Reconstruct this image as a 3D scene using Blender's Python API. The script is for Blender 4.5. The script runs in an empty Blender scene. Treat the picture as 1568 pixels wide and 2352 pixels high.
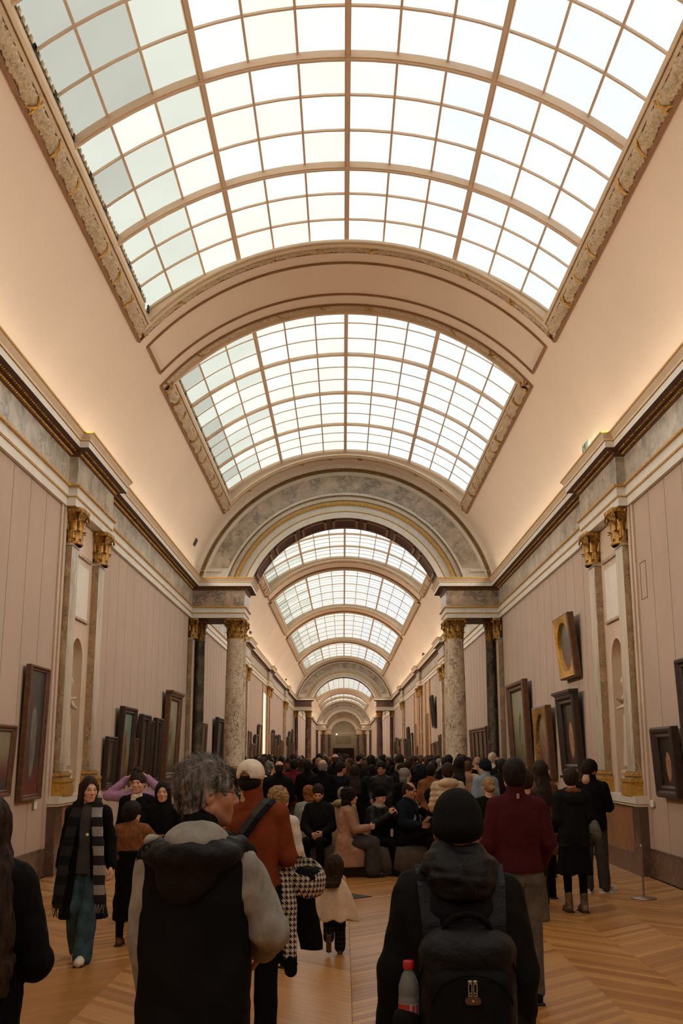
import bpy, math, random
import numpy as np
from mathutils import Vector, Matrix, Euler
R = math.radians
PI = math.pi
SC = bpy.context.scene
COL = SC.collection
random.seed(7)
rng = np.random.RandomState(5)

# ---------------------------------------------------------------- camera, world, exposure
CAMH = 1.75
FPX = 2470.0
PITCH = math.atan(557.0 / FPX)
cam_d = bpy.data.cameras.new('camera')
cam = bpy.data.objects.new('camera', cam_d)
COL.objects.link(cam)
cam_d.sensor_fit = 'VERTICAL'
cam_d.sensor_height = 36.0
cam_d.lens = 36.0 * FPX / 2352.0
cam_d.clip_start = 0.05
cam_d.clip_end = 600
cam.location = (-0.06, 0, CAMH)
cam.rotation_euler = (PI / 2 + PITCH, 0, math.atan(4.0 / FPX))
SC.camera = cam

world = bpy.data.worlds.new('world')
SC.world = world
world.use_nodes = True
world.node_tree.nodes['Background'].inputs[0].default_value = (0.8, 0.9, 1.0, 1)
world.node_tree.nodes['Background'].inputs[1].default_value = 0.6

SC.view_settings.view_transform = 'Standard'
SC.view_settings.look = 'None'
SC.view_settings.exposure = 0.38
SC.view_settings.gamma = 1.0
SC.view_settings.use_curve_mapping = False
cy = SC.cycles
cy.use_denoising = True
cy.max_bounces = 7
cy.diffuse_bounces = 5
cy.glossy_bounces = 3
cy.transmission_bounces = 6
cy.transparent_max_bounces = 8
cy.caustics_reflective = False
cy.caustics_refractive = False
cy.sample_clamp_indirect = 4.0
cy.use_adaptive_sampling = True
cy.adaptive_threshold = 0.02

# light levels used by the builders below (skylight panes, added warm fill strips above the cornice)
SKY_L = 0.88
STRIP_W = 3.4       # W per metre, half of it used by the strip aimed at the vault
WALL_W = 10.0
# ---------------------------------------------------------------- materials
MATS = {}


def nodes_of(name):
    m = bpy.data.materials.new(name)
    m.use_nodes = True
    nt = m.node_tree
    return m, nt, nt.nodes['Principled BSDF']


def srgb(r, g, b):
    def f(c):
        c /= 255.0
        return c / 12.92 if c <= 0.04045 else ((c + 0.055) / 1.055) ** 2.4
    return (f(r), f(g), f(b), 1.0)


def NN(nt, t, **kw):
    n = nt.nodes.new(t)
    for k, v in kw.items():
        setattr(n, k, v)
    return n


def LK(nt, a, b):
    nt.links.new(a, b)


def ramp(nt, fac, stops, interp='LINEAR'):
    r = NN(nt, 'ShaderNodeValToRGB')
    r.color_ramp.interpolation = interp
    e = r.color_ramp.elements
    while len(e) < len(stops):
        e.new(0.5)
    for i, (p, c) in enumerate(stops):
        e[i].position = p
        e[i].color = c
    LK(nt, fac, r.inputs[0])
    return r.outputs[0]


def mixc(nt, fac, a, b, mode='MIX'):
    m = NN(nt, 'ShaderNodeMix', data_type='RGBA', blend_type=mode)
    for s, v in ((m.inputs[0], fac), (m.inputs[6], a), (m.inputs[7], b)):
        if hasattr(v, 'is_output') or isinstance(v, bpy.types.NodeSocket):
            LK(nt, v, s)
        else:
            s.default_value = v
    return m.outputs[2]


def noise(nt, vec, scale, detail=3, rough=0.5, dist=0.0):
    n = NN(nt, 'ShaderNodeTexNoise')
    n.inputs['Scale'].default_value = scale
    n.inputs['Detail'].default_value = detail
    n.inputs['Roughness'].default_value = rough
    n.inputs['Distortion'].default_value = dist
    if vec is not None:
        LK(nt, vec, n.inputs['Vector'])
    return n


def bump(nt, b, height, strength=0.3, dist=0.01):
    n = NN(nt, 'ShaderNodeBump')
    n.inputs['Strength'].default_value = strength
    n.inputs['Distance'].default_value = dist
    LK(nt, height, n.inputs['Height'])
    LK(nt, n.outputs[0], b.inputs['Normal'])


def posn(nt, scale=(1, 1, 1)):
    g = NN(nt, 'ShaderNodeNewGeometry')
    m = NN(nt, 'ShaderNodeMapping')
    m.inputs['Scale'].default_value = scale
    LK(nt, g.outputs['Position'], m.inputs['Vector'])
    return m.outputs[0]


def objc(nt, scale=(1, 1, 1)):
    g = NN(nt, 'ShaderNodeTexCoord')
    m = NN(nt, 'ShaderNodeMapping')
    m.inputs['Scale'].default_value = scale
    LK(nt, g.outputs['Object'], m.inputs['Vector'])
    return m.outputs[0]


def plain(name, col, rough=0.6, var=0.06, nscale=3.0, bmp=0.0, bscale=60, metal=0.0, spec=0.5, local=False):
    if name in MATS:
        return MATS[name]
    m, nt, b = nodes_of(name)
    vec = objc(nt) if local else posn(nt)
    n = noise(nt, vec, nscale, 4, 0.6)
    c2 = tuple(max(0, c * (1 - var * 2.2)) for c in col[:3]) + (1,)
    c1 = tuple(min(1, c * (1 + var)) for c in col[:3]) + (1,)
    LK(nt, ramp(nt, n.outputs[0], [(0.3, c2), (0.7, c1)]), b.inputs['Base Color'])
    b.inputs['Roughness'].default_value = rough
    b.inputs['Metallic'].default_value = metal
    b.inputs['Specular IOR Level'].default_value = spec
    if bmp > 0:
        n2 = noise(nt, vec, bscale, 3, 0.6)
        bump(nt, b, n2.outputs[0], bmp, 0.01)
    MATS[name] = m
    return m


def marble(name, base, second, vein, scale=1.4, rough=0.28, vein_w=0.035, amount=0.8, stretch=(1, 1, 1)):
    if name in MATS:
        return MATS[name]
    m, nt, b = nodes_of(name)
    vec = posn(nt, stretch)
    n1 = noise(nt, vec, scale, 6, 0.68, 0.3)
    base_c = ramp(nt, n1.outputs[0], [(0.33, second), (0.62, base)])
    # veins: thin band of a distorted noise around 0.5
    n2 = noise(nt, vec, scale * 1.9, 7, 0.7, 0.5)
    mth = NN(nt, 'ShaderNodeMath', operation='SUBTRACT')
    LK(nt, n2.outputs[0], mth.inputs[0]); mth.inputs[1].default_value = 0.5
    ab = NN(nt, 'ShaderNodeMath', operation='ABSOLUTE'); LK(nt, mth.outputs[0], ab.inputs[0])
    v = ramp(nt, ab.outputs[0], [(0.0, (amount, amount, amount, 1)), (vein_w, (0, 0, 0, 1))])
    n3 = noise(nt, vec, scale * 0.9, 2)
    v2 = ramp(nt, n3.outputs[0], [(0.42, (0, 0, 0, 1)), (0.6, (1, 1, 1, 1))])
    vm = NN(nt, 'ShaderNodeMath', operation='MULTIPLY'); LK(nt, v, vm.inputs[0]); LK(nt, v2, vm.inputs[1])
    LK(nt, mixc(nt, vm.outputs[0], base_c, vein), b.inputs['Base Color'])
    b.inputs['Roughness'].default_value = rough
    MATS[name] = m
    return m


def breccia(name, cols, dark, scale=5.0, rough=0.25, edge=0.08):
    m, nt, b = nodes_of(name)
    vec = posn(nt, (1, 1, 0.7))
    n0 = noise(nt, vec, scale * 0.8, 4, 0.6)
    mx = NN(nt, 'ShaderNodeVectorMath', operation='SCALE'); LK(nt, n0.outputs[1], mx.inputs[0]); mx.inputs['Scale'].default_value = 0.35
    ad = NN(nt, 'ShaderNodeVectorMath', operation='ADD'); LK(nt, vec, ad.inputs[0]); LK(nt, mx.outputs[0], ad.inputs[1])
    vo = NN(nt, 'ShaderNodeTexVoronoi', feature='DISTANCE_TO_EDGE'); vo.inputs['Scale'].default_value = scale
    LK(nt, ad.outputs[0], vo.inputs['Vector'])
    n1 = noise(nt, vec, scale * 0.5, 3)
    bc = ramp(nt, n1.outputs[0], [(0.35, cols[0]), (0.5, cols[1]), (0.65, cols[2])])
    n4 = noise(nt, vec, scale * 0.35, 2)
    thr = ramp(nt, n4.outputs[0], [(0.4, (0, 0, 0, 1)), (0.62, (1, 1, 1, 1))])
    ed = ramp(nt, vo.outputs[0], [(0.0, (1, 1, 1, 1)), (edge, (0, 0, 0, 1))])
    mm = NN(nt, 'ShaderNodeMath', operation='MULTIPLY'); LK(nt, ed, mm.inputs[0]); LK(nt, thr, mm.inputs[1])
    n2 = noise(nt, vec, scale * 4, 4, 0.7)
    bc2 = mixc(nt, ramp(nt, n2.outputs[0], [(0.45, (0, 0, 0, 1)), (0.7, (0.5, 0.5, 0.5, 1))]), bc, dark)
    LK(nt, mixc(nt, mm.outputs[0], bc2, dark), b.inputs['Base Color'])
    b.inputs['Roughness'].default_value = rough
    MATS[name] = m
    return m


def gilt(name, col, dark, scale=30.0):
    m, nt, b = nodes_of(name)
    vec = posn(nt)
    n = noise(nt, vec, scale, 4, 0.65)
    LK(nt, ramp(nt, n.outputs[0], [(0.32, dark), (0.6, col)]), b.inputs['Base Color'])
    b.inputs['Metallic'].default_value = 0.55
    b.inputs['Roughness'].default_value = 0.42
    n2 = noise(nt, vec, scale * 3, 3, 0.6)
    bump(nt, b, n2.outputs[0], 0.5, 0.01)
    MATS[name] = m
    return m


M_VAULT = plain('vault_plaster', (0.80, 0.64, 0.49, 1), 0.75, 0.03, 0.35, 0.05, 40)
M_PANEL = plain('wall_fabric', (0.47, 0.355, 0.275, 1), 0.9, 0.03, 0.7, 0.15, 220)
M_CREAM = plain('cream_paint', (0.72, 0.56, 0.38, 1), 0.55, 0.04, 2.0)
M_BAR = plain('glazing_bar_paint', (0.72, 0.53, 0.36, 1), 0.55, 0.03, 2.0)
M_WHITE = marble('white_marble', (0.74, 0.70, 0.61, 1), (0.68, 0.64, 0.55, 1), (0.34, 0.33, 0.30, 1), 1.2, 0.35, 0.02, 0.5)
M_GREY = marble('grey_veined_marble', (0.56, 0.48, 0.37, 1), (0.30, 0.26, 0.20, 1), (0.10, 0.09, 0.07, 1), 2.6, 0.3, 0.07, 0.8)
M_PINK = marble('pink_white_marble', (0.66, 0.52, 0.40, 1), (0.58, 0.44, 0.33, 1), (0.36, 0.24, 0.17, 1), 1.0, 0.35, 0.02, 0.4)
M_PIL = marble('grey_green_marble', (0.60, 0.52, 0.41, 1), (0.38, 0.34, 0.26, 1), (0.17, 0.15, 0.11, 1), 2.0, 0.3, 0.05, 0.8, (1, 1, 0.25))
M_TAN = breccia('tan_breccia', [(0.46, 0.33, 0.18, 1), (0.38, 0.26, 0.15, 1), (0.54, 0.40, 0.24, 1)], (0.16, 0.10, 0.06, 1), 9.0)
M_COLA = breccia('cream_breccia', [(0.70, 0.56, 0.40, 1), (0.80, 0.68, 0.51, 1), (0.60, 0.46, 0.33, 1)], (0.16, 0.09, 0.055, 1), 8.5, 0.2, 0.13)
M_COLR = breccia('red_breccia', [(0.17, 0.09, 0.065, 1), (0.12, 0.06, 0.045, 1), (0.24, 0.15, 0.11, 1)], (0.05, 0.025, 0.02, 1), 5.0, 0.2)
M_COLG = breccia('green_polished_marble', [(0.10, 0.09, 0.06, 1), (0.20, 0.16, 0.11, 1), (0.07, 0.07, 0.05, 1)], (0.02, 0.02, 0.015, 1), 5.0, 0.06)
M_PLINTH = marble('brown_marble', (0.36, 0.18, 0.085, 1), (0.23, 0.11, 0.06, 1), (0.45, 0.30, 0.2, 1), 1.6, 0.3, 0.012, 0.6)
M_BASE = marble('dark_red_marble', (0.13, 0.07, 0.05, 1), (0.09, 0.05, 0.035, 1), (0.42, 0.28, 0.2, 1), 2.0, 0.25, 0.015, 0.6)
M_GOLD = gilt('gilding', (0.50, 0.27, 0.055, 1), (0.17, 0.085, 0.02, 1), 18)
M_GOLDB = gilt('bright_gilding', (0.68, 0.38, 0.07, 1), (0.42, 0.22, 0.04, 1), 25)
M_BEAD = gilt('bead_gilding', (0.36, 0.20, 0.06, 1), (0.12, 0.06, 0.02, 1), 18)
M_GARL = plain('garland_plaster', (0.60, 0.46, 0.29, 1), 0.6, 0.2, 26.0, 0.9, 30)
M_BROWN = plain('brown_moulding', (0.25, 0.12, 0.045, 1), 0.6, 0.08, 2.0)
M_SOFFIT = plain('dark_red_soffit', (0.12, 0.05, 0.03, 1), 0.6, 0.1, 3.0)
M_GRILLE = plain('dark_grille', (0.035, 0.03, 0.022, 1), 0.7, 0.2, 8.0)
M_METAL = plain('brushed_metal', (0.42, 0.36, 0.30, 1), 0.35, 0.05, 20.0, metal=0.9)
M_PAPER = plain('white_card', (0.75, 0.72, 0.64, 1), 0.7, 0.02)
M_STATUE = marble('statue_marble', (0.62, 0.49, 0.35, 1), (0.55, 0.42, 0.30, 1), (0.4, 0.3, 0.2, 1), 3.0, 0.45, 0.01, 0.3)
M_DARKWOOD = plain('dark_frame_wood', (0.035, 0.018, 0.010, 1), 0.4, 0.2, 12.0, 0.4, 60)
M_BROWNWOOD = plain('brown_frame_wood', (0.13, 0.055, 0.02, 1), 0.4, 0.2, 12.0, 0.4, 60)


def glass_mat(name, col, L):
    m = bpy.data.materials.new(name)
    m.use_nodes = True
    nt = m.node_tree
    nt.nodes.clear()
    o = NN(nt, 'ShaderNodeOutputMaterial')
    e = NN(nt, 'ShaderNodeEmission')
    n = noise(nt, posn(nt), 0.9, 2)
    c2 = tuple(c * 0.93 for c in col[:3]) + (1,)
    LK(nt, ramp(nt, n.outputs[0], [(0.3, c2), (0.65, col)]), e.inputs[0])
    e.inputs[1].default_value = L
    LK(nt, e.outputs[0], o.inputs[0])
    return m


M_PANE = [
    glass_mat('pane_grey_green', (0.66, 0.67, 0.57, 1), SKY_L * .80),
    glass_mat('pane_soft_green', (0.80, 0.83, 0.72, 1), SKY_L * .92),
    glass_mat('pane_warm', (0.93, 0.92, 0.83, 1), SKY_L),
    glass_mat('pane_white', (0.93, 0.96, 0.90, 1), SKY_L),
    glass_mat('pane_blue', (0.89, 0.96, 0.98, 1), SKY_L),
]

# parquet: tone per plank comes from a colour attribute
mf, nt, b = nodes_of('oak_parquet')
at = NN(nt, 'ShaderNodeAttribute', attribute_name='tone')
sep = NN(nt, 'ShaderNodeSeparateColor'); LK(nt, at.outputs['Color'], sep.inputs[0])
tone = ramp(nt, sep.outputs[0], [(0.0, (0.35, 0.155, 0.038, 1)), (0.5, (0.50, 0.235, 0.062, 1)), (1.0, (0.63, 0.33, 0.10, 1))])
# grain runs along the plank: direction sign in the green channel
g = NN(nt, 'ShaderNodeNewGeometry')
sx = NN(nt, 'ShaderNodeSeparateXYZ'); LK(nt, g.outputs['Position'], sx.inputs[0])
sg = NN(nt, 'ShaderNodeMath', operation='MULTIPLY_ADD'); LK(nt, sep.outputs[1], sg.inputs[0]); sg.inputs[1].default_value = 2; sg.inputs[2].default_value = -1
mx = NN(nt, 'ShaderNodeMath', operation='MULTIPLY'); LK(nt, sg.outputs[0], mx.inputs[0]); LK(nt, sx.outputs[0], mx.inputs[1])
al = NN(nt, 'ShaderNodeMath', operation='ADD'); LK(nt, mx.outputs[0], al.inputs[0]); LK(nt, sx.outputs[1], al.inputs[1])
ac = NN(nt, 'ShaderNodeMath', operation='SUBTRACT'); LK(nt, sx.outputs[1], ac.inputs[0]); LK(nt, mx.outputs[0], ac.inputs[1])
cmb = NN(nt, 'ShaderNodeCombineXYZ')
a1 = NN(nt, 'ShaderNodeMath', operation='MULTIPLY'); LK(nt, al.outputs[0], a1.inputs[0]); a1.inputs[1].default_value = 2.0
a2 = NN(nt, 'ShaderNodeMath', operation='MULTIPLY'); LK(nt, ac.outputs[0], a2.inputs[0]); a2.inputs[1].default_value = 50.0
LK(nt, a1.outputs[0], cmb.inputs[0]); LK(nt, a2.outputs[0], cmb.inputs[1]); LK(nt, sep.outputs[0], cmb.inputs[2])
n = noise(nt, cmb.outputs[0], 1.0, 4, 0.6)
LK(nt, mixc(nt, ramp(nt, n.outputs[0], [(0.35, (0, 0, 0, 1)), (0.75, (0.45, 0.45, 0.45, 1))]), tone, (0.27, 0.115, 0.03, 1)), b.inputs['Base Color'])
b.inputs['Roughness'].default_value = 0.33
b.inputs['Specular IOR Level'].default_value = 0.45
bump(nt, b, n.outputs[0], 0.08, 0.004)
tg_ = NN(nt, 'ShaderNodeCombineXYZ'); tg_.inputs[0].default_value = 1.0; LK(nt, sg.outputs[0], tg_.inputs[1]); LK(nt, tg_.outputs[0], b.inputs['Tangent'])
b.inputs['Anisotropic'].default_value = 0.75
M_FLOOR = mf


# ---------------------------------------------------------------- mesh builder
class MB:
    def __init__(s):
        s.v = []; s.f = []; s.m = []; s.sm = []; s.col = None

    def add(s, vs, fs, mi=0, smooth=False):
        o = len(s.v)
        s.v.extend([tuple(p) for p in vs])
        for f in fs:
            s.f.append(tuple(i + o for i in f)); s.m.append(mi); s.sm.append(smooth)
        return s

    def box(s, x0, x1, y0, y1, z0, z1, mi=0):
        vs = [(x0, y0, z0), (x1, y0, z0), (x1, y1, z0), (x0, y1, z0), (x0, y0, z1), (x1, y0, z1), (x1, y1, z1), (x0, y1, z1)]
        return s.add(vs, [(0, 3, 2, 1), (4, 5, 6, 7), (0, 1, 5, 4), (1, 2, 6, 5), (2, 3, 7, 6), (3, 0, 4, 7)], mi)

    def obox(s, c, ax, ay, az, mi=0):
        c = Vector(c); ax = Vector(ax); ay = Vector(ay); az = Vector(az)
        vs = [c - ax - ay - az, c + ax - ay - az, c + ax + ay - az, c - ax + ay - az, c - ax - ay + az, c + ax - ay + az, c + ax + ay + az, c - ax + ay + az]
        return s.add(vs, [(0, 3, 2, 1), (4, 5, 6, 7), (0, 1, 5, 4), (1, 2, 6, 5), (2, 3, 7, 6), (3, 0, 4, 7)], mi)

    def tube(s, pts, rad, n=6, mi=0, smooth=True, caps=True, flat=1.0):
        pts = [Vector(p) for p in pts]
        k = len(pts)
        rad = rad if isinstance(rad, (list, tuple)) else [rad] * k
        rings = []
        up = Vector((0, 0, 1))
        for i, p in enumerate(pts):
            d = (pts[min(i + 1, k - 1)] - pts[max(i - 1, 0)]).normalized()
            a = d.cross(up)
            if a.length < 1e-3:
                a = d.cross(Vector((0, 1, 0)))
            a.normalize(); c = a.cross(d)
            rings.append([p + (a * math.cos(t) + c * math.sin(t) * flat) * rad[i] for t in [2 * PI * j / n for j in range(n)]])
        vs = [q for r in rings for q in r]
        fs = [(i * n + j, i * n + (j + 1) % n, (i + 1) * n + (j + 1) % n, (i + 1) * n + j) for i in range(k - 1) for j in range(n)]
        if caps:
            fs += [tuple(range(n))[::-1], tuple((k - 1) * n + j for j in range(n))]
        return s.add(vs, fs, mi, smooth)

    def lathe(s, prof, c=(0, 0, 0), n=20, mi=0, smooth=True, ang=(0, 2 * PI), mids=None):
        full = abs(ang[1] - ang[0] - 2 * PI) < 1e-6
        m = n if full else n + 1
        vs = []
        for r, z in prof:
            for j in range(m):
                t = ang[0] + (ang[1] - ang[0]) * j / n
                vs.append((c[0] + r * math.cos(t), c[1] + r * math.sin(t), c[2] + z))
        o = len(s.v)
        s.v.extend(vs)
        for i in range(len(prof) - 1):
            for j in range(n):
                a = i * m + j; b2 = i * m + (j + 1) % m
                s.f.append((o + a, o + b2, o + b2 + m, o + a + m)); s.m.append(mids[i] if mids else mi); s.sm.append(smooth)
        return s

    def sweepy(s, prof, y0, y1, mids=None, mi=0, cap=True):
        """profile of (x, z) points pushed along Y"""
        k = len(prof)
        vs = [(x, y0, z) for x, z in prof] + [(x, y1, z) for x, z in prof]
        o = len(s.v); s.v.extend(vs)
        for i in range(k - 1):
            s.f.append((o + i, o + i + 1, o + k + i + 1, o + k + i)); s.m.append(mids[i] if mids else mi); s.sm.append(False)
        if cap:
            for off in (0, k):
                s.f.append(tuple(o + off + i for i in range(k))); s.m.append(mi); s.sm.append(False)
        return s

    def arc(s, cz, prof, a0=0.0, a1=PI, n=48, mids=None, mi=0, close=False, smooth=True, zclip=None):
        """profile of (r, y) points turned about the Y-parallel axis (0, *, cz)"""
        k = len(prof)
        vs = []
        for i in range(n + 1):
            for r, y in prof:
                b0, b1 = a0, a1
                if zclip is not None and r > abs(zclip - cz):
                    aa = math.asin((zclip - cz) / r); b0, b1 = aa, PI - aa
                a = b0 + (b1 - b0) * i / n
                vs.append((r * math.cos(a), y, cz + r * math.sin(a)))
        o = len(s.v); s.v.extend(vs)
        kk = k if close else k - 1
        for i in range(n):
            for j in range(kk):
                j2 = (j + 1) % k
                s.f.append((o + i * k + j, o + i * k + j2, o + (i + 1) * k + j2, o + (i + 1) * k + j))
                s.m.append(mids[j] if mids else mi); s.sm.append(smooth)
        return s

    def build(s, name, mats, parent=None, loc=None):
        me = bpy.data.meshes.new(name)
        me.from_pydata(s.v, [], s.f)
        for m in (mats if isinstance(mats, (list, tuple)) else [mats]):
            me.materials.append(m)
        if s.f:
            me.polygons.foreach_set('material_index', s.m)
            me.polygons.foreach_set('use_smooth', s.sm)
        me.update()
        o = bpy.data.objects.new(name, me)
        COL.objects.link(o)
        if parent is not None:
            o.parent = parent
        if loc is not None:
            o.location = loc
        return o


def tag(o, label=None, cat=None, group=None, kind=None):
    if label: o['label'] = label
    if cat: o['category'] = cat
    if group: o['group'] = group
    if kind: o['kind'] = kind
    return o


def empty(name, loc=(0, 0, 0), rz=0.0):
    o = bpy.data.objects.new(name, None)
    COL.objects.link(o)
    o.location = loc; o.rotation_euler = (0, 0, rz)
    o.empty_display_size = 0.2
    return o


def inst(src, loc=None, rot=None, parent=None, scale=None):
    o = src.copy(); COL.objects.link(o)
    if parent is not None: o.parent = parent
    if loc is not None: o.location = loc
    if rot is not None: o.rotation_euler = rot
    if scale is not None: o.scale = scale
    return o


def copy_tree(o, parent=None):
    c = o.copy(); COL.objects.link(c); c.parent = parent
    for ch in list(o.children):
        copy_tree(ch, c)
    return c


def fix_normals(o):
    import bmesh
    bm = bmesh.new(); bm.from_mesh(o.data)
    bmesh.ops.recalc_face_normals(bm, faces=bm.faces)
    bm.to_mesh(o.data); bm.free()
    return o
# ================================================================ architecture
W = 4.5            # half width to the wall panels
VZ = 5.63          # vault axis height
VR = 4.55          # vault radius
Z_ARB, Z_ART, Z_FRT, Z_CT = 5.60, 5.93, 6.43, 6.76
Y0, YE = -11.0, 236.0
GROUPS_Y = [31.0, 97.8, 177.5, 216.0]        # arch groups across the gallery
RESS = [17.95, 48.2, 63.6, 81.8, 117.0, 149.0]
BAY = 1.35                                    # half length of a niche bay

# floor -------------------------------------------------------------------
floor = MB().box(-5.2, 5.2, Y0, YE + 2, -0.3, -0.014).build('floor', plain('dark_subfloor', (0.16, 0.08, 0.03, 1), 0.8))
tag(floor, kind='structure')


def plank_cols():
    k0 = -7
    return [(k * 0.632, (k + 1) * 0.632, 1 if k % 2 == 0 else 0) for k in range(-7, 7)]


def plank_vs(x0, x1, y, s, w=0.116, g=0.0009):
    x0 = max(x0, -4.42); x1 = min(x1, 4.42)
    sg = 1 if s else -1
    dx = x1 - x0
    ya, yb = (0, dx) if s else (dx, 0)
    vs = []
    for z, gg in ((-0.013, 0), (-0.001, 0), (0.0, 0.0012)):
        for (x, yy) in ((x0 + g + gg, ya), (x1 - g - gg, yb)):
            vs.append((x, y + yy + g + gg, z)); vs.append((x, y + yy + w - g - gg, z))
    # rows: 0..3 low, 4..7 mid, 8..11 top   order: (x0,lo)(x0,hi)(x1,lo)(x1,hi)
    fs = [(8, 10, 11, 9), (4, 6, 10, 8), (6, 7, 11, 10), (7, 5, 9, 11), (5, 4, 8, 9), (0, 2, 6, 4), (2, 3, 7, 6), (3, 1, 5, 7), (1, 0, 4, 5)]
    return vs, fs


def add_tone(me, tones, per):
    a = me.color_attributes.new('tone', 'FLOAT_COLOR', 'POINT')
    arr = np.repeat(np.array(tones, dtype=np.float32), per, axis=0)
    a.data.foreach_set('color', arr.ravel())


near = []; rest = []
for ci, (x0, x1, s) in enumerate(plank_cols()):
    y = 6.2 + 0.03 * ci
    while y < 46:
        (near if (abs(0.5 * (x0 + x1)) < 3.6 and 6.9 < y < 9.45) else rest).append((x0, x1, y, s))
        y += 0.116
near = sorted(near, key=lambda q: q[2])
rest += near[298:]
near = near[:298]
protos = {}
for i, (x0, x1, y, s) in enumerate(near):
    key = (round(x0, 3), s, rng.randint(0, 4))
    if key not in protos:
        vs, fs = plank_vs(x0, x1, 0, s)
        me = bpy.data.meshes.new('plank'); me.from_pydata(vs, [], fs); me.materials.append(M_FLOOR)
        add_tone(me, [(rng.rand() * 0.98 + 0.01, s, 0, 1)], len(vs)); protos[key] = me
    o = bpy.data.objects.new('plank', protos[key]); COL.objects.link(o); o.parent = floor; o.location = (0, y, 0)
mb = MB(); tones = []
for (x0, x1, y, s) in rest:
    vs, fs = plank_vs(x0, x1, y, s); mb.add(vs, fs); tones.append((rng.rand() * 0.98 + 0.01, s, 0, 1))
po = mb.build('parquet_planks', M_FLOOR, floor); add_tone(po.data, tones, 12); po['kind'] = 'stuff'
for nm, ya, yb in (('parquet_field', 46, YE + 1), ('parquet_field', Y0, 6.1)):
    fo = MB().box(-4.42, 4.42, ya, yb, -0.013, 0).build(nm, M_FLOOR, floor); add_tone(fo.data, [(0.5, 1, 0, 1)], 8)
gr = MB()
gr.add([(0.02, 14.0, 0.001), (0.30, 14.28, 0.001), (0.02, 14.6, 0.001), (0.02, 14.0, 0.008), (0.30, 14.28, 0.008), (0.02, 14.6, 0.008)],
       [(3, 4, 5), (0, 1, 4, 3), (1, 2, 5, 4), (2, 0, 3, 5)])
tag(gr.build('floor_plate', M_GRILLE), 'small dark triangular metal plate let into the parquet near the pouf', 'floor plate')

# vault ---------------------------------------------------------------------
SKY = [(-9.0, 4.1, 12), (6.65, 16.62, 24), (19.62, 29.82, 24), (34.0, 46.9, 18), (49.5, 62.3, 14), (65.0, 80.4, 12), (83.0, 95.9, 12), (101, 143, 10), (154, 163.5, 10), (166, 175.5, 10), (181, 190, 8), (193, 205, 8)]  # last two are unseen, added to light the far end
A0, A1 = R(12.5), R(42.8)
vm = MB()
for (ys, ye) in ((Y0, 31.05), (32.6, 97.8), (99.2, 177.5), (179.2, 236)):
    nseg = 10
    for a, b2 in ((A0, A1), (PI - A1, PI - A0)):
        vm.arc(VZ, [(VR, ys), (VR, ye)], a, b2, nseg)
    cuts = [(a, b2) for a, b2, _ in SKY if a >= ys - 0.1 and b2 <= ye]
    yy = ys
    for a, b2 in cuts + [(ye, ye)]:
        vm.arc(VZ, [(VR, yy), (VR, a)], A1, PI - A1, 40)
        yy = b2
ceil = vm.build('ceiling', M_VAULT)
tag(ceil, kind='structure')

GZ, GR = 5.035, 5.285            # glass surface: axis height and radius
GA = R(40.9)


def gp(k, y, dr=0.0, n=12):
    """point on the glass shell, k in 0..n from the right edge to the left edge"""
    a = PI / 2 - GA + 2 * GA * k / n
    dr += 0.012
    return ((GR + dr) * math.cos(a), y, GZ + (GR + dr) * math.sin(a))


def bar_along(mb, k, y0, y1, w, d):
    a = PI / 2 - GA + 2 * GA * k / 12.0
    e = Vector((math.cos(a), 0, math.sin(a))); t = Vector((-math.sin(a), 0, math.cos(a)))
    c = Vector((0, (y0 + y1) / 2, GZ)) + e * (GR - d / 2)
    mb.obox(c, t * w / 2, Vector((0, (y1 - y0) / 2, 0)), e * d / 2)
    if w > 0.05:
        mb.obox(c - e * (d / 2 + 0.012), t * w * 0.25, Vector((0, (y1 - y0) / 2, 0)), e * 0.012)


def bar_across(mb, y, w, d, n=24):
    pr = [(GR, y - w / 2), (GR, y + w / 2), (GR - d, y + w / 2), (GR - d, y - w / 2)]
    mb.arc(GZ, pr, PI / 2 - GA, PI / 2 + GA, n, close=True, smooth=False)
    if w > 0.05:
        pr = [(GR - d, y - w / 4), (GR - d, y + w / 4), (GR - d - 0.022, y + w / 4), (GR - d - 0.022, y - w / 4)]
        mb.arc(GZ, pr, PI / 2 - GA, PI / 2 + GA, n, close=True, smooth=False)


def pane_mi(i, j, r):
    # i from the right edge (0) to the left edge (11)
    if i >= 11: return 0 if r < 0.5 else 1
    if i >= 9: return 1 if r < 0.6 else 2
    if i >= 6: return 2 if r < 0.55 else 3
    if i >= 4: return 3
    return 4


def sweep_garland(mb, pts, inn, side, rad, ns=10, leaf=True, seed=0):
    """half-round carved moulding along pts; inn = inward normal, side = across"""
    rs = np.random.RandomState(seed)
    k = len(pts)
    vs = []
    ph = rs.rand(8) * 6
    for i in range(k):
        s = i
        for j in range(ns + 1):
            t = PI * j / ns
            d = 1.0
            if leaf:
                d += 0.22 * math.sin(s * 1.05 + 3.2 * t + ph[0]) * math.sin(t * 5 + s * 0.6 + ph[1]) + 0.14 * math.sin(s * 1.9 - t * 6 + ph[2]) + (rs.rand() - 0.5) * 0.16
            p = pts[i] + side[i] * (math.cos(t) * rad * d) + inn[i] * (math.sin(t) * rad * 0.8 * d)
            vs.append(p)
    fs = [(i * (ns + 1) + j, i * (ns + 1) + j + 1, (i + 1) * (ns + 1) + j + 1, (i + 1) * (ns + 1) + j) for i in range(k - 1) for j in range(ns)]
    mb.add(vs, fs, 0, True)


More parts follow.
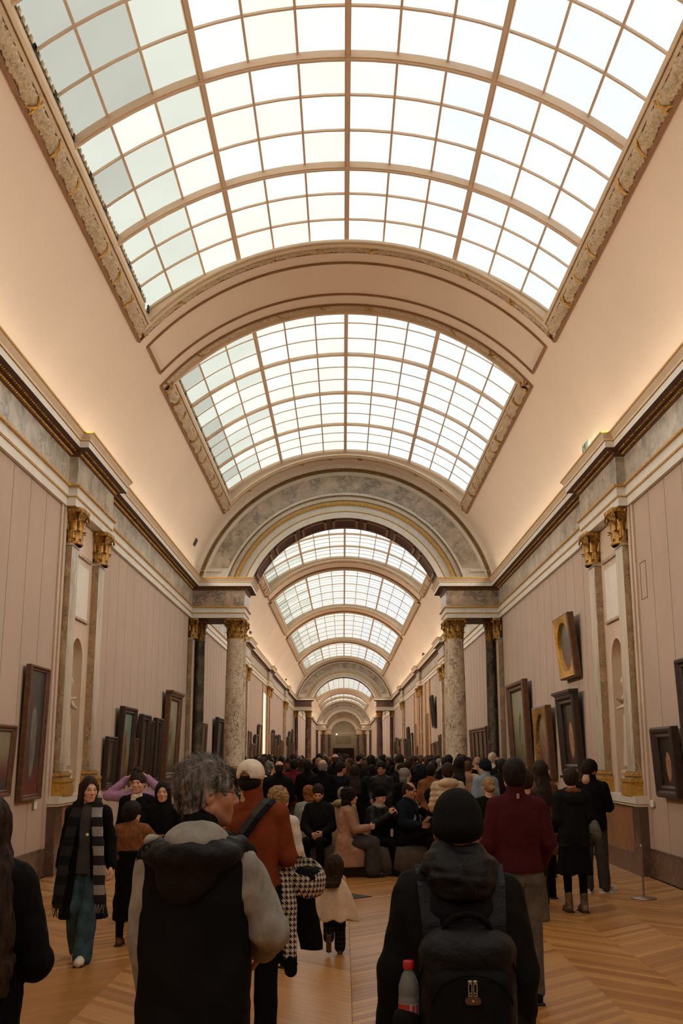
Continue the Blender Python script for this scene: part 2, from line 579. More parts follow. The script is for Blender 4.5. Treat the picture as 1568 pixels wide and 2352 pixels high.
def garland_paths(y0, y1, step, side_only=False):
    """four runs of the frame around a skylight opening"""
    out = []
    am = R(41.2)
    for sgn in (1, -1):
        e = Vector((sgn * math.cos(am), 0, math.sin(am))); t = Vector((-sgn * math.sin(am), 0, math.cos(am)))
        n = max(2, int((y1 - y0 + 0.24) / step))
        ps = [Vector((0, y0 - 0.12 + (y1 - y0 + 0.24) * i / n, VZ)) + e * (VR + 0.005) for i in range(n + 1)]
        out.append((ps, [-e] * (n + 1), [t] * (n + 1), 'side'))
    for yy in (y0 - 0.28, y1 + 0.28):
        L = VR * (PI - 2 * am)
        n = max(8, int(L / step))
        es = [Vector((math.cos(am + (PI - 2 * am) * i / n), 0, math.sin(am + (PI - 2 * am) * i / n))) for i in range(n + 1)]
        ps = [Vector((0, yy, VZ)) + e * (VR + 0.005) for e in es]
        out.append((ps, [-e for e in es], [Vector((0, 1, 0))] * (n + 1), 'end'))
    return out


def skylight(idx, y0, y1, res):
    detail = res >= 18
    root = empty('skylight', (0, 0, 0)); root['kind'] = 'structure'
    where = {0: 'over the visitors, cut by the top edge', 1: 'largest and nearest, with broad panes up to the top edge', 2: 'second from the front, above the marble arch',
             3: 'third, partly hidden behind the top of the marble arch', 4: 'fourth, seen whole through the marble arch', 5: 'fifth, seen through the marble arch beyond the fourth',
             6: 'sixth, touching the second grey arch', 7: 'thin bright strip just under the second grey arch', 8: 'upper of two small strips below the orange band', 9: 'lower of two small strips, touching the third arch'}
    tag(root, 'vaulted glass skylight, ' + where.get(idx, '%s far one hidden beyond the third arch' % ('upper' if idx == 10 else 'lower')), 'skylight', 'skylights along the gallery vault')
    majors = []
    y = y1 - 2.2 if idx in (1,) else y1
    if idx == 1: majors = [14.43, 11.85, 9.27]
    else:
        n = max(1, round((y1 - y0) / 2.58)); majors = [y0 + (y1 - y0) * i / n for i in range(n + 1)]
    if idx == 1: lines = [y0, 7.5, 8.35] + [m + d for m in (9.27, 11.85, 14.43) for d in (0, .87, 1.70)] + [y1 + 0.36]
    else: lines = [majors[i] + (majors[i + 1] - majors[i]) * f for i in range(len(majors) - 1) for f in (0, .337, .659)] + [majors[-1]]
    # panes
    rs = np.random.RandomState(idx + 3)
    if idx in (1, 2, 3):
        for j in range(len(lines) - 1):
            for i in range(12):
                mb = MB()
                r = rs.rand()
                ya, yb = lines[j] + 0.004, lines[j + 1] - 0.004
                a, b2, c, d = gp(i + .01, ya), gp(i + .99, ya), gp(i + .99, yb), gp(i + .01, yb)
                m = gp(i + .5, ya, 0.0); m2 = gp(i + .5, yb, 0.0)
                mb.add([a, m, b2, c, m2, d], [(0, 1, 4, 5), (1, 2, 3, 4)], 0, False)
                a2 = [gp(i + .01, ya, .008), gp(i + .5, ya, .008), gp(i + .99, ya, .008), gp(i + .99, yb, .008), gp(i + .5, yb, .008), gp(i + .01, yb, .008)]
                mb.add(a2, [(0, 5, 4, 1), (1, 4, 3, 2)], 0, False)
                k = pane_mi(i, j, r)
                if idx == 1 and yb < 12 and i in (9, 10, 11): k = 1 if i == 9 else 0
                if idx == 1 and yb < 9.4 and i in (9, 10): k = 2
                mb.build('pane', M_PANE[k], root)
    else:
        mb = MB()
        for j in range(len(lines) - 1):
            for i in range(12):
                mb.add([gp(i + .01, lines[j]), gp(i + .99, lines[j]), gp(i + .99, lines[j + 1]), gp(i + .01, lines[j + 1])], [(0, 1, 2, 3)], pane_mi(i, j, rs.rand()))
        tag(mb.build('panes', M_PANE, root), kind='stuff')
    # bars
    if detail:
        for k in range(13):
            mj = k % 3 == 0
            b_ = MB(); bar_along(b_, k, y0, y1 + (.36 if idx == 1 else 0), 0.075 if mj else 0.030, 0.085 if mj else 0.03)
            b_.build('glazing_bar', M_BAR, root)
        for yy in lines:
            mj = any(abs(yy - m) < 0.01 for m in majors)
            b_ = MB(); bar_across(b_, yy, (0.085 if mj else 0.030) if idx < 2 else (.065 if mj else .024), (0.10 if mj else 0.03) if idx < 2 else (.055 if mj else .018))
            b_.build('glazing_rib', M_BAR, root)
    else:
        b_ = MB()
        for k in range(13):
            mj = k % 3 == 0; bar_along(b_, k, y0, y1, 0.08 if mj else 0.03, 0.05 if mj else 0.02)
        for yy in lines:
            mj = any(abs(yy - m) < 0.01 for m in majors); bar_across(b_, yy, 0.05 if mj else 0.022, 0.04 if mj else 0.012, 16)
        tag(b_.build('glazing_bars', M_BAR, root), kind='stuff')
    # curb between vault opening and glass
    cb = MB()
    xo, zo = VR * math.cos(A1), VZ + VR * math.sin(A1)
    top = 9.02
    for sgn in (1, -1):
        zt = top if sgn < 0 else 8.84
        cb.add([(sgn * xo, y0, zo - .02), (sgn * xo, y1, zo - .02), (sgn * xo, y1, zt), (sgn * xo, y0, zt), (sgn * 3.56, y0, 9.12), (sgn * 3.56, y1, 9.12)], [(0, 1, 2, 3), (3, 2, 5, 4)])
    for yy in (y0 - .02, y1 + (.38 if idx == 1 else .12)):
        cb.arc(VZ, [(VR - .01, yy), (VR + 0.45, yy)], A1 - 0.02, PI - A1 + 0.02, 32)
    cb.build('curb', M_CREAM if idx else M_CREAM, root)
    # inner cream moulding round the opening
    fr = MB()
    for sgn in (1, -1):
        am = R(43.0)
        e = Vector((sgn * math.cos(am), 0, math.sin(am))); t = Vector((-sgn * math.sin(am), 0, math.cos(am)))
        for off, wd, dp in ((0.03, 0.022, 0.05), (-0.03, 0.02, 0.075)):
            fr.obox(Vector((0, (y0 + y1) / 2, VZ)) + e * (VR - dp / 2) - t * off, t * wd, Vector((0, (y1 - y0) / 2 + .06, 0)), e * dp / 2)
    for s2, yy in ((-1, y0), (1, y1)):
        for off, wd, dp in ((0.0, 0.03, 0.04), (0.08, 0.035, 0.075)):
            yc = yy + s2 * off
            fr.arc(VZ, [(VR, yc - wd), (VR - dp, yc - wd), (VR - dp, yc + wd), (VR, yc + wd)], A1 - .02, PI - A1 + .02, 40, smooth=False)
    fr.build('inner_moulding', M_CREAM, root)
    # outer brown fillet
    of = MB()
    for sgn in (1, -1):
        am = R(39.75)
        e = Vector((sgn * math.cos(am), 0, math.sin(am))); t = Vector((-sgn * math.sin(am), 0, math.cos(am)))
        of.obox(Vector((0, (y0 + y1) / 2, VZ)) + e * (VR - .02), t * 0.022, Vector((0, (y1 - y0) / 2 + .40, 0)), e * 0.02)
    for s2, yy in ((-1, y0), (1, y1)):
        yc = yy + s2 * 0.385
        of.arc(VZ, [(VR, yc - .016), (VR - .035, yc - .016), (VR - .035, yc + .016), (VR, yc + .016)], R(39.5), PI - R(39.5), 40, smooth=False)
    of.build('outer_fillet', M_BROWN, root)
    # carved garland
    step = {1: 0.035, 2: 0.045, 3: 0.12}.get(idx, 0.4)
    rib = MB()
    for q, (ps, inn, sd, kind) in enumerate(garland_paths(y0, y1, step)):
        g_ = MB()
        rad = 0.105 if kind == 'side' else 0.085
        sweep_garland(g_, ps, inn, sd, rad, 9 if detail else 5, detail, seed=q + idx)
        g_.build('garland', M_GARL, root)
        if idx in (0, 1, 2, 3):
            per = 0.86
            Ltot = sum((ps[i + 1] - ps[i]).length for i in range(len(ps) - 1))
            nr = int(Ltot / per)
            for r_ in range(nr + 1):
                if r_ % 4 == 3: continue
                s0 = (r_ + 0.5 * (Ltot / per - nr)) / (Ltot / per)
                for crs in ((1, -1) if r_ % 3 == 1 else (1 if r_ % 2 else 1,)):
                    pts = []
                    for j in range(9):
                        t = PI * j / 8
                        u = s0 + crs * (0.10 * (j / 8 - 0.5)) / Ltot * 2
                        fi = min(max(u, 0), 0.9999) * (len(ps) - 1); i0 = int(fi)
                        P_ = ps[i0].lerp(ps[min(i0 + 1, len(ps) - 1)], fi - i0)
                        pts.append(P_ + sd[i0] * math.cos(t) * rad * 1.12 + inn[i0] * math.sin(t) * rad * 0.98)
                    rib.tube(pts, 0.016, 4, 0, False)
    if rib.v:
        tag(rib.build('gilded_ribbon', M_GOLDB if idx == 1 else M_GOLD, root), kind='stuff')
    # side grille, only on the left side
    gr_ = MB(); gb = MB()
    gr_.box(-3.375, -3.36, y0, y1, 9.02, 9.25)
    gb.box(-3.36, -3.325, y0, y1, 9.24, 9.29); gb.box(-3.36, -3.34, y0, y1, 9.015, 9.03)
    if idx in (1, 2):
        yy = y0 + .08
        while yy < y1:
            gb.box(-3.358, -3.335, yy, yy + 0.07, 9.07, 9.19); yy += 0.145
        for yy in lines:
            gb_ = 0.1
            gr_.box(-3.36, -3.335, yy - .08, yy + .08, 9.03, 9.25)
    gr_.build('grille', M_GRILLE, root); tag(gb.build('grille_bars', M_GARL, root), kind='stuff')
    return root


for i, (a, b2, r_) in enumerate(SKY):
    skylight(i, a, b2, r_)

# rib mouldings between skylights
for k, (ya, yb) in enumerate(((4.55, 6.2), (17.44, 18.76), (47.5, 48.9), (62.9, 64.4), (80.9, 82.5))):
    rm = MB()
    for yc in (ya, yb):
        rm.arc(VZ, [(VR, yc - .022), (VR - .03, yc - .022), (VR - .03, yc + .022), (VR, yc + .022)], R(41), PI - R(41), 40, smooth=False)
    for sgn in (1, -1):
        am = R(41)
        e = Vector((sgn * math.cos(am), 0, math.sin(am))); t = Vector((-sgn * math.sin(am), 0, math.cos(am)))
        rm.obox(Vector((0, (ya + yb) / 2, VZ)) + e * (VR - .015), t * 0.022, Vector((0, (yb - ya) / 2 + .02, 0)), e * 0.015)
    rm.build('vault_moulding', M_BROWN, ceil)

# walls ------------------------------------------------------------------
SEGS = [(Y0, 30.95), (32.6, 97.8), (99.3, 177.5), (179.0, 216), (217.5, 236)]
wall_obj = {}
for sgn, nm in ((-1, 'wall_left'), (1, 'wall_right')):
    mb = MB()
    ys = [Y0]
    # backing wall with openings at the niches (near ones are real recesses)
    holes = [(RESS[0] - .5, RESS[0] + .5)]
    segs = [(Y0, holes[0][0]), (holes[0][1], YE)]
    for a, b2 in segs:
        mb.box(min(sgn * (W + .03), sgn * (W + .33)), max(sgn * (W + .03), sgn * (W + .33)), a, b2, 0, 7.2)
    mb.box(min(sgn * (W + .03), sgn * (W + .33)), max(sgn * (W + .03), sgn * (W + .33)), holes[0][0], holes[0][1], 4.2, 7.2)
    mb.box(min(sgn * (W + .6), sgn * (W + .7)), max(sgn * (W + .6), sgn * (W + .7)), 16, 20, 0, 7.2)
    wl = mb.build(nm, plain('dark_joint', (0.05, 0.03, 0.02, 1), 0.9)); tag(wl, kind='structure'); wall_obj[sgn] = wl
    # panels
    pm = MB().box(min(sgn * W, sgn * (W + .028)), max(sgn * W, sgn * (W + .028)), 0.0, 0.80, 0.40, Z_ARB + .02)
    proto = pm.build('wall_panel', M_PANEL, wl); proto.location = (0, 2.0, 0)
    first = True
    rest_ = MB()
    for (ya, yb) in ((Y0, RESS[0] - BAY - .12), (RESS[0] + BAY + .12, 30.8)):
        y = ya
        if ya < 0:
            y = yb - 0.812 * int((yb - ya) / 0.812)
        while y < yb - 0.05:
            w_ = min(0.794, yb - y)
            if y < 7.5:
                rest_.box(min(sgn * W, sgn * (W + .028)), max(sgn * W, sgn * (W + .028)), y, y + w_, 0.40, Z_ARB + .02)
            else:
                o = inst(proto, (0, y, 0), parent=wl, scale=(1, w_ / 0.80, 1)) if not first else proto
                o.location = (0, y, 0); o.scale = (1, w_ / 0.80, 1); first = False
            y += 0.812
    for (ya, yb) in ((33.0, RESS[1] - BAY), (RESS[1] + BAY, RESS[2] - BAY), (RESS[2] + BAY, RESS[3] - BAY), (RESS[3] + BAY, 97.6), (99.5, 177.4), (179.2, 215.8)):
        y = ya
        while y < yb - 0.1:
            rest_.box(min(sgn * W, sgn * (W + .028)), max(sgn * W, sgn * (W + .028)), y, min(y + .78, yb), 0.40, Z_ARB + .02); y += 0.812
    for rr in RESS[1:]:
        rest_.box(min(sgn * (W - .02), sgn * (W + .028)), max(sgn * (W - .02), sgn * (W + .028)), rr - BAY, rr + BAY, 0.40, Z_ARB + .02, 1)
    tag(rest_.build('wall_panels', [M_PANEL, M_PINK], wl), kind='stuff')
    # baseboard
    bb = MB()
    for (ya, yb) in SEGS:
        bb.box(min(sgn * (W - .05), sgn * (W + .03)), max(sgn * (W - .05), sgn * (W + .03)), ya, yb, 0.0, 0.36)
        bb.box(min(sgn * (W - .035), sgn * (W + .03)), max(sgn * (W - .035), sgn * (W + .03)), ya, yb, 0.36, 0.40)
    tag(bb.build('baseboard_left' if sgn < 0 else 'baseboard_right', M_BASE), kind='structure')
MB().box(-5, 5, Y0 - .3, Y0, 0, 11).build('wall_rear', M_PANEL)['kind'] = 'structure'
# end wall of the gallery with its doorway
ew = MB()
ew.box(-5, -1.0, YE, YE + .3, 0, 10.6); ew.box(1.0, 5, YE, YE + .3, 0, 10.6); ew.box(-1.0, 1.0, YE, YE + .3, 3.0, 10.6)
ewo = ew.build('wall_end', plain('pale_green_plaster', (0.52, 0.47, 0.34, 1), 0.8, 0.02)); tag(ewo, kind='structure')
MB().box(-1.6, 1.6, YE - .06, YE, 4.0, 5.6).build('overdoor_relief', plain('relief_plaster', (0.33, 0.27, 0.19, 1), 0.8), ewo)
MB().box(-3, 3, YE - .12, YE, 6.0, 6.3).build('cornice', M_CREAM, ewo)
dr = MB()
dr.box(-2.2, 2.2, YE - .12, YE - .02, 0.0, 3.1)
tag(dr.build('tapestry', plain('dark_tapestry', (0.06, 0.03, 0.02, 1), 0.9, 0.4, 2.0)), 'dark painting filling the lower middle of the far end wall', 'painting')
lb = MB(); lb.lathe([(0.001, -.16), (.12, -.1), (.16, 0), (.12, .1), (.001, .16)], (0, 0, 0), 10)
ml = bpy.data.materials.new('lamp_glow'); ml.use_nodes = True
ml.node_tree.nodes['Principled BSDF'].inputs['Emission Color'].default_value = (1, .9, .6, 1)
ml.node_tree.nodes['Principled BSDF'].inputs['Emission Strength'].default_value = 3
lo = lb.build('wall_lamp', ml, loc=(-1.5, YE - 1.5, 5.95)); tag(lo, 'tiny glowing lamp high on the far end wall', 'lamp')

# entablature -------------------------------------------------------------
# profile: (distance out from the wall, z, material of the face up to the next point)
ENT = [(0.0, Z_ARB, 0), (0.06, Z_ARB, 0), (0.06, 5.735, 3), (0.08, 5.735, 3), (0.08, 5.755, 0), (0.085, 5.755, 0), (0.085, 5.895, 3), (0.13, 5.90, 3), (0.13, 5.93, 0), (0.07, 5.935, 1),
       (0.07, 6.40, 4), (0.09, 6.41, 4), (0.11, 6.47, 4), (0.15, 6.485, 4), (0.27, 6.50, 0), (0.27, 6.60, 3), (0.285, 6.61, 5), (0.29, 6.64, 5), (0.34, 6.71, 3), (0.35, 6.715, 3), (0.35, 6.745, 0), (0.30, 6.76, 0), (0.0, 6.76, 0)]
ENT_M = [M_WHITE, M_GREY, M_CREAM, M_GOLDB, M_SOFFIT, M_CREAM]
DR = 0.14
ent_parts = {}
for sgn, nm in ((-1, 'trim_1'), (1, 'trim_2')):
    # split in parts: architrave, frieze, cornice
    root = None
    for pn, (i0, i1) in (('architrave', (0, 9)), ('frieze', (9, 10)), ('cornice', (10, 22))):
        mb = MB()
        pts = ENT[i0:i1 + 1]; mids = [p[2] for p in pts[:-1]]
        for (ya, yb) in SEGS:
            rs_ = [r for r in RESS if ya < r < yb]
            cur = ya
            runs = []
            for r in rs_:
                runs.append((cur, r - BAY, 0)); runs.append((r - BAY, r + BAY, DR)); cur = r + BAY
            runs.append((cur, yb, 0))
            for (a, b2, e_) in runs:
                pj = [(d + e_ if (d > 0 or i0 == 9) else (e_ * 0), z) for d, z, _ in pts]
                if e_ > 0:
                    # the break forward overhangs its own ends by the same projection as its face
                    k = len(pts)
                    vs = []
                    for y_, s2 in ((a, -1), (b2, 1)):
                        for (d, z, _), (dd, _z) in zip(pts, pj):
                            vs.append((sgn * (W - dd), y_ + s2 * max(0, d - 0.07), z))
                        for (d, z, _), (dd, _z) in zip(pts, pj):
                            vs.append((sgn * (W + .02), y_ + s2 * max(0, d - 0.07), z))
                    fs = []; ms = []
                    for i in range(k - 1):
                        fs.append((i, i + 1, 2 * k + i + 1, 2 * k + i)); ms.append(mids[i])
                        fs.append((i, i + 1, k + i + 1, k + i)); ms.append(mids[i])
                        fs.append((2 * k + i, 2 * k + i + 1, 3 * k + i + 1, 3 * k + i)); ms.append(mids[i])
                    o_ = len(mb.v); mb.v.extend(vs)
                    for f, m_ in zip(fs, ms):
                        mb.f.append(tuple(o_ + q for q in f)); mb.m.append(m_); mb.sm.append(False)
                else:
                    mb.sweepy([(sgn * (W - dd), z) for dd, z in pj], a, b2, mids, cap=False)
        if pn == 'architrave':
            root = mb.build(nm, ENT_M); tag(root, kind='structure')
        else:
            mb.build(pn, ENT_M, root)
    ent_parts[sgn] = root
    # beads and dentils, real up to the first arch and a little beyond
    bd = MB(); dn = MB()
    def bead(mb_, x, y, z, rx, ry, rz):
        vs = [(x - rx, y, z), (x, y - ry, z), (x + rx, y, z), (x, y + ry, z), (x, y, z - rz), (x, y, z + rz)]
        mb_.add(vs, [(0, 1, 5), (1, 2, 5), (2, 3, 5), (3, 0, 5), (1, 0, 4), (2, 1, 4), (3, 2, 4), (0, 3, 4)], 0, True)
    y = 8.0
    while y < 30.7:
        e_ = DR if RESS[0] - BAY < y < RESS[0] + BAY else 0
        bead(bd, sgn * (W - .105 - e_), y, 6.432, .03, .036, .028)
        if int(y / .075) % 2 == 0 or True:
            bead(dn, sgn * (W - .165 - e_), y, 6.485, .028, .028, .028)
        y += 0.075
    y = 33.0
    while y < 60:
        e_ = DR if RESS[1] - BAY < y < RESS[1] + BAY else 0
        bead(bd, sgn * (W - .105 - e_), y, 6.432, .03, .06, .028); y += 0.15
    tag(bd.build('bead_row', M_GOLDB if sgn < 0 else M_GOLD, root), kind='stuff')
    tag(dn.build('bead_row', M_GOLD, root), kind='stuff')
    # added warm fill strips brightening vault and walls, hidden by the cornice lip
    for (ya, yb) in ((-9.5, 30.4), (33.4, 97), (100, 177), (180, 215), (218, 234)):
        L = yb - ya
        for (up_, xo, zo, pw, spr) in ((50, .22, 6.80, STRIP_W * .5, 140), (111, .18, 6.89, WALL_W, 110)):
            ld = bpy.data.lights.new('added_cornice_fill', 'AREA'); ld.shape = 'RECTANGLE'; ld.size = 0.12; ld.size_y = L
            ld.energy = pw * L; ld.color = (1.0, 0.88, 0.745); ld.spread = R(spr)
            lo = bpy.data.objects.new('added_cornice_fill', ld); COL.objects.link(lo)
            lo.location = (sgn * (W - xo), (ya + yb) / 2, zo)
            lo.rotation_euler = (0, PI - sgn * R(up_), 0)

# capitals, bases, columns ---------------------------------------------------
def leaf(mb, base, out, up, h, w, curl, mi=0, n=5):
    """acanthus leaf: base point, outward dir, grows up and rolls outward at the tip"""
    base = Vector(base); out = Vector(out).normalized(); up = Vector(up); sd = out.cross(up).normalized()
    vs = []; k = n + 1
    for i in range(k):
        t = i / n
        a = max(0, t - 0.55) / 0.45
        z = h * (t if t < .8 else .8 + (t - .8) * (0.3)) - (0.10 * h * a * a)
        o = curl * (0.25 * t + 0.9 * a * a)
        ww = w * (0.55 + 0.75 * math.sin(PI * min(1, t * 0.85 + .08))) * (1 if i % 2 == 0 else 0.8) * (1.0 if t < .95 else .45)
        c = base + up * z + out * o
        vs += [c - sd * ww / 2 - out * .006 * h, c - sd * ww * .2 + out * .03 * h * 2, c + sd * ww * .2 + out * .03 * h * 2, c + sd * ww / 2 - out * .006 * h]
    fs = [(i * 4 + j, i * 4 + j + 1, i * 4 + 5 + j, i * 4 + 4 + j) for i in range(n) for j in range(3)]
    o2 = len(vs)
    vs2 = [v - out * .016 for v in vs]
    fs2 = [tuple(reversed([q + o2 for q in f])) for f in fs]
    edge = [(i * 4, i * 4 + 4, o2 + i * 4 + 4, o2 + i * 4) for i in range(n)] + [(i * 4 + 3 + 4, i * 4 + 3, o2 + i * 4 + 3, o2 + i * 4 + 7) for i in range(n)] + [(n * 4 + j + 1, n * 4 + j, o2 + n * 4 + j, o2 + n * 4 + j + 1) for j in range(3)]
    mb.add(vs + vs2, fs + fs2 + edge, mi, True)


def capital_mesh(r=0.25, h=0.60):
    mb = MB()
    mb.lathe([(r * 1.02, 0), (r * 1.12, .015), (r * 1.12, .04), (r * 1.0, .055), (r * .95, .07), (r * .98, h * .5), (r * 1.12, h * .78), (r * 1.4, h * .88)], n=16)
    up = Vector((0, 0, 1))
    for tier, (z0, hh, cu, n0, off) in enumerate(((0.04, h * .40, .11, 8, 0), (0.10, h * .66, .14, 8, PI / 8))):
        for i in range(n0):
            a = off + 2 * PI * i / n0
            e = Vector((math.cos(a), math.sin(a), 0))
            leaf(mb, e * r * .98 + up * z0, e, up, hh, r * .60, cu)
    for i in range(4):
        a = PI / 4 + PI / 2 * i
        e = Vector((math.cos(a), math.sin(a), 0)); sd = Vector((-e.y, e.x, 0))
        # corner volute: a short spiral roll
        for s in (1, -1):
            pts = []
            for j in range(10):
                t = j / 9; ang = -0.4 + t * 5.2; rr = .075 * (1 - .7 * t)
                c = e * (r * 1.52) + up * (h * .80)
                pts.append(c + e * rr * math.cos(ang) + up * rr * math.sin(ang) + sd * s * .018)
            mb.tube(pts, .02, 4)
        mb.tube([e * r * 1.0 + up * h * .5, e * r * 1.15 + up * h * .72, e * r * 1.45 + up * h * .87], [.02, .02, .025], 5)
        a = PI / 2 * i; e = Vector((math.cos(a), math.sin(a), 0))
        mb.lathe([(.001, -.045), (.035, -.03), (.05, 0), (.035, .03), (.001, .045)], tuple(e * r * 1.33 + up * h * .92), 8)
    # abacus with hollow sides
    n = 32; ring = []
    for i in range(n):
        a = 2 * PI * i / n
        rr = r * (1.32 + 0.42 * abs(math.cos(2 * (a - PI / 4))) ** 3)
        ring.append((rr * math.cos(a), rr * math.sin(a)))
    vs = [(x, y, h * .88) for x, y in ring] + [(x * 1.04, y * 1.04, h * .94) for x, y in ring] + [(x * 1.04, y * 1.04, h) for x, y in ring]
    fs = [(k * n + i, k * n + (i + 1) % n, (k + 1) * n + (i + 1) % n, (k + 1) * n + i) for k in range(2) for i in range(n)] + [tuple(range(n))[::-1], tuple(2 * n + i for i in range(n))]
    mb.add(vs, fs, 0, False)
    return mb


cap_o = capital_mesh().build('capital', M_GOLD)
cap_o.location = (0, -9.5, 0.02); CAP = cap_o.data
bpy.data.objects.remove(cap_o)


def put(name, me, parent, loc, scale=(1, 1, 1), mat=None):
    o = bpy.data.objects.new(name, me); COL.objects.link(o); o.parent = parent; o.location = loc; o.scale = scale
    if mat is not None:
        o.material_slots[0].link = 'OBJECT'; o.material_slots[0].material = mat
    return o


BASE_PROF = [(.40, 0), (.40, .10), (.395, .11), (.41, .14), (.40, .19), (.36, .21), (.33, .235), (.335, .26), (.36, .275), (.355, .31), (.33, .33), (.30, .345), (.285, .37)]
BASE = None
_b = MB(); _b.box(-.41, .41, -.41, .41, 0, .10); _b.lathe(BASE_PROF[1:], n=20)
bo = _b.build('base', M_GOLD); BASE = bo.data; bpy.data.objects.remove(bo)


def column(x, y, mat, label, group, r=0.265, z0=1.12, ztop=Z_ARB, ped=True, pedmat=None):
    t = empty('marble_column', (x, y, 0)); tag(t, label, 'column', group)
    if ped:
        pb = MB(); pb.box(-.42, .42, -.42, .42, 0, .32, 1); pb.box(-.37, .37, -.37, .37, .32, z0 - .12); pb.box(-.43, .43, -.43, .43, z0 - .12, z0, 2)
        pb.build('pedestal', [M_PLINTH, M_BASE, M_WHITE], t)
    s = r / .27
    put('base', BASE, t, (0, 0, z0), (s, s, .85))
    mb = MB()
    h0, h1 = z0 + .30, ztop - .60
    prof = [(r * 1.06, h0), (r * 1.04, h0 + .04), (r, h0 + .07), (r * 1.0, h0 + (h1 - h0) * .33), (r * .95, h0 + (h1 - h0) * .7), (r * .87, h1 - .05), (r * .93, h1 - .02), (r * .93, h1 + .02)]
    mb.lathe(prof, n=32)
    mb.build('shaft', mat, t)
    put('capital', CAP, t, (0, 0, ztop - .60), (s * .92, s * .92, 1.0))
    return t


def pilaster(parent, sgn, yc, hw=0.22, z0=1.14, mat=None, facex=None):
    fx = facex if facex is not None else W - DR
    mb = MB()
    x1 = sgn * (W + .03); x0 = sgn * fx
    mb.box(min(x0, x1), max(x0, x1), yc - hw, yc + hw, z0 + .3, Z_ARB - .58, 0)
    # the side face towards the visitors is a tan stone
    o = mb.build('pilaster', [mat or M_PIL, M_TAN], parent)
    for p in o.data.polygons:
        if abs(p.normal.y) > .9: p.material_index = 1
    nk = MB(); nk.box(min(x0 - sgn * .02, x1), max(x0 - sgn * .02, x1), yc - hw - .02, yc + hw + .02, Z_ARB - .61, Z_ARB - .57); nk.build('necking', M_PIL, o)
    put('capital', CAP, o, (sgn * (fx + .06), yc, Z_ARB - .58), (.62, .84, .96))
    bb = MB()
    for i, (d, za, zb, m_) in enumerate(((.10, 0, .15, 0), (.085, .15, .20, 0), (.105, .20, .25, 0), (.045, .25, .29, 1), (.065, .29, .33, 0), (.03, .33, .36, 1))):
        xa, xb = sgn * (fx - d), sgn * W
        bb.box(min(xa, xb), max(xa, xb), yc - hw - d * .8, yc + hw + d * .8, z0 + za, z0 + zb, m_)
    bb.build('base', [M_GOLDB, M_TAN], o)
    return o


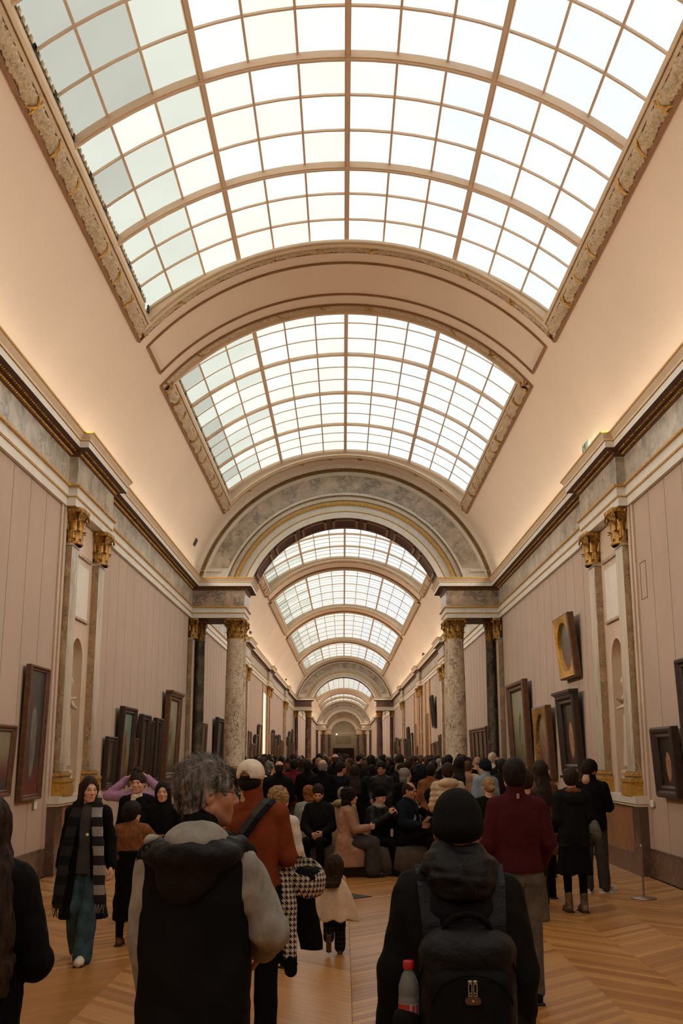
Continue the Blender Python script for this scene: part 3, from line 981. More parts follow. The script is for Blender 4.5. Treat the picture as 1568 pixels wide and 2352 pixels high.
def niche_bay(sgn, yc, label, deep=True):
    t = empty('niche_bay', (0, 0, 0)); tag(t, label, 'wall niche', kind='structure')
    S = lambda a, b_: (min(sgn * a, sgn * b_), max(sgn * a, sgn * b_))
    y0, y1 = yc - BAY, yc + BAY
    X = lambda mb, a, b_, *r_: mb.box(*S(a, b_), *r_)
    pl = MB()
    X(pl, W - .14, W + .03, y0 - .02, y1 + .02, 0, 1.03, 0)
    for e_ in (y0 - .02, y1 - .38): X(pl, W - .165, W, e_ - .012, e_ + .388, .30, 1.03, 1)
    for e_ in (y0 - .04, ): X(pl, W - .18, W, y0 - .04, y1 + .04, 0, .30, 2)
    pl.build('plinth', [M_PLINTH, M_BASE, M_BASE], t)
    sl = MB(); X(sl, W - .22, W + .1, y0 - .06, y1 + .06, 1.03, 1.14); X(sl, W - .19, W, y0 - .04, y1 + .04, .99, 1.03)
    sl.build('slab', M_WHITE, t)
    # edge strips
    for e_ in (y0 + .0, y1 - .12):
        tr = MB(); X(tr, W - .05, W + .03, e_, e_ + .12, 0.40 if not (y0 - .1 < e_ < y1 + .1) else 1.14, Z_ARB); tr.build('edge_strip', M_PINK, t)
    for e_ in (y0 - .13, y1 + .03):
        tr = MB(); X(tr, W - .03, W + .03, e_, e_ + .10, 0.40, Z_ARB); tr.build('edge_strip', M_PINK, t)
    pilaster(t, sgn, y0 + .38, mat=M_PIL); pilaster(t, sgn, y1 - .38, mat=M_PIL)
    # wall of the bay with the arched recess
    hw, zs, zb = .37, 3.27, 1.14
    mb = MB(); n = 16
    ya, yb = y0 + .60, y1 - .60
    arcp = [(yc + hw * math.cos(PI * i / n), zs + hw * math.sin(PI * i / n)) for i in range(n + 1)]   # from +y to -y
    xf = sgn * (W - .02); 
    vs = []; fs = []
    for (y_, z_) in arcp: vs.append((xf, y_, z_))
    outer = []
    for i in range(n + 1):
        f = i / n
        if f < .25: outer.append((yb, zs + (Z_ARB - zs) * f / .25))
        elif f > .75: outer.append((ya, zs + (Z_ARB - zs) * (1 - f) / .25))
        else: outer.append((yb + (ya - yb) * (f - .25) / .5, Z_ARB))
    for (y_, z_) in outer: vs.append((xf, y_, z_))
    fs = [(i, i + 1, n + 2 + i, n + 1 + i) for i in range(n)]
    mb.add(vs, fs)
    mb.add([(xf, yc + hw, zb), (xf, yb, zb), (xf, yb, zs), (xf, yc + hw, zs)], [(0, 1, 2, 3)])
    mb.add([(xf, yc - hw, zb), (xf, ya, zb), (xf, ya, zs), (xf, yc - hw, zs)], [(0, 1, 2, 3)])
    mb.build('bay_wall', M_PINK, t)
    # half-cylinder recess with a quarter-sphere head
    rc = MB(); nn = 12
    def ring(r_, z_):
        return [(sgn * (W - .02 + r_ * 1.05 * math.sin(PI * j / nn)), yc + r_ * math.cos(PI * j / nn), z_) for j in range(nn + 1)]
    rows = [ring(hw, zb), ring(hw, zs)] + [ring(hw * math.cos(PI / 2 * q / 6), zs + hw * math.sin(PI / 2 * q / 6)) for q in range(1, 7)]
    vs = [p for r_ in rows for p in r_]
    rc.add(vs, [(i * (nn + 1) + j, i * (nn + 1) + j + 1, (i + 1) * (nn + 1) + j + 1, (i + 1) * (nn + 1) + j) for i in range(len(rows) - 1) for j in range(nn)], 0, True)
    rc.add(ring(hw, zb + .001), [tuple(range(nn + 1))], 0)
    rc.build('recess', M_STATUE, t)
    # slightly proud framed panel and string mould above the recess
    pp = MB(); X(pp, W - .045, W, yc - .42, yc + .42, 3.98, 4.85); pp.build('upper_panel', M_WHITE, t)
    sm = MB(); X(sm, W - .07, W, yc - .52, yc + .52, 3.93, 3.965); X(sm, W - .06, W, yc - .60, yc + .60, 4.98, 5.03); sm.build('string_moulding', M_TAN, t)
    return t


niche_bay(-1, RESS[0], 'marble bay with arched niche and gilded pilasters on the wall behind the scarf woman')
niche_bay(1, RESS[0], 'marble bay with arched niche and gilded pilasters on the wall beside the metal stanchion')
for k, rr in enumerate(RESS[1:4]):
    for sgn in (-1, 1):
        t = empty('pilaster_bay', (0, 0, 0)); t['kind'] = 'structure'
        tag(t, 'flat pilasters with gilded capitals, %s pair beyond the marble arch, %s wall' % (('first', 'second', 'third')[k], 'left' if sgn < 0 else 'right'), 'pilaster')
        for s2 in (-1, 1):
            pilaster(t, sgn, rr + s2 * (BAY - .38), mat=M_PINK)
        sl = MB(); S = sorted((sgn * (W - .2), sgn * (W + .03))); sl.box(S[0], S[1], rr - BAY, rr + BAY, 0, 1.14); sl.build('plinth', M_PLINTH, t)


# lunette walls with their ring mouldings, entablature blocks and columns -----------
def ring(mb, r0, r1, yf, th, zc=None, n=56, mi=0):
    """flat annular band standing proud: r0<r1, front at yf"""
    mb.arc(VZ, [(r0, yf + th), (r0, yf), (r1, yf), (r1, yf + th)], 0.245 if zc is None else 0, PI - 0.245 if zc is None else PI, n, mi=mi, smooth=False, zclip=zc)


def arch_group(k, Y, colmat, desc, detail=True, ri=2.93, blk=2.92, order=False):
    depth = 1.55
    t = empty('transverse_arch', (0, 0, 0)); tag(t, desc, 'arch', kind='structure')
    zc = Z_CT
    n = 64 if detail else 32
    w = MB()
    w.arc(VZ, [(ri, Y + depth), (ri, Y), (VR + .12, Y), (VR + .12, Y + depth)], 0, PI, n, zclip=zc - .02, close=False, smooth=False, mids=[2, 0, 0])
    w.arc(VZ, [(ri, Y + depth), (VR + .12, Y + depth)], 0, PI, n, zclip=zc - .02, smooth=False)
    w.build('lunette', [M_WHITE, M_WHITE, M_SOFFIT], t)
    m = MB(); ring(m, 3.71, 4.22, Y - .012, .02, zc + .30, n); m.build('marble_band', M_GREY, t)
    for (a, b_, th, mat, nm) in ((4.26, 4.31, .05, M_WHITE, 'ring_moulding'), (4.345, 4.385, .05, M_BEAD, 'bead_ring'), (4.43, 4.55, .09, M_WHITE, 'ring_moulding'), (4.395, 4.415, .07, M_GOLD, 'gilded_fillet'), (3.62, 3.67, .05, M_WHITE, 'ring_moulding'),
                                 (3.585, 3.61, .06, M_BEAD, 'bead_ring'), (3.45, 3.47, .07, M_GOLDB, 'gilded_fillet'), (3.32, 3.39, .09, M_GOLDB, 'gilded_band'), (3.11, 3.13, .05, M_GOLDB, 'gilded_fillet'), (ri, 3.10, .04, M_WHITE, 'archivolt')):
        m = MB(); ring(m, a, b_, Y - th, th, zc, n); m.build(nm, mat, t)
    if detail:
        bd = MB()
        for (rr, st, bw) in ((4.365, .024, .022), (3.60, .022, .018), (3.355, .030, .035)):
            a = .27
            while a < PI - .27:
                x, z = rr * math.cos(a), VZ + rr * math.sin(a)
                if z > zc + .02:
                    e = Vector((math.cos(a), 0, math.sin(a))); tt = Vector((-math.sin(a), 0, math.cos(a)))
                    c = Vector((x, Y - .075 if rr != 3.355 else Y - .10, z))
                    bd.add([c - tt * bw, c - e * bw * .8, c + tt * bw, c + e * bw * .8, c - Vector((0, bw, 0))], [(0, 1, 4), (1, 2, 4), (2, 3, 4), (3, 0, 4)], 0 if rr == 3.355 else 1, True)
                a += st
        for sgn in (1, -1):       # bead line closing the marble band at the foot
            x = 3.62
            while x < 4.28:
                c = Vector((sgn * x, Y - .03, zc + .17)); bw = .02
                bd.add([c - Vector((bw, 0, 0)), c - Vector((0, 0, bw)), c + Vector((bw, 0, 0)), c + Vector((0, 0, bw)), c - Vector((0, bw, 0))], [(0, 1, 4), (1, 2, 4), (2, 3, 4), (3, 0, 4)], 0, True); x += .07
        tag(bd.build('bead_row', [M_GOLDB, M_BEAD], t), kind='stuff')
        for sgn in (1, -1):
            m = MB(); xa, xb = sorted((sgn * 3.63, sgn * 4.255)); m.box(xa, xb, Y - .046, Y, zc + .20, zc + .25); m.build('foot_moulding', M_WHITE, t)
        # soffit coffers
        nc = 7
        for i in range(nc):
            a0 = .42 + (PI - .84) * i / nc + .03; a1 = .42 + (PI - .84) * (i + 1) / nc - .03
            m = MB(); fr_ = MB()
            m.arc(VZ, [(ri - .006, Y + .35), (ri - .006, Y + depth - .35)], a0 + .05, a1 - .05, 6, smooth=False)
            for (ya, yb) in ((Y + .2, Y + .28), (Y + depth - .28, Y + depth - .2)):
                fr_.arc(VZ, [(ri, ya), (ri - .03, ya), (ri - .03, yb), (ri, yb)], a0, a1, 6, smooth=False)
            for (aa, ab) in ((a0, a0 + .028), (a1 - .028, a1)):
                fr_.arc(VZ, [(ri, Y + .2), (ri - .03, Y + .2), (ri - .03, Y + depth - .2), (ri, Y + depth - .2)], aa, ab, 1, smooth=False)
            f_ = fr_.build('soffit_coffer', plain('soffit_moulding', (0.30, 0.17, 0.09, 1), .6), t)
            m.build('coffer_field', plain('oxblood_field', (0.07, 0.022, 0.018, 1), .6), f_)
    # entablature blocks
    for sgn in (1, -1):
        root = None
        for pn, (i0, i1) in (('block_architrave', (0, 9)), ('block_frieze', (9, 10)), ('block_cornice', (10, 22))):
            mb = MB()
            pts = ENT[i0:i1 + 1]; mids = [p[2] for p in pts[:-1]]
            kk = len(pts); vs = []
            for (d, z, _) in pts:
                d2 = d - .07 if d > 0 else (0 if z > 6 else -.0)
                vs += [(sgn * (W + .05), Y - d2 - 0.02, z), (sgn * (blk - d2), Y - d2 - 0.02, z), (sgn * (blk - d2), Y + depth + d2, z), (sgn * (W + .05), Y + depth + d2, z)]
            o_ = len(mb.v); mb.v.extend(vs)
            for i in range(kk - 1):
                for j in range(3):
                    mb.f.append((o_ + i * 4 + j, o_ + i * 4 + j + 1, o_ + i * 4 + 5 + j, o_ + i * 4 + 4 + j)); mb.m.append(mids[i]); mb.sm.append(False)
            if pn == 'block_architrave':
                mb.f.append(tuple(o_ + j for j in range(4))); mb.m.append(4); mb.sm.append(False)
            if pn == 'block_cornice':
                mb.f.append(tuple(o_ + (kk - 1) * 4 + j for j in range(4))); mb.m.append(0); mb.sm.append(False)
            mats_ = list(ENT_M)
            if k > 0: mats_[1] = M_COLR if k == 1 else M_CREAM
            else: mats_[1] = M_FRB
            mb.build(pn, mats_, t)
        if detail:
            bd = MB(); x = blk + .02
            while x < W - .1:
                for z_, dd, s_ in ((6.432, .035, .022), (6.487, .09, .024)):
                    c = Vector((sgn * x, Y - .02 - dd - .01, z_)); bw = s_
                    bd.add([c - Vector((bw, 0, 0)), c - Vector((0, 0, bw)), c + Vector((bw, 0, 0)), c + Vector((0, 0, bw)), c - Vector((0, bw, 0))], [(0, 1, 4), (1, 2, 4), (2, 3, 4), (3, 0, 4)], 0, True)
                x += .062
            tag(bd.build('bead_row', M_GOLD, t), kind='stuff')
    return t


M_FRB = marble('arabesque_marble', (0.44, 0.33, 0.23, 1), (0.33, 0.24, 0.17, 1), (0.10, 0.09, 0.08, 1), 2.6, 0.25, 0.09, 0.9)
arch_group(0, GROUPS_Y[0], M_COLA, 'great marble arch with gilded mouldings, nearest of the arches spanning the gallery')
arch_group(1, GROUPS_Y[1], M_COLR, 'grey marble arch on dark red columns, second across the gallery', detail=False)
arch_group(2, GROUPS_Y[2], M_COLR, 'small distant marble arch, third across the gallery', detail=False)
arch_group(3, GROUPS_Y[3], M_COLR, 'farthest small arch framing the end wall', detail=False, ri=2.55, blk=2.5)
for k, Y in enumerate(GROUPS_Y):
    for sgn in (-1, 1):
        side = 'left' if sgn < 0 else 'right'
        nm = ('great marble arch', 'second arch', 'third arch', 'farthest arch')[k]
        mat = (M_COLA, M_COLR, M_COLR, M_COLR)[k]
        cx = 3.20 if k < 3 else 2.8
        adj = ('cream brown-veined column' if k == 0 else 'dark red marble column')
        column(sgn * cx, Y + .33, mat, '%s under the %s of the %s, front of pair' % (adj, side, nm), 'columns under the arches')
        column(sgn * cx, Y + 1.22, mat, '%s under the %s of the %s, rear of pair' % (adj, side, nm), 'columns under the arches')
        column(sgn * 4.27, Y + .80, M_COLG if k == 0 else mat, 'polished dark marble column close to the %s wall under the %s' % (side, nm), 'columns under the arches', r=.15, ped=False)
        t = empty('pilaster_bay', (0, 0, 0)); t['kind'] = 'structure'; tag(t, 'flat wall pilaster with gilded capital at the %s foot of the %s' % (side, nm), 'pilaster')
        pilaster(t, sgn, Y + .28, mat=M_PINK, facex=W - .10); pilaster(t, sgn, Y + 1.28, mat=M_PINK, facex=W - .10)
        pb = MB(); S = sorted((sgn * (W - .2), sgn * (W + .03))); pb.box(S[0], S[1], Y - .05, Y + 1.6, 0, 1.14); pb.build('plinth', M_PLINTH, t)

# bright curtained window in the left wall of the second room
wb = MB()
wb.box(-W - .0, -W + .06, 59.6, 59.85, 0.4, 5.6, 1); wb.box(-W, -W + .06, 62.0, 62.25, 0.4, 5.6, 1)
wn = wb.build('window_1', [M_CREAM, plain('warm_reveal', (0.55, 0.33, 0.2, 1), .7)]); tag(wn, kind='structure')
mw = bpy.data.materials.new('lit_curtain'); mw.use_nodes = True
bb_ = mw.node_tree.nodes['Principled BSDF']; bb_.inputs['Base Color'].default_value = (.8, .6, .45, 1)
bb_.inputs['Emission Color'].default_value = (1.0, .66, .43, 1); bb_.inputs['Emission Strength'].default_value = 1.2
for i, (za, zb) in enumerate(((.6, 1.5), (1.52, 2.4), (2.42, 3.3), (3.32, 4.2), (4.22, 5.1))):
    MB().box(-W - .0, -W + .02, 59.85, 62.0, za, zb).build('pane', mw, wn)
ob = MB()
for y_, h_ in ((57.0, 5.6), (66.5, 5.6)):
    ob.box(W - .08, W + .02, y_, y_ + .5, .4, h_)
    ob.box(W - .08, W + .02, y_ + 3.0, y_ + 3.5, .4, h_)
wo = ob.build('door_1', plain('warm_lit_jamb', (0.62, 0.36, 0.15, 1), .6)); tag(wo, kind='structure')  # amber colour carries the warm light glowing on the jambs
MB().box(W - .05, W + .02, 57.5, 60.0, .4, 3.9).build('door_leaf', M_BROWNWOOD, wo)
MB().box(W - .05, W + .02, 67.0, 69.5, .4, 3.6).build('door_leaf', M_BROWNWOOD, wo)
# ================================================================ people: implicit surfaces, one continuous mesh per body
F32 = np.float32


def V3(*a):
    return np.array(a, dtype=F32)


def fn(P, f, seed=0, st=(1, 1, 1)):
    """smooth folds: a few warped sine waves, about -1..1"""
    r_ = np.random.RandomState(seed)
    Q = P * (np.array(st, dtype=F32) * f)
    w = np.zeros(len(P), dtype=F32)
    for i in range(4):
        k = r_.normal(size=3).astype(F32); k /= np.linalg.norm(k)
        k2 = r_.normal(size=3).astype(F32)
        w += np.sin(Q @ k * (1 + .45 * i) + 1.3 * np.sin(Q @ k2 * .6 + r_.rand() * 6) + r_.rand() * 6)
    return w / 4.0


def cap(a, b, ra, rb=None, sq=None):
    a = V3(*a); b = V3(*b); rb = ra if rb is None else rb
    ab = b - a; L2 = max(float(ab @ ab), 1e-9)

    def f(P):
        t = np.clip(((P - a) @ ab) / L2, 0, 1)
        D = P - a - t[:, None] * ab
        if sq is not None:
            D = D * np.array([1 / sq[0], 1 / sq[1], 1 / sq[2]], dtype=F32)
        return (np.sqrt((D * D).sum(1)) - (ra + (rb - ra) * t)).astype(F32)
    return f


def ell(c, r, R3=None):
    c = V3(*c); r = V3(*r)
    M = None if R3 is None else np.array(R3, dtype=F32)

    def f(P):
        Q = P - c
        if M is not None: Q = Q @ M
        k0 = np.sqrt(((Q / r) ** 2).sum(1)); k1 = np.sqrt(((Q / (r * r)) ** 2).sum(1)) + 1e-6
        return k0 * (k0 - 1) / k1
    return f


def loft(rows, p=2.4, cap_r=0.0):
    """rows of (z, rx, ry, cx, cy), rising z"""
    A = np.array([list(r) + [0] * (5 - len(r)) for r in rows], dtype=F32)
    z = A[:, 0]

    def f(P):
        zz = P[:, 2]
        rx = np.interp(zz, z, A[:, 1]); ry = np.interp(zz, z, A[:, 2]); cx = np.interp(zz, z, A[:, 3]); cy = np.interp(zz, z, A[:, 4])
        k = (np.abs((P[:, 0] - cx) / rx) ** p + np.abs((P[:, 1] - cy) / ry) ** p) ** (1.0 / p)
        d = (k - 1) * np.minimum(rx, ry)
        return np.maximum(d, np.maximum(z[0] - zz, zz - z[-1])).astype(F32)
    return f


def box3(c, hs, r=.01, R3=None):
    c = V3(*c); hs = V3(*hs) - r
    M = None if R3 is None else np.array(R3, dtype=F32)

    def f(P):
        Q = P - c
        if M is not None: Q = Q @ M
        q = np.abs(Q) - hs
        return (np.sqrt((np.maximum(q, 0) ** 2).sum(1)) + np.minimum(q.max(1), 0) - r).astype(F32)
    return f


def smin(a, b, k):
    h = np.clip(.5 + .5 * (b - a) / k, 0, 1)
    return b + (a - b) * h - k * h * (1 - h)


def U(fs, k=.03):
    def f(P):
        d = fs[0](P)
        for g_ in fs[1:]:
            d = smin(d, g_(P), k)
        return d
    return f


def sub(f, g_, k=.01):
    return lambda P: -smin(-f(P), g_(P), k)


def inter(f, g_):
    return lambda P: np.maximum(f(P), g_(P))


def disp(f, h):
    return lambda P: f(P) + h(P)


def shell(f, th):
    return lambda P: np.abs(f(P)) - th


def below(z):
    return lambda P: P[:, 2] - z


def above(z):
    return lambda P: z - P[:, 2]


def snet(f, lo, hi, h):
    """surface nets over a grid refined only near the surface -> verts, quads"""
    B = 4
    lo = np.array(lo, dtype=float); hi = np.array(hi, dtype=float)
    nb = np.maximum(1, np.ceil((hi - lo) / (h * B)).astype(int)) 
    n = nb * B
    cs = [lo[i] + (np.arange(nb[i]) + .5) * h * B - h * .5 for i in range(3)]
    G = np.stack(np.meshgrid(*cs, indexing='ij'), -1).reshape(-1, 3).astype(F32)
    dc = f(G)
    act = np.abs(dc) < h * B * 1.35
    V = np.repeat(np.repeat(np.repeat(dc.reshape(nb), B, 0), B, 1), B, 2).astype(F32)
    idx = np.nonzero(act)[0]
    if len(idx) == 0:
        return np.zeros((0, 3)), []
    bi = np.stack(np.unravel_index(idx, nb), -1) * B
    off = np.stack(np.meshgrid(*[np.arange(B)] * 3, indexing='ij'), -1).reshape(-1, 3)
    fi = (bi[:, None, :] + off[None]).reshape(-1, 3)
    Pf = (lo + fi * h).astype(F32)
    V[fi[:, 0], fi[:, 1], fi[:, 2]] = f(Pf)
    V[0] = V[-1] = 1; V[:, 0] = V[:, -1] = 1; V[:, :, 0] = V[:, :, -1] = 1
    S = V < 0
    a = S[:-1, :-1, :-1].astype(np.int8)
    cnt = np.zeros([d - 1 for d in V.shape], dtype=np.int8)
    for dx in (0, 1):
        for dy in (0, 1):
            for dz in (0, 1):
                cnt += S[dx:V.shape[0] - 1 + dx, dy:V.shape[1] - 1 + dy, dz:V.shape[2] - 1 + dz]
    cell = (cnt > 0) & (cnt < 8)
    ci = np.stack(np.nonzero(cell), -1)
    if len(ci) == 0:
        return np.zeros((0, 3)), []
    ids = -np.ones(cell.shape, dtype=np.int64); ids[cell] = np.arange(len(ci))
    acc = np.zeros((len(ci), 3)); num = np.zeros(len(ci))
    corners = [(x, y, z) for x in (0, 1) for y in (0, 1) for z in (0, 1)]
    for c1 in corners:
        for ax in range(3):
            if c1[ax] == 1: continue
            c2 = list(c1); c2[ax] = 1
            v1 = V[ci[:, 0] + c1[0], ci[:, 1] + c1[1], ci[:, 2] + c1[2]]
            v2 = V[ci[:, 0] + c2[0], ci[:, 1] + c2[1], ci[:, 2] + c2[2]]
            m = (v1 < 0) != (v2 < 0)
            t = np.where(m, v1 / np.where(m, v1 - v2, 1), 0)
            p = np.array(c1, dtype=float)[None] + t[:, None] * (np.array(c2) - np.array(c1))[None]
            acc[m] += p[m]; num[m] += 1
    vs = lo + (ci + acc / num[:, None]) * h
    quads = []
    for ax in range(3):
        sl1 = [slice(1, -1)] * 3; sl1[ax] = slice(0, -1)
        sl2 = [slice(1, -1)] * 3; sl2[ax] = slice(1, None)
        s1 = S[tuple(sl1)]; s2 = S[tuple(sl2)]
        e = np.stack(np.nonzero(s1 != s2), -1)
        if len(e) == 0: continue
        st = s1[e[:, 0], e[:, 1], e[:, 2]]
        e = e + 1; e[:, ax] -= 1
        o1, o2 = [(1, 2), (2, 0), (0, 1)][ax]
        q = []
        for (d1, d2) in ((-1, -1), (0, -1), (0, 0), (-1, 0)):
            c_ = e.copy(); c_[:, o1] += d1; c_[:, o2] += d2
            q.append(ids[c_[:, 0], c_[:, 1], c_[:, 2]])
        q = np.stack(q, -1)
        q[~st] = q[~st][:, ::-1]
        quads.append(q)
    q = np.concatenate(quads)
    q = q[(q >= 0).all(1)]
    return vs, q


def npmesh(name, vs, quads, mat, col=None, parent=None, smooth=True):
    me = bpy.data.meshes.new(name)
    nq = len(quads)
    me.vertices.add(len(vs)); me.vertices.foreach_set('co', np.asarray(vs, dtype=F32).ravel())
    me.loops.add(nq * 4); me.loops.foreach_set('vertex_index', np.asarray(quads, dtype=np.int32).ravel())
    me.polygons.add(nq); me.polygons.foreach_set('loop_start', np.arange(nq, dtype=np.int32) * 4)
    me.polygons.foreach_set('loop_total', np.full(nq, 4, dtype=np.int32))
    me.polygons.foreach_set('use_smooth', np.full(nq, smooth))
    for m in (mat if isinstance(mat, (list, tuple)) else [mat]): me.materials.append(m)
    if col is not None:
        a = me.color_attributes.new('tint', 'FLOAT_COLOR', 'POINT')
        a.data.foreach_set('color', np.asarray(col, dtype=F32).ravel())
    me.update(); me.validate()
    o = bpy.data.objects.new(name, me); COL.objects.link(o)
    if parent is not None: o.parent = parent
    return o


# ---- materials for people
def skin(name, col):
    m, nt, b = nodes_of(name)
    at = NN(nt, 'ShaderNodeAttribute', attribute_name='tint')
    n = noise(nt, objc(nt), 40, 3)
    c = mixc(nt, ramp(nt, n.outputs[0], [(.3, (0, 0, 0, 1)), (.8, (.35, .35, .35, 1))]), col, tuple(x * .8 for x in col[:3]) + (1,))
    LK(nt, mixc(nt, 1.0, c, at.outputs['Color'], 'MULTIPLY'), b.inputs['Base Color'])
    b.inputs['Roughness'].default_value = .5
    b.inputs['Subsurface Weight'].default_value = 0.0
    return m


SK = {'light': skin('skin_light', (0.68, 0.38, 0.26, 1)), 'tan': skin('skin_tan', (0.50, 0.25, 0.15, 1)), 'dark': skin('skin_dark', (0.20, 0.09, 0.055, 1))}


def cloth(name, col, rough=.85, bsc=120, bst=.25, var=.12, spec=.12, wr=0.0):
    if name in MATS: return MATS[name]
    m, nt, b = nodes_of(name)
    v = objc(nt)
    n = noise(nt, v, 9, 4, .65)
    LK(nt, ramp(nt, n.outputs[0], [(.3, tuple(c * (1 - 2 * var) for c in col[:3]) + (1,)), (.7, tuple(min(1, c * (1 + var)) for c in col[:3]) + (1,))]), b.inputs['Base Color'])
    b.inputs['Roughness'].default_value = rough; b.inputs['Specular IOR Level'].default_value = spec
    b.inputs['Sheen Weight'].default_value = 0
    n2 = noise(nt, v, bsc, 3, .7)
    if wr > 0:
        n3 = noise(nt, v, 14, 4, .6, 1.5)
        ad = NN(nt, 'ShaderNodeMath', operation='MULTIPLY_ADD'); LK(nt, n3.outputs[0], ad.inputs[0]); ad.inputs[1].default_value = wr; LK(nt, n2.outputs[0], ad.inputs[2])
        bump(nt, b, ad.outputs[0], bst, .012)
    else:
        bump(nt, b, n2.outputs[0], bst, .004)
    MATS[name] = m
    return m


def hairmat(name, c1, c2, sc=60, mix=(.35, .65)):
    if name in MATS: return MATS[name]
    m, nt, b = nodes_of(name)
    v = objc(nt, (1, 1, .18))
    n = noise(nt, v, sc, 5, .7, .4)
    LK(nt, ramp(nt, n.outputs[0], [(mix[0], c1), (mix[1], c2)]), b.inputs['Base Color'])
    b.inputs['Roughness'].default_value = .6; b.inputs['Specular IOR Level'].default_value = .15
    bump(nt, b, n.outputs[0], .6, .01)
    MATS[name] = m
    return m


H_BLACK = hairmat('black_hair', (.006, .004, .003, 1), (.022, .014, .010, 1))
H_DBROWN = hairmat('dark_brown_hair', (.012, .007, .004, 1), (.05, .028, .016, 1))
H_BROWN = hairmat('brown_hair', (.035, .018, .009, 1), (.12, .065, .03, 1))
H_BLOND = hairmat('blonde_hair', (.16, .09, .035, 1), (.46, .30, .13, 1))
H_GREY = hairmat('grey_hair', (.03, .027, .024, 1), (.34, .32, .29, 1), 38, (.40, .66))
H_LGREY = hairmat('pale_grey_hair', (.15, .13, .11, 1), (.36, .32, .27, 1))
H_RED = hairmat('ginger_hair', (.20, .06, .015, 1), (.42, .15, .04, 1))
C_BLACK = cloth('black_cloth', (.0045, .004, .004, 1))
C_BLACKN = cloth('black_nylon', (.006, .006, .0065, 1), .5, 90, .3, .1, .25, 1.6)
C_CHAR = cloth('charcoal_cloth', (.009, .0085, .008, 1))
C_NAVY = cloth('navy_cloth', (.009, .012, .020, 1))
C_GREY = cloth('grey_melange_fleece', (.36, .35, .31, 1), .95, 160, .4, .18, .15)
C_DGREY = cloth('dark_grey_cloth', (.06, .057, .052, 1))
C_RUST = cloth('rust_wool', (.21, .048, .016, 1), .95, 140, .5)
C_MAROON = cloth('maroon_wool', (.065, .011, .014, 1), .95, 140, .45)
C_CAMEL = cloth('camel_wool', (.42, .25, .16, 1), .95, 100, .4)
C_CREAM = cloth('cream_wool', (.72, .56, .40, 1), .95, 100, .4)
C_PUFF = cloth('cream_puffer', (.58, .44, .28, 1), .7, 60, .4)
C_MUST = cloth('straw_puffer', (.38, .28, .14, 1), .7)
C_TEDDY = cloth('teddy_brown_pile', (.26, .10, .035, 1), .95, 60, 1.0, .25)
C_LILAC = cloth('lilac_knit', (.42, .24, .40, 1), .95)
C_WHITE = cloth('white_knit', (.75, .71, .62, 1), .95)
C_RED = cloth('red_cloth', (.28, .012, .014, 1))
C_WINE = cloth('wine_cloth', (.15, .012, .022, 1))
C_JEAN = cloth('blue_denim', (.045, .085, .105, 1), .9, 200, .3, .3)
C_GJEAN = cloth('grey_denim', (.13, .12, .10, 1), .9, 200, .3, .2)
C_OLIVE = cloth('dark_green_cloth', (.012, .03, .022, 1))
C_BROWN = cloth('brown_cloth', (.16, .065, .025, 1))
C_BLUE = cloth('pale_blue_cloth', (.25, .32, .38, 1))
C_LTH = cloth('black_leather', (.010, .009, .009, 1), .35, 60, .4, .1, .5)
C_SHOE = cloth('white_leather', (.62, .56, .46, 1), .6, 60, .1, .05, .4)
C_BOOT = cloth('bronze_boot_leather', (.16, .10, .05, 1), .35, 40, .3, .4, .5)
C_SOLE = cloth('rubber_sole', (.03, .025, .02, 1), .6)


def checks(name, a, b_, fx, fz, thr=.5, tert=None):
    """woven check along object X/Z"""
    m, nt, b = nodes_of(name)
    tc = NN(nt, 'ShaderNodeTexCoord'); s = NN(nt, 'ShaderNodeSeparateXYZ'); LK(nt, tc.outputs['Object'], s.inputs[0])
    def band(o, f):
        ml_ = NN(nt, 'ShaderNodeMath', operation='MULTIPLY'); LK(nt, o, ml_.inputs[0]); ml_.inputs[1].default_value = f
        fr = NN(nt, 'ShaderNodeMath', operation='FRACT'); LK(nt, ml_.outputs[0], fr.inputs[0])
        gt = NN(nt, 'ShaderNodeMath', operation='GREATER_THAN'); LK(nt, fr.outputs[0], gt.inputs[0]); gt.inputs[1].default_value = thr
        return gt.outputs[0]
    bx, bz = band(s.outputs[0], fx), band(s.outputs[2], fz)
    ad = NN(nt, 'ShaderNodeMath', operation='ADD'); LK(nt, bx, ad.inputs[0]); LK(nt, bz, ad.inputs[1])
    mu = NN(nt, 'ShaderNodeMath', operation='MULTIPLY'); LK(nt, ad.outputs[0], mu.inputs[0]); mu.inputs[1].default_value = .5
    mid = tert or tuple((p + q) / 2 for p, q in zip(a, b_))
    c = ramp(nt, mu.outputs[0], [(0.0, a), (.4, mid), (.8, b_)], 'CONSTANT')
    n = noise(nt, tc.outputs['Object'], 90, 3, .7)
    LK(nt, mixc(nt, n.outputs[0], c, tuple(x * .4 for x in a[:3]) + (1,)), b.inputs['Base Color'])
    b.inputs['Roughness'].default_value = .95; b.inputs['Specular IOR Level'].default_value = .15
    bump(nt, b, n.outputs[0], .4, .004)
    return m


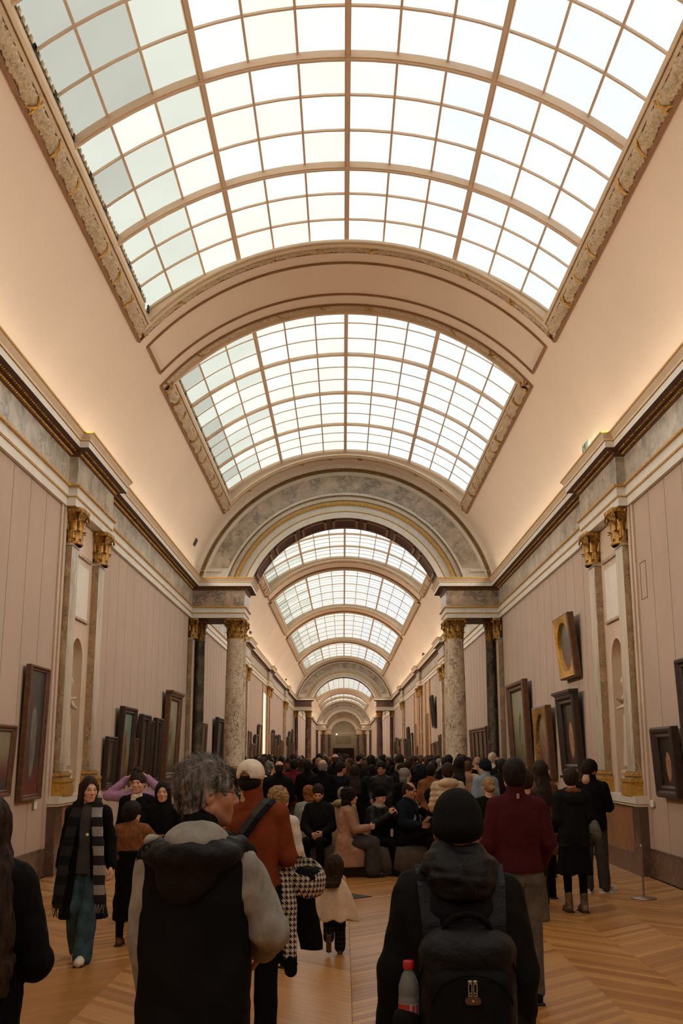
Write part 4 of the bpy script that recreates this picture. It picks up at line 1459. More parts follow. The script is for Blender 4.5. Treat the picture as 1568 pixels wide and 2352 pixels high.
def houndstooth(name, cell=.034):
    """broken-check weave: solid squares joined by diagonal teeth"""
    m, nt, b = nodes_of(name)
    tc = NN(nt, 'ShaderNodeTexCoord'); s = NN(nt, 'ShaderNodeSeparateXYZ'); LK(nt, tc.outputs['Object'], s.inputs[0])
    def M(op, x, y=None):
        n = NN(nt, 'ShaderNodeMath', operation=op)
        for i, v in enumerate((x, y)):
            if v is None: continue
            if isinstance(v, (int, float)): n.inputs[i].default_value = v
            else: LK(nt, v, n.inputs[i])
        return n.outputs[0]
    hx = M('ADD', s.outputs[0], M('MULTIPLY', s.outputs[1], .8))
    u = M('FRACT', M('MULTIPLY', hx, 1 / cell)); v = M('FRACT', M('MULTIPLY', s.outputs[2], 1 / cell))
    gu, gv = M('GREATER_THAN', u, .5), M('GREATER_THAN', v, .5)
    both = M('MULTIPLY', gu, gv); neither = M('MULTIPLY', M('SUBTRACT', 1.0, gu), M('SUBTRACT', 1.0, gv))
    dg = M('FRACT', M('MULTIPLY', M('ADD', u, v), 2.0))
    tooth = M('MULTIPLY', M('SUBTRACT', 1.0, M('ADD', both, neither)), M('GREATER_THAN', dg, .5))
    f = M('MINIMUM', M('ADD', both, tooth), 1.0)
    LK(nt, mixc(nt, f, (.66, .58, .47, 1), (.012, .010, .010, 1)), b.inputs['Base Color'])
    b.inputs['Roughness'].default_value = .9
    return m


C_HOUND = houndstooth('houndstooth_wool')
C_PLAID = checks('dark_plaid_wool', (.012, .010, .010, 1), (.12, .025, .02, 1), 14, 12, .6)
C_PLAIDT = checks('black_plaid_trousers', (.010, .010, .009, 1), (.10, .09, .07, 1), 30, 26, .8)
C_SCARF = checks('black_and_white_check_scarf', (.012, .012, .012, 1), (.52, .50, .47, 1), 2.2, 6.2, .5, (.035, .035, .035, 1))
C_CAP = cloth('cream_canvas', (.78, .70, .56, 1), .85, 80, .3)
C_EYE = plain('eye_white', (.6, .55, .5, 1), .25, .01)
C_IRIS = plain('dark_iris', (.02, .012, .008, 1), .15, .01)


# ---- heads (head centre at the origin, face to +Y)
def head_sdf(kind):
    fem = kind != 'm'
    jw = .050 if fem else .058
    fs = [ell((0, -.018, .025), (.076, .096, .094)),
          ell((0, .018, -.02), (.064, .076, .085)),
          cap((-jw, .0, -.055), (-.018, .062, -.098), .022, .018), cap((jw, .0, -.055), (.018, .062, -.098), .022, .018),
          ell((0, .066, -.098), (.024, .020, .018)),
          ell((-.036, .058, -.028), (.026, .024, .026)), ell((.036, .058, -.028), (.026, .024, .026)),
          cap((-.034, .080, .022), (.034, .080, .022), .010 if fem else .0125),
          ell((0, .072, -.066), (.032, .022, .020))]
    base = U(fs, .022)
    nose = U([cap((0, .088, .008), (0, .108, -.030), .007, .0115), ell((-.011, .100, -.036), (.008, .010, .007)), ell((.011, .100, -.036), (.008, .010, .007))], .008)
    ears = U([ell((-.078, -.012, -.008), (.009, .020, .032)), ell((.078, -.012, -.008), (.009, .020, .032)), ell((-.083, -.020, -.004), (.006, .012, .024)), ell((.083, -.020, -.004), (.006, .012, .024))], .006)
    neck = cap((0, -.022, -.07), (0, -.032, -.165), .050 if fem else .058, .056 if fem else .066)
    lips = U([cap((-.020, .088, -.0635), (.020, .088, -.0635), .0052), cap((-.016, .088, -.0725), (.016, .088, -.0725), .0062)], .003)

    def f(P):
        d = base(P)
        d = smin(d, nose(P), .010)
        d = smin(d, neck(P), .030)
        for sx in (-1, 1):
            d = -smin(-d, ell((sx * .031, .104, .002), (.019, .022, .012))(P), .010)
            d = smin(d, ell((sx * .031, .0785, .002), (.0135, .0125, .0115))(P), .003)
        d = smin(d, ears(P), .006)
        for sx in (-1, 1):
            d = -smin(-d, ell((sx * .088, -.006, -.004), (.007, .009, .014))(P), .004)
        d = smin(d, lips(P), .004)
        d = -smin(-d, cap((-.02, .099, -.068), (.02, .099, -.068), .0022)(P), .002)
        return d
    return f


def head_tint(vs, kind, beard=0.0):
    x, y, z = vs[:, 0], vs[:, 1], vs[:, 2]
    c = np.ones((len(vs), 4), dtype=F32)
    def m(mask, rgb, s=1.0):
        for i in range(3): c[:, i] *= 1 - mask * s * (1 - rgb[i])
    g_ = lambda d, w: np.clip(1 - d / w, 0, 1)
    lip = np.clip(1 - np.sqrt((x / .024) ** 2 + ((z + .068) / .0105) ** 2), 0, .35) / .35 * (y > .075)
    m(lip, (.78, .38, .36) if kind != 'm' else (.8, .5, .45), 1)
    for s in (-1, 1):
        br = np.clip(1.6 - np.sqrt(((x - s * .033) / .019) ** 2 + ((z - .0225 - .004 * (1 - ((x - s * .033) / .02) ** 2)) / .0048) ** 2) * 1.2, 0, 1) * (y > .05)
        m(br, (.16, .11, .09), .9)
        lash = np.clip(1.3 - np.sqrt(((x - s * .031) / .0155) ** 2 + ((z - .003) / .0075) ** 2), 0, 1) * (y > .06)
        m(np.clip(lash * 2, 0, 1), (.42, .32, .28), .85)
        iris = (np.sqrt((x - s * .031) ** 2 + (z - .002) ** 2) < .0058) & (y > .06)
        m(iris.astype(F32), (.08, .05, .04), 1)
        ck = g_(np.sqrt((x - s * .042) ** 2 + (z + .03) ** 2), .03) * (y > .03)
        m(ck, (1.0, .8, .76), .6)
    m((g_(np.sqrt(x ** 2 + (z + .034) ** 2), .02) * (y > .09)).astype(F32), (1, .8, .75), .7)
    if beard:
        bd = np.clip((-.045 - z) / .02, 0, 1) * np.clip((y + .01) / .02, 0, 1) * (z > -.125) * (1 - np.clip(lip, 0, 1))
        m(bd, (.35, .28, .24), beard)
    return c


HEADS = {}


def head_mesh(kind, h=.006, beard=0.0):
    key = (kind, h, beard)
    if key not in HEADS:
        vs, q = snet(head_sdf(kind), (-.105, -.14, -.26), (.105, .14, .14), h)
        HEADS[key] = (vs, q, head_tint(vs, kind, beard))
    return HEADS[key]


# ---- hands (wrist at the origin, fingers to +Z, thumb to +X, palm faces +Y)
HANDS = {}


def hand_mesh(curl=.5, spread=.0, h=.0045):
    key = (curl, spread, h)
    if key in HANDS: return HANDS[key]
    fs = [cap((0, 0, -.03), (0, 0, .012), .026, .028, (1, .8, 1)), box3((0, 0, .048), (.041, .0135, .045), .012), ell((.024, .008, .03), (.018, .014, .028))]
    palm = U(fs, .015)
    fing = []
    for i, (bx, L, r) in enumerate(((-.031, .058, .0075), (-.0105, .072, .0085), (.0105, .078, .0088), (.0315, .070, .0085))):
        p = np.array([bx, 0, .086 + (.004 if i in (1, 2) else 0)]); ang = 0.15; sp = (i - 1.5) * -.06 * (1 + spread)
        pts = [p]
        for fr, k in ((.46, .8), (.30, 1.1), (.24, .8)):
            ang += curl * k * (1 + .12 * (1.5 - i))
            p = p + L * fr * np.array([-sp, math.sin(ang), math.cos(ang)]); pts.append(p)
        for j in range(3): fing.append(cap(pts[j], pts[j + 1], r * (1 - .08 * j), r * (1 - .08 * (j + 1))))
    th = [(.030, .004, .022), (.052, .014, .052), (.058, .026 + .01 * curl, .078), (.052, .036 + .012 * curl, .098)]
    for j in range(3): fing.append(cap(th[j], th[j + 1], .0125 - .0015 * j, .011 - .0015 * j))

    def f(P):
        d = palm(P)
        for g_ in fing: d = smin(d, g_(P), .005)
        return d
    HANDS[key] = snet(f, (-.07, -.06, -.06), (.085, .12, .20), h)
    return HANDS[key]


def frame_from(z, y):
    z = Vector(z).normalized(); y = Vector(y); x = y.cross(z)
    if x.length < 1e-4: x = Vector((1, 0, 0))
    x.normalize(); y = z.cross(x)
    return Matrix((x, y, z)).transposed()


# ---- skeleton
def joints(**kw):
    """right is +X; metres for a 1.75 m person; every entry may be replaced"""
    J = dict(hip=(0, 0, .93), hipR=(.09, 0, .90), kneeR=(.10, .02, .50), ankR=(.105, -.02, .085), hipL=(-.09, 0, .90), kneeL=(-.10, .02, .50), ankL=(-.105, -.02, .085),
             shR=(.158, -.005, 1.405), elR=(.205, -.03, 1.13), wrR=(.215, .07, .88), shL=(-.158, -.005, 1.405), elL=(-.205, -.03, 1.13), wrL=(-.215, .07, .88),
             chest=(0, 0, 1.38), neck=(0, -.01, 1.48), head=(0, .015, 1.635), yaw=0.0, pitch=0.0, roll=0.0, fat=1.0, footR=(0, 1, 0), footL=(0, 1, 0), toeR=0.0, toeL=0.0, hs=1.0)
    J.update(kw)
    return J


def torso_rows(J, inf=0.0, hem=None, flare=0.0, fem=False, belly=0.0):
    f = J['fat']; hz = J['hip'][2]; cz = J['chest'][2]
    k = (cz - hz) / .45
    hx, hy = J['hip'][0], J['hip'][1]; cx, cy_ = J['chest'][0], J['chest'][1]
    base = [(-.10, .150, .108), (.02, .162, .116), (.15, .134 if fem else .146, .100), (.32, .148 if fem else .162, .112), (.42, .145 if fem else .162, .104), (.49, .110, .082), (.545, .062, .062)]
    rows = []
    for dz, rx, ry in base:
        t = dz / .45
        rows.append((hz + dz * k, rx * f + inf, ry * f + inf * .9 + (belly if .0 < dz < .35 else 0), hx + (cx - hx) * t, hy + (cy_ - hy) * t))
    if hem is not None:
        z0 = rows[0][0]
        if hem < z0:
            rows = [(hem, rows[0][1] + flare, rows[0][2] + flare * .8, hx, hy)] + rows
        else:
            A = np.array(rows); q = [np.interp(hem, A[:, 0], A[:, i]) for i in range(5)]
            rows = [tuple(q)] + [r for r in rows if r[0] > hem + .005]
    return rows


def arm_prims(J, s, inf=0.0, cuff=1.0):
    sh, el, wr = J['sh' + s], J['el' + s], J['wr' + s]
    f = J['fat']
    ch = J['chest']
    sg = 1 if s == 'R' else -1
    w2 = tuple(np.array(el) + (np.array(wr) - np.array(el)) * cuff)
    return [cap((ch[0] + sg * .055, ch[1] - .005, sh[2] + .035), sh, .044 + inf, .050 * f + inf), cap(sh, el, .052 * f + inf, .042 + inf), cap(el, w2, .043 + inf, (.030 if cuff > .9 else .036) + inf)]


def leg_prims(J, s, inf=0.0, wide=0.0, hem=1.0):
    hp, kn, an = J['hip' + s], J['knee' + s], J['ank' + s]
    f = J['fat']
    a2 = tuple(np.array(kn) + (np.array(an) - np.array(kn)) * hem)
    return [cap(hp, kn, .088 * f + inf, .058 + inf + wide * .5), cap(kn, a2, .058 + inf + wide * .5, .040 + inf + wide)]


def neck_prim(J, r=.056):
    return [cap(J['neck'], tuple(np.array(J['head']) + np.array([0, -.03, -.06])), r, r * .9)]


def bounds(J, pad=.16):
    pts = np.array([J[k] for k in J if isinstance(J[k], tuple) and len(J[k]) == 3 and not k.startswith('foot')])
    return pts.min(0) - pad, pts.max(0) + pad


def body_sdf(J):
    return U([loft(torso_rows(J, -.014))] + arm_prims(J, 'R', -.004) + arm_prims(J, 'L', -.004) + leg_prims(J, 'R', -.012) + leg_prims(J, 'L', -.012) + neck_prim(J), .02)


def headM(J):
    return Matrix.Translation(J['head']) @ Euler((J['pitch'], J['roll'], 0)).to_matrix().to_4x4() if False else Matrix.Translation(J['head']) @ Euler((0, 0, J['yaw'])).to_matrix().to_4x4() @ Euler((J['pitch'], J['roll'], 0)).to_matrix().to_4x4() @ Matrix.Scale(J['hs'], 4)


def xf(M, vs):
    A = np.array(M)
    return vs @ A[:3, :3].T + A[:3, 3]


def foot_sdf(an, fd, toe=0.0, L=.26, w=.046, hgt=.085, boot=False):
    an = np.array(an); d = np.array(fd, dtype=float); d /= np.linalg.norm(d)
    up = np.array([0, 0, 1.0])
    # toe >0 lifts the heel: the sole tips about the ball
    c, s_ = math.cos(toe), math.sin(toe)
    fw = d * c - up * s_; u2 = up * c + d * s_
    heel = an - u2 * (hgt - .035) - fw * .045
    ball = heel + fw * (L * .70); tip = ball + (fw * L * .17)
    f = U([cap(heel, ball, .036, .042), cap(ball, tip, .042, .034), cap(an + u2 * .01, heel + u2 * .02 + fw * .02, .042, .036), cap(an, ball + u2 * .005, .038, .030)], .025)
    R3 = np.stack([np.cross(fw, u2), fw, u2], 1)
    so = box3(heel + fw * (L * .36) - u2 * .030, (w + .002, L * .54, .014), .012, R3)
    return f, so, heel, fw, u2


def person(label, loc, rz, H, J, parts, sk='light', hk='m', group=None, hh=.007, bh=.022, hands=('R', 'L'), curl=.6, beard=0.0, name='person', handspec=None):
    """parts: (name, sdf, voxel, material[, bounds]); everything is a child of the single body mesh"""
    s = H / 1.75
    lo, hi = bounds(J)
    vs, q = snet(body_sdf(J), lo, hi, bh)
    V_, Q_, T_ = [vs], [q], [np.ones((len(vs), 4), dtype=F32)]
    n0 = len(vs)
    hv, hq, ht = head_mesh(hk, hh, beard)
    V_.append(xf(headM(J), hv)); Q_.append(np.asarray(hq) + n0); T_.append(ht); n0 += len(hv)
    for sd in hands:
        spec = (handspec or {}).get(sd, {})
        el, wr = Vector(J['el' + sd]), Vector(J['wr' + sd])
        d = Vector(spec['dir']) if 'dir' in spec else (wr - el)
        pn = Vector(spec.get('palm', (-1 if sd == 'R' else 1, 0, 0)))
        M = frame_from(d, pn).to_4x4()
        v2, q2 = hand_mesh(spec.get('curl', curl))
        v2 = v2.copy(); q2 = np.asarray(q2)
        # thumb must point forward/up: mirror when the frame puts it behind
        tx = (M.to_3x3() @ Vector((1, 0, 0)))
        want = Vector(spec.get('thumb', (0, 1, 0.3)))
        if tx.dot(want) < 0:
            v2[:, 0] *= -1; q2 = q2[:, ::-1]
        M = Matrix.Translation(wr + d.normalized() * .01) @ M
        V_.append(xf(M, v2)); Q_.append(q2 + n0); T_.append(np.ones((len(v2), 4), dtype=F32)); n0 += len(v2)
    o = npmesh(name, np.concatenate(V_) * s, np.concatenate(Q_), SK[sk], np.concatenate(T_))
    tag(o, label, 'person', group)
    o.location = loc if len(loc) == 3 else (loc[0], loc[1], 0); o.rotation_euler = (0, 0, rz)
    for p in parts:
        nm, f, h, mat = p[:4]
        if len(p) > 4 and p[4] is not None: l2, h2 = p[4]
        else: l2, h2 = lo - .06, hi + .06
        vs, q = snet(f, l2, h2, h)
        if len(vs) == 0: continue
        c = npmesh(nm, vs * s, q, mat, parent=o)
        if len(p) > 5: c['label'] = p[5]
    return o


# ---- garments
def folds(f, J, amp=.007, fr=22, seed=1, st=(1, 1, .7)):
    def g_(P):
        a_ = fn(P, fr, seed, st)
        return f(P) + amp * a_ + amp * .7 * (1 - 2.2 * np.abs(fn(P, fr * 1.5, seed + 9, st))) * .6
    return g_


def top(J, inf=.022, hem=.86, sleeve=1.0, flare=0.0, fem=False, collar=None, k=.035, amp=.006, seed=1, belly=0.0, arms=True, fr=22, sl_inf=None):
    pr = [loft(torso_rows(J, inf, hem, flare, fem, belly))]
    si = inf * .8 if sl_inf is None else sl_inf
    armf = []
    if arms:
        for s_ in ('R', 'L'):
            a_ = arm_prims(J, s_, si, sleeve); pr.append(a_[0]); armf.append(U(a_[1:], .02))
    else:
        for s, sg in (('R', 1), ('L', -1)):
            pr.append(cap((J['chest'][0] + sg * .055, J['chest'][1], J['sh' + s][2] + .035), J['sh' + s], .046 + inf, .052 + inf))
    body = U(pr, k)
    if armf: body = U([body] + armf, .014)
    if collar:
        hd = np.array(J['head']); nk = np.array(J['neck'])
        cl = cap(nk + (0, -.005, -.03), nk + (hd - nk) * collar + (0, -.012, 0), .070 + inf * .5, .062 + inf * .4)
        body = U([body, cl], .02)
    g_ = folds(body, J, amp, fr, seed)
    return g_


def trousers(J, inf=.014, wide=0.0, hem=1.0, seed=3, amp=.006):
    hp = J['hip']
    pr = [loft([(hp[2] - .08, .152 * J["fat"] + inf, .106 + inf, hp[0], hp[1]), (hp[2] + .03, .160 * J["fat"] + inf, .104 + inf, hp[0], hp[1]), (hp[2] + .10, .140 * J["fat"] + inf, .094 + inf, hp[0], hp[1])])]
    pr += leg_prims(J, 'R', inf, wide, hem)
    a = U(pr, .03)
    b_ = U(leg_prims(J, 'L', inf, wide, hem) + [pr[0]], .03)
    return folds(lambda P: np.minimum(a(P), b_(P)), J, amp, 20, seed, (1, 1, .6))


def skirt(J, z0, z1, r0=.17, r1=.24, seed=4, cy=0.0):
    f = loft([(z0, r1, r1 * .8, J['hip'][0], J['hip'][1] + cy), (z1, r0, r0 * .75, J['hip'][0], J['hip'][1])], 2.1)
    def g_(P):
        th = np.arctan2(P[:, 1] - J['hip'][1], P[:, 0] - J['hip'][0])
        return f(P) + .010 * np.sin(th * 9 + seed) * np.clip((z1 - P[:, 2]) / (z1 - z0), 0, 1)
    return g_


def in_head(J, f):
    Mi = np.array(headM(J).inverted())
    def g_(P):
        return f((P @ Mi[:3, :3].T + Mi[:3, 3]).astype(F32)) * J['hs']
    return g_


FACECUT = ell((0, .115, -.045), (.072, .085, .098))


def hair_short(J, th=.014, cut=1.0, seed=2, rough=.004, nape=-.075, fr=120):
    base = U([ell((0, -.022, .028), (.078 + th, .098 + th, .098 + th)), ell((0, -.05, -.03), (.066 + th * .6, .060 + th * .6, .06))], .03)
    def f(P):
        d = base(P) + rough * fn(P, fr, seed) + rough * .7 * fn(P, fr * 2.2, seed + 1)
        d = -smin(-d, FACECUT(P), .008)
        d = np.maximum(d, nape - P[:, 2] + .25 * P[:, 1])
        # keep the ears and cheeks clear
        d = -smin(-d, ell((0, .018, -.050), (.2, .046, .058))(P), .008)
        return d
    return in_head(J, f)


def hair_long(J, length=.42, width=.10, back=.075, seed=2, th=.016, front=True, wave=.006, cy=-.05, spread=.03, out=.055):
    base = U([ell((0, -.022, .028), (.078 + th, .100 + th, .100 + th))], .03)
    rows = [(-length, width * .85 + spread, .034, 0, cy - .045 - out), (-length * .6, width + spread * .6, .052, 0, cy - .03 - out * .75), (-.16, width + .005, .066, 0, cy - .005 - out * .25), (-.06, width, .080, 0, cy + .02), (.04, .086, .085, 0, -.02)]
    drop = loft(rows, 2.2)
    def f(P):
        d = smin(base(P), drop(P), .04)
        Q = P.copy(); 
        d = d + wave * fn(P, 60, seed, (1, 1, .22)) + wave * .7 * fn(P, 150, seed + 1, (1, 1, .15))
        fc = ell((0, .120, -.032), (.073 if front else .08, .095, .120))(P)
        d = -smin(-d, fc, .008)
        d = -smin(-d, cap((0, .03, -.10), (0, .09, -.5), .060, .12)(P), .02)
        return d
    return in_head(J, f)


def hair_bun(J, seed=2, bc=(0, -.10, .07), br=.045, th=.012):
    base = U([ell((0, -.022, .028), (.078 + th, .098 + th, .098 + th)), ell((0, -.05, -.03), (.066, .060, .055))], .03)
    def f(P):
        d = smin(base(P), ell(bc, (br, br, br * .9))(P), .02) + .004 * fn(P, 110, seed) + .002 * fn(P, 240, seed)
        d = -smin(-d, FACECUT(P), .008)
        d = np.maximum(d, -.09 - P[:, 2] + .25 * P[:, 1])
        d = -smin(-d, ell((0, .018, -.050), (.2, .046, .058))(P), .008)
        return d
    return in_head(J, f)


def hair_curly(J, r=.135, seed=3, low=-.10, fr=70, amp=.014):
    base = U([ell((0, -.03, .03), (r * .88, r * .98, r * .93)), ell((0, -.06, low), (r * .8, r * .62, r * .72))], .04)
    def f(P):
        d = base(P) + amp * fn(P, fr, seed) + amp * .6 * fn(P, fr * 2, seed + 3)
        return -smin(-d, FACECUT(P), .01)
    return in_head(J, f)


def beanie_sdf(J, droop=0.02, rib=.0015, low=-.02, top_=.0):
    base = U([ell((0, -.022, .035), (.090, .112, .100 + droop)), ell((0, -.035, .005), (.090, .108, .06))], .02)
    roll = ell((0, -.02, low + .018), (.094, .115, .03))
    def f(P):
        th = np.arctan2(P[:, 1], P[:, 0])
        d = base(P)
        d = np.maximum(d, low - P[:, 2] + .40 * (P[:, 1] + .01))
        d = d + rib * np.sin(th * 60)
        return -smin(-d, ell((0, .115, -.05), (.075, .085, .080))(P), .006)
    return in_head(J, f)


def eyeglass(o, J, s, mat):
    """thin frame and arms as a child of the head's owner"""
    M = headM(J)
    mb = MB()
    def T(p): return tuple(v * s for v in (M @ Vector(p)))
    for sx in (-1, 1):
        pts = [T((sx * .031 + .023 * math.cos(t), .1085 + .0 * math.sin(t), .000 + .017 * math.sin(t))) for t in [2 * PI * j / 14 for j in range(15)]]
        mb.tube(pts, .0016 * s, 5, caps=False)
        mb.tube([T((sx * .054, .107, .004)), T((sx * .078, .06, .006)), T((sx * .083, -.005, .010)), T((sx * .083, -.022, -.004))], .0018 * s, 5)
    mb.tube([T((-.008, .110, .002)), T((0, .113, .004)), T((.008, .110, .002))], .0015 * s, 5)
    return mb.build('glasses', mat, o)


def shoes(o, J, s, mat, sole, side=('R', 'L'), boot=0.0, L=.26, stripes=None):
    for sd in side:
        f, so, heel, fw, u2 = foot_sdf(J['ank' + sd], J['foot' + sd], J['toe' + sd], L)
        if boot > 0:
            an = np.array(J['ank' + sd]); kn = np.array(J['knee' + sd]); d = (kn - an) / np.linalg.norm(kn - an)
            f = U([f, cap(an, an + d * boot, .047, .050)], .02)
        c = np.array(J['ank' + sd]); lo, hi = c - .30, c + .30
        vs, q = snet(disp(f, lambda P: .0015 * fn(P, 90, 3)), lo, hi, .009)
        sh = npmesh('shoe', vs * s, q, mat, parent=o)
        vs, q = snet(so, lo, hi, .008)
        npmesh('sole', vs * s, q, sole, parent=sh)
        if stripes:
            mb = MB()
            rt = np.cross(fw, u2)
            for sg in (1, -1):
                for i in range(3):
                    c0 = heel + fw * (.085 + .022 * i) + u2 * .012 + rt * sg * .0435
                    a_ = Vector(c0 * s); b_ = Vector((c0 + fw * .018 + u2 * .032 - rt * sg * .010) * s)
                    mb.tube([a_, b_], .0045 * s, 4, smooth=False)
            mb.build('stripes', stripes, sh)
# ================================================================ the visitors
def strands(o, J, s, mat, n=1500, L=.05, seed=1, flow=(0, -.6, .1), r=(.088, .110, .108), c=(0, -.022, .028), w=.0022, lim=None, name='loose_strands', jit=.5, drop=0.0, lift=.2):
    rs = np.random.RandomState(seed)
    M = headM(J)
    vs = []; fs = []
    k = 0
    while k < n:
        d = Vector(rs.normal(size=3)).normalized()
        p = Vector((c[0] + d.x * r[0], c[1] + d.y * r[1], c[2] + d.z * r[2]))
        if p.y > .055 and p.z < .06: continue
        if p.z < -.055: continue
        if lim and not lim(p): continue
        k += 1
        L_ = L * (.6 + rs.rand() * .8)
        ax = Vector(flow) + Vector(rs.normal(size=3)) * jit; ax = (ax - d * ax.dot(d)).normalized()
        cu = rs.normal() * 1.6; lf = lift * (.2 + rs.rand()); b = len(vs); nseg = 4; q = d.copy(); ww = w * (.6 + .8 * rs.rand())
        for i in range(nseg + 1):
            t = i / nseg
            rr = 1.0 + lf * t * t
            pt = Vector((c[0] + q.x * r[0] * rr, c[1] + q.y * r[1] * rr, c[2] + q.z * r[2] * rr - drop * L_ * t * t))
            sd = ax.cross(q).normalized() * ww * (1.0 - .8 * t)
            for e_ in (pt - sd, pt + sd): vs.append(tuple(v * s for v in (M @ e_)))
            q = (q + ax * (L_ / nseg / .1)).normalized()
            ax = (Matrix.Rotation(cu / nseg, 3, q) @ ax); ax = (ax - q * ax.dot(q)).normalized()
        fs += [(b + 2 * i, b + 2 * i + 1, b + 2 * i + 3, b + 2 * i + 2) for i in range(nseg)]
    me = bpy.data.meshes.new(name); me.from_pydata(vs, [], fs); me.materials.append(mat)
    q = bpy.data.objects.new(name, me); COL.objects.link(q); q.parent = o; q['kind'] = 'stuff'
    return q


def worn(name, label, cat, owner, group=None):
    """a carried thing: own top-level Empty at its bearer's place"""
    t = empty(name, tuple(owner.location), owner.rotation_euler[2]); tag(t, label, cat, group)
    return t


def spart(name, f, lo, hi, h, mat, parent, s=1.0):
    vs, q = snet(f, lo, hi, h)
    return npmesh(name, vs * s, q, mat, parent=parent)


def pouch(c, hs, r, seed=0, amp=.006, R3=None):
    f = box3(c, hs, r, R3)
    return lambda P: f(P) + amp * fn(P, 30, seed)


# ---- grey-haired man, close, back to us, face turned right
J = joints(yaw=R(-68), pitch=R(0), head=(.03, .02, 1.640), fat=1.08, shR=(.160, -.01, 1.385), elR=(.275, .0, 1.165), wrR=(.235, .13, 1.085), shL=(-.155, -.01, 1.385), elL=(-.185, -.02, 1.14), wrL=(-.165, .05, .93))
s = 1.72 / 1.75
vest_b = U([loft([(.70, .215, .160, 0, 0), (.95, .205, .150, 0, 0), (1.10, .20, .145, 0, 0), (1.28, .205, .148, 0, 0), (1.40, .20, .135, 0, 0), (1.455, .165, .11, 0, 0), (1.49, .10, .09, 0, -.01)], 2.6),
            cap((.06, -.005, 1.45), (.165, -.01, 1.415), .062, .060), cap((-.06, -.005, 1.45), (-.165, -.01, 1.415), .062, .060)], .03)
vest = sub(sub(vest_b, cap((.262, 0, 1.47), (.275, 0, 1.12), .035, .060), .012), cap((-.262, 0, 1.47), (-.275, 0, 1.12), .035, .060), .012)
hood_l = U([ell((0.01, -.075, 1.475), (.120, .115, .075)), ell((0, -.135, 1.41), (.085, .055, .07))], .03)
hood_o = sub(U([ell((0, -.10, 1.435), (.185, .125, .075)), ell((-.02, -.135, 1.36), (.11, .055, .10)), cap((.16, -.04, 1.465), (.10, -.12, 1.44), .04)], .03), ell((0, -.075, 1.520), (.118, .14, .085)), .01)
man = person('grey-haired man in glasses, black hooded vest over grey sweatshirt, looking right, hand on hip', (-.585, 4.05), R(-3), 1.72, J, [
    ('hair', hair_short(J, .014, seed=3, rough=.010, fr=46, nape=-.085), .005, H_GREY, None),
    ('sweatshirt', folds(U([U([loft(torso_rows(J, .016, .84))], .02), U(arm_prims(J, 'R', .022, 1.0)[1:] , .02), U(arm_prims(J, 'L', .020, 1.0)[1:], .02), cap((0, -.02, 1.42), (0, -.015, 1.47), .072, .060)], .02), J, .011, 24, 5, (1, 1, .8)), .0085, C_GREY),
    ('vest', folds(vest, J, .006, 16, 8, (1, 1, .6)), .010, C_CHAR),
    ('hood_lining', folds(hood_l, J, .004, 26, 4), .008, C_GREY, ((-.22, -.30, 1.28), (.22, .12, 1.62)), 'pale grey fleece lining of the hood'),
    ('hood', folds(hood_o, J, .009, 30, 6), .008, C_BLACKN, ((-.26, -.34, 1.22), (.26, .12, 1.62))),
    ('collar', disp(cap((0.005, -.03, 1.50), (.01, -.02, 1.53), .072, .068), lambda P: .002 * np.sin(P[:, 2] * 400)), .008, C_BLACK, ((-.12, -.14, 1.42), (.12, .10, 1.64))),
    ('trousers', trousers(J, .020, .02), .016, C_BLACK)],
    sk='tan', hk='m', hh=.0045, hands=('R',), curl=.7, beard=.25, handspec={'R': {'dir': (-.9, .25, -.35), 'palm': (0, -.6, -1), 'curl': .45}})
strands(man, J, s, H_GREY, 4500, .040, 4, (-.1, -.9, .1), jit=.45, r=(.091,.112,.111), lift=.09, w=.0010, lim=lambda p: not (p.y > -.05 and p.z < .02))
strands(man, J, s, H_LGREY, 1800, .042, 14, (.3, -.7, .2), jit=.6, r=(.091,.112,.112), lift=.16, w=.0010, name='silver_strands', lim=lambda p: p.z > .06)
eyeglass(man, J, s, plain('black_acetate', (.01, .01, .01, 1), .3))
shoes(man, J, s, C_BLACK, C_SOLE)
spart('hood_edge', disp(U([ell((-.145, -.11, 1.485), (.022, .024, .018)), ell((-.158, -.105, 1.475), (.016, .02, .015))], .02), lambda P: .003 * fn(P, 60, 3)), (-.24, -.2, 1.42), (-.1, -.04, 1.55), .005, C_GREY, man, s)
tg = MB()
for (cx_, cz_, rr_) in ((-.150, 1.455, .016), (-.142, 1.425, .014)):
    tg.tube([((cx_ + rr_ * math.cos(t)) * s, (-.155 - .004 * math.sin(t)) * s, (cz_ + rr_ * math.sin(t)) * s) for t in [2 * PI * j / 12 for j in range(13)]], .0042, 6, caps=False)
tg.build('hood_toggle', C_BLACKN, man)

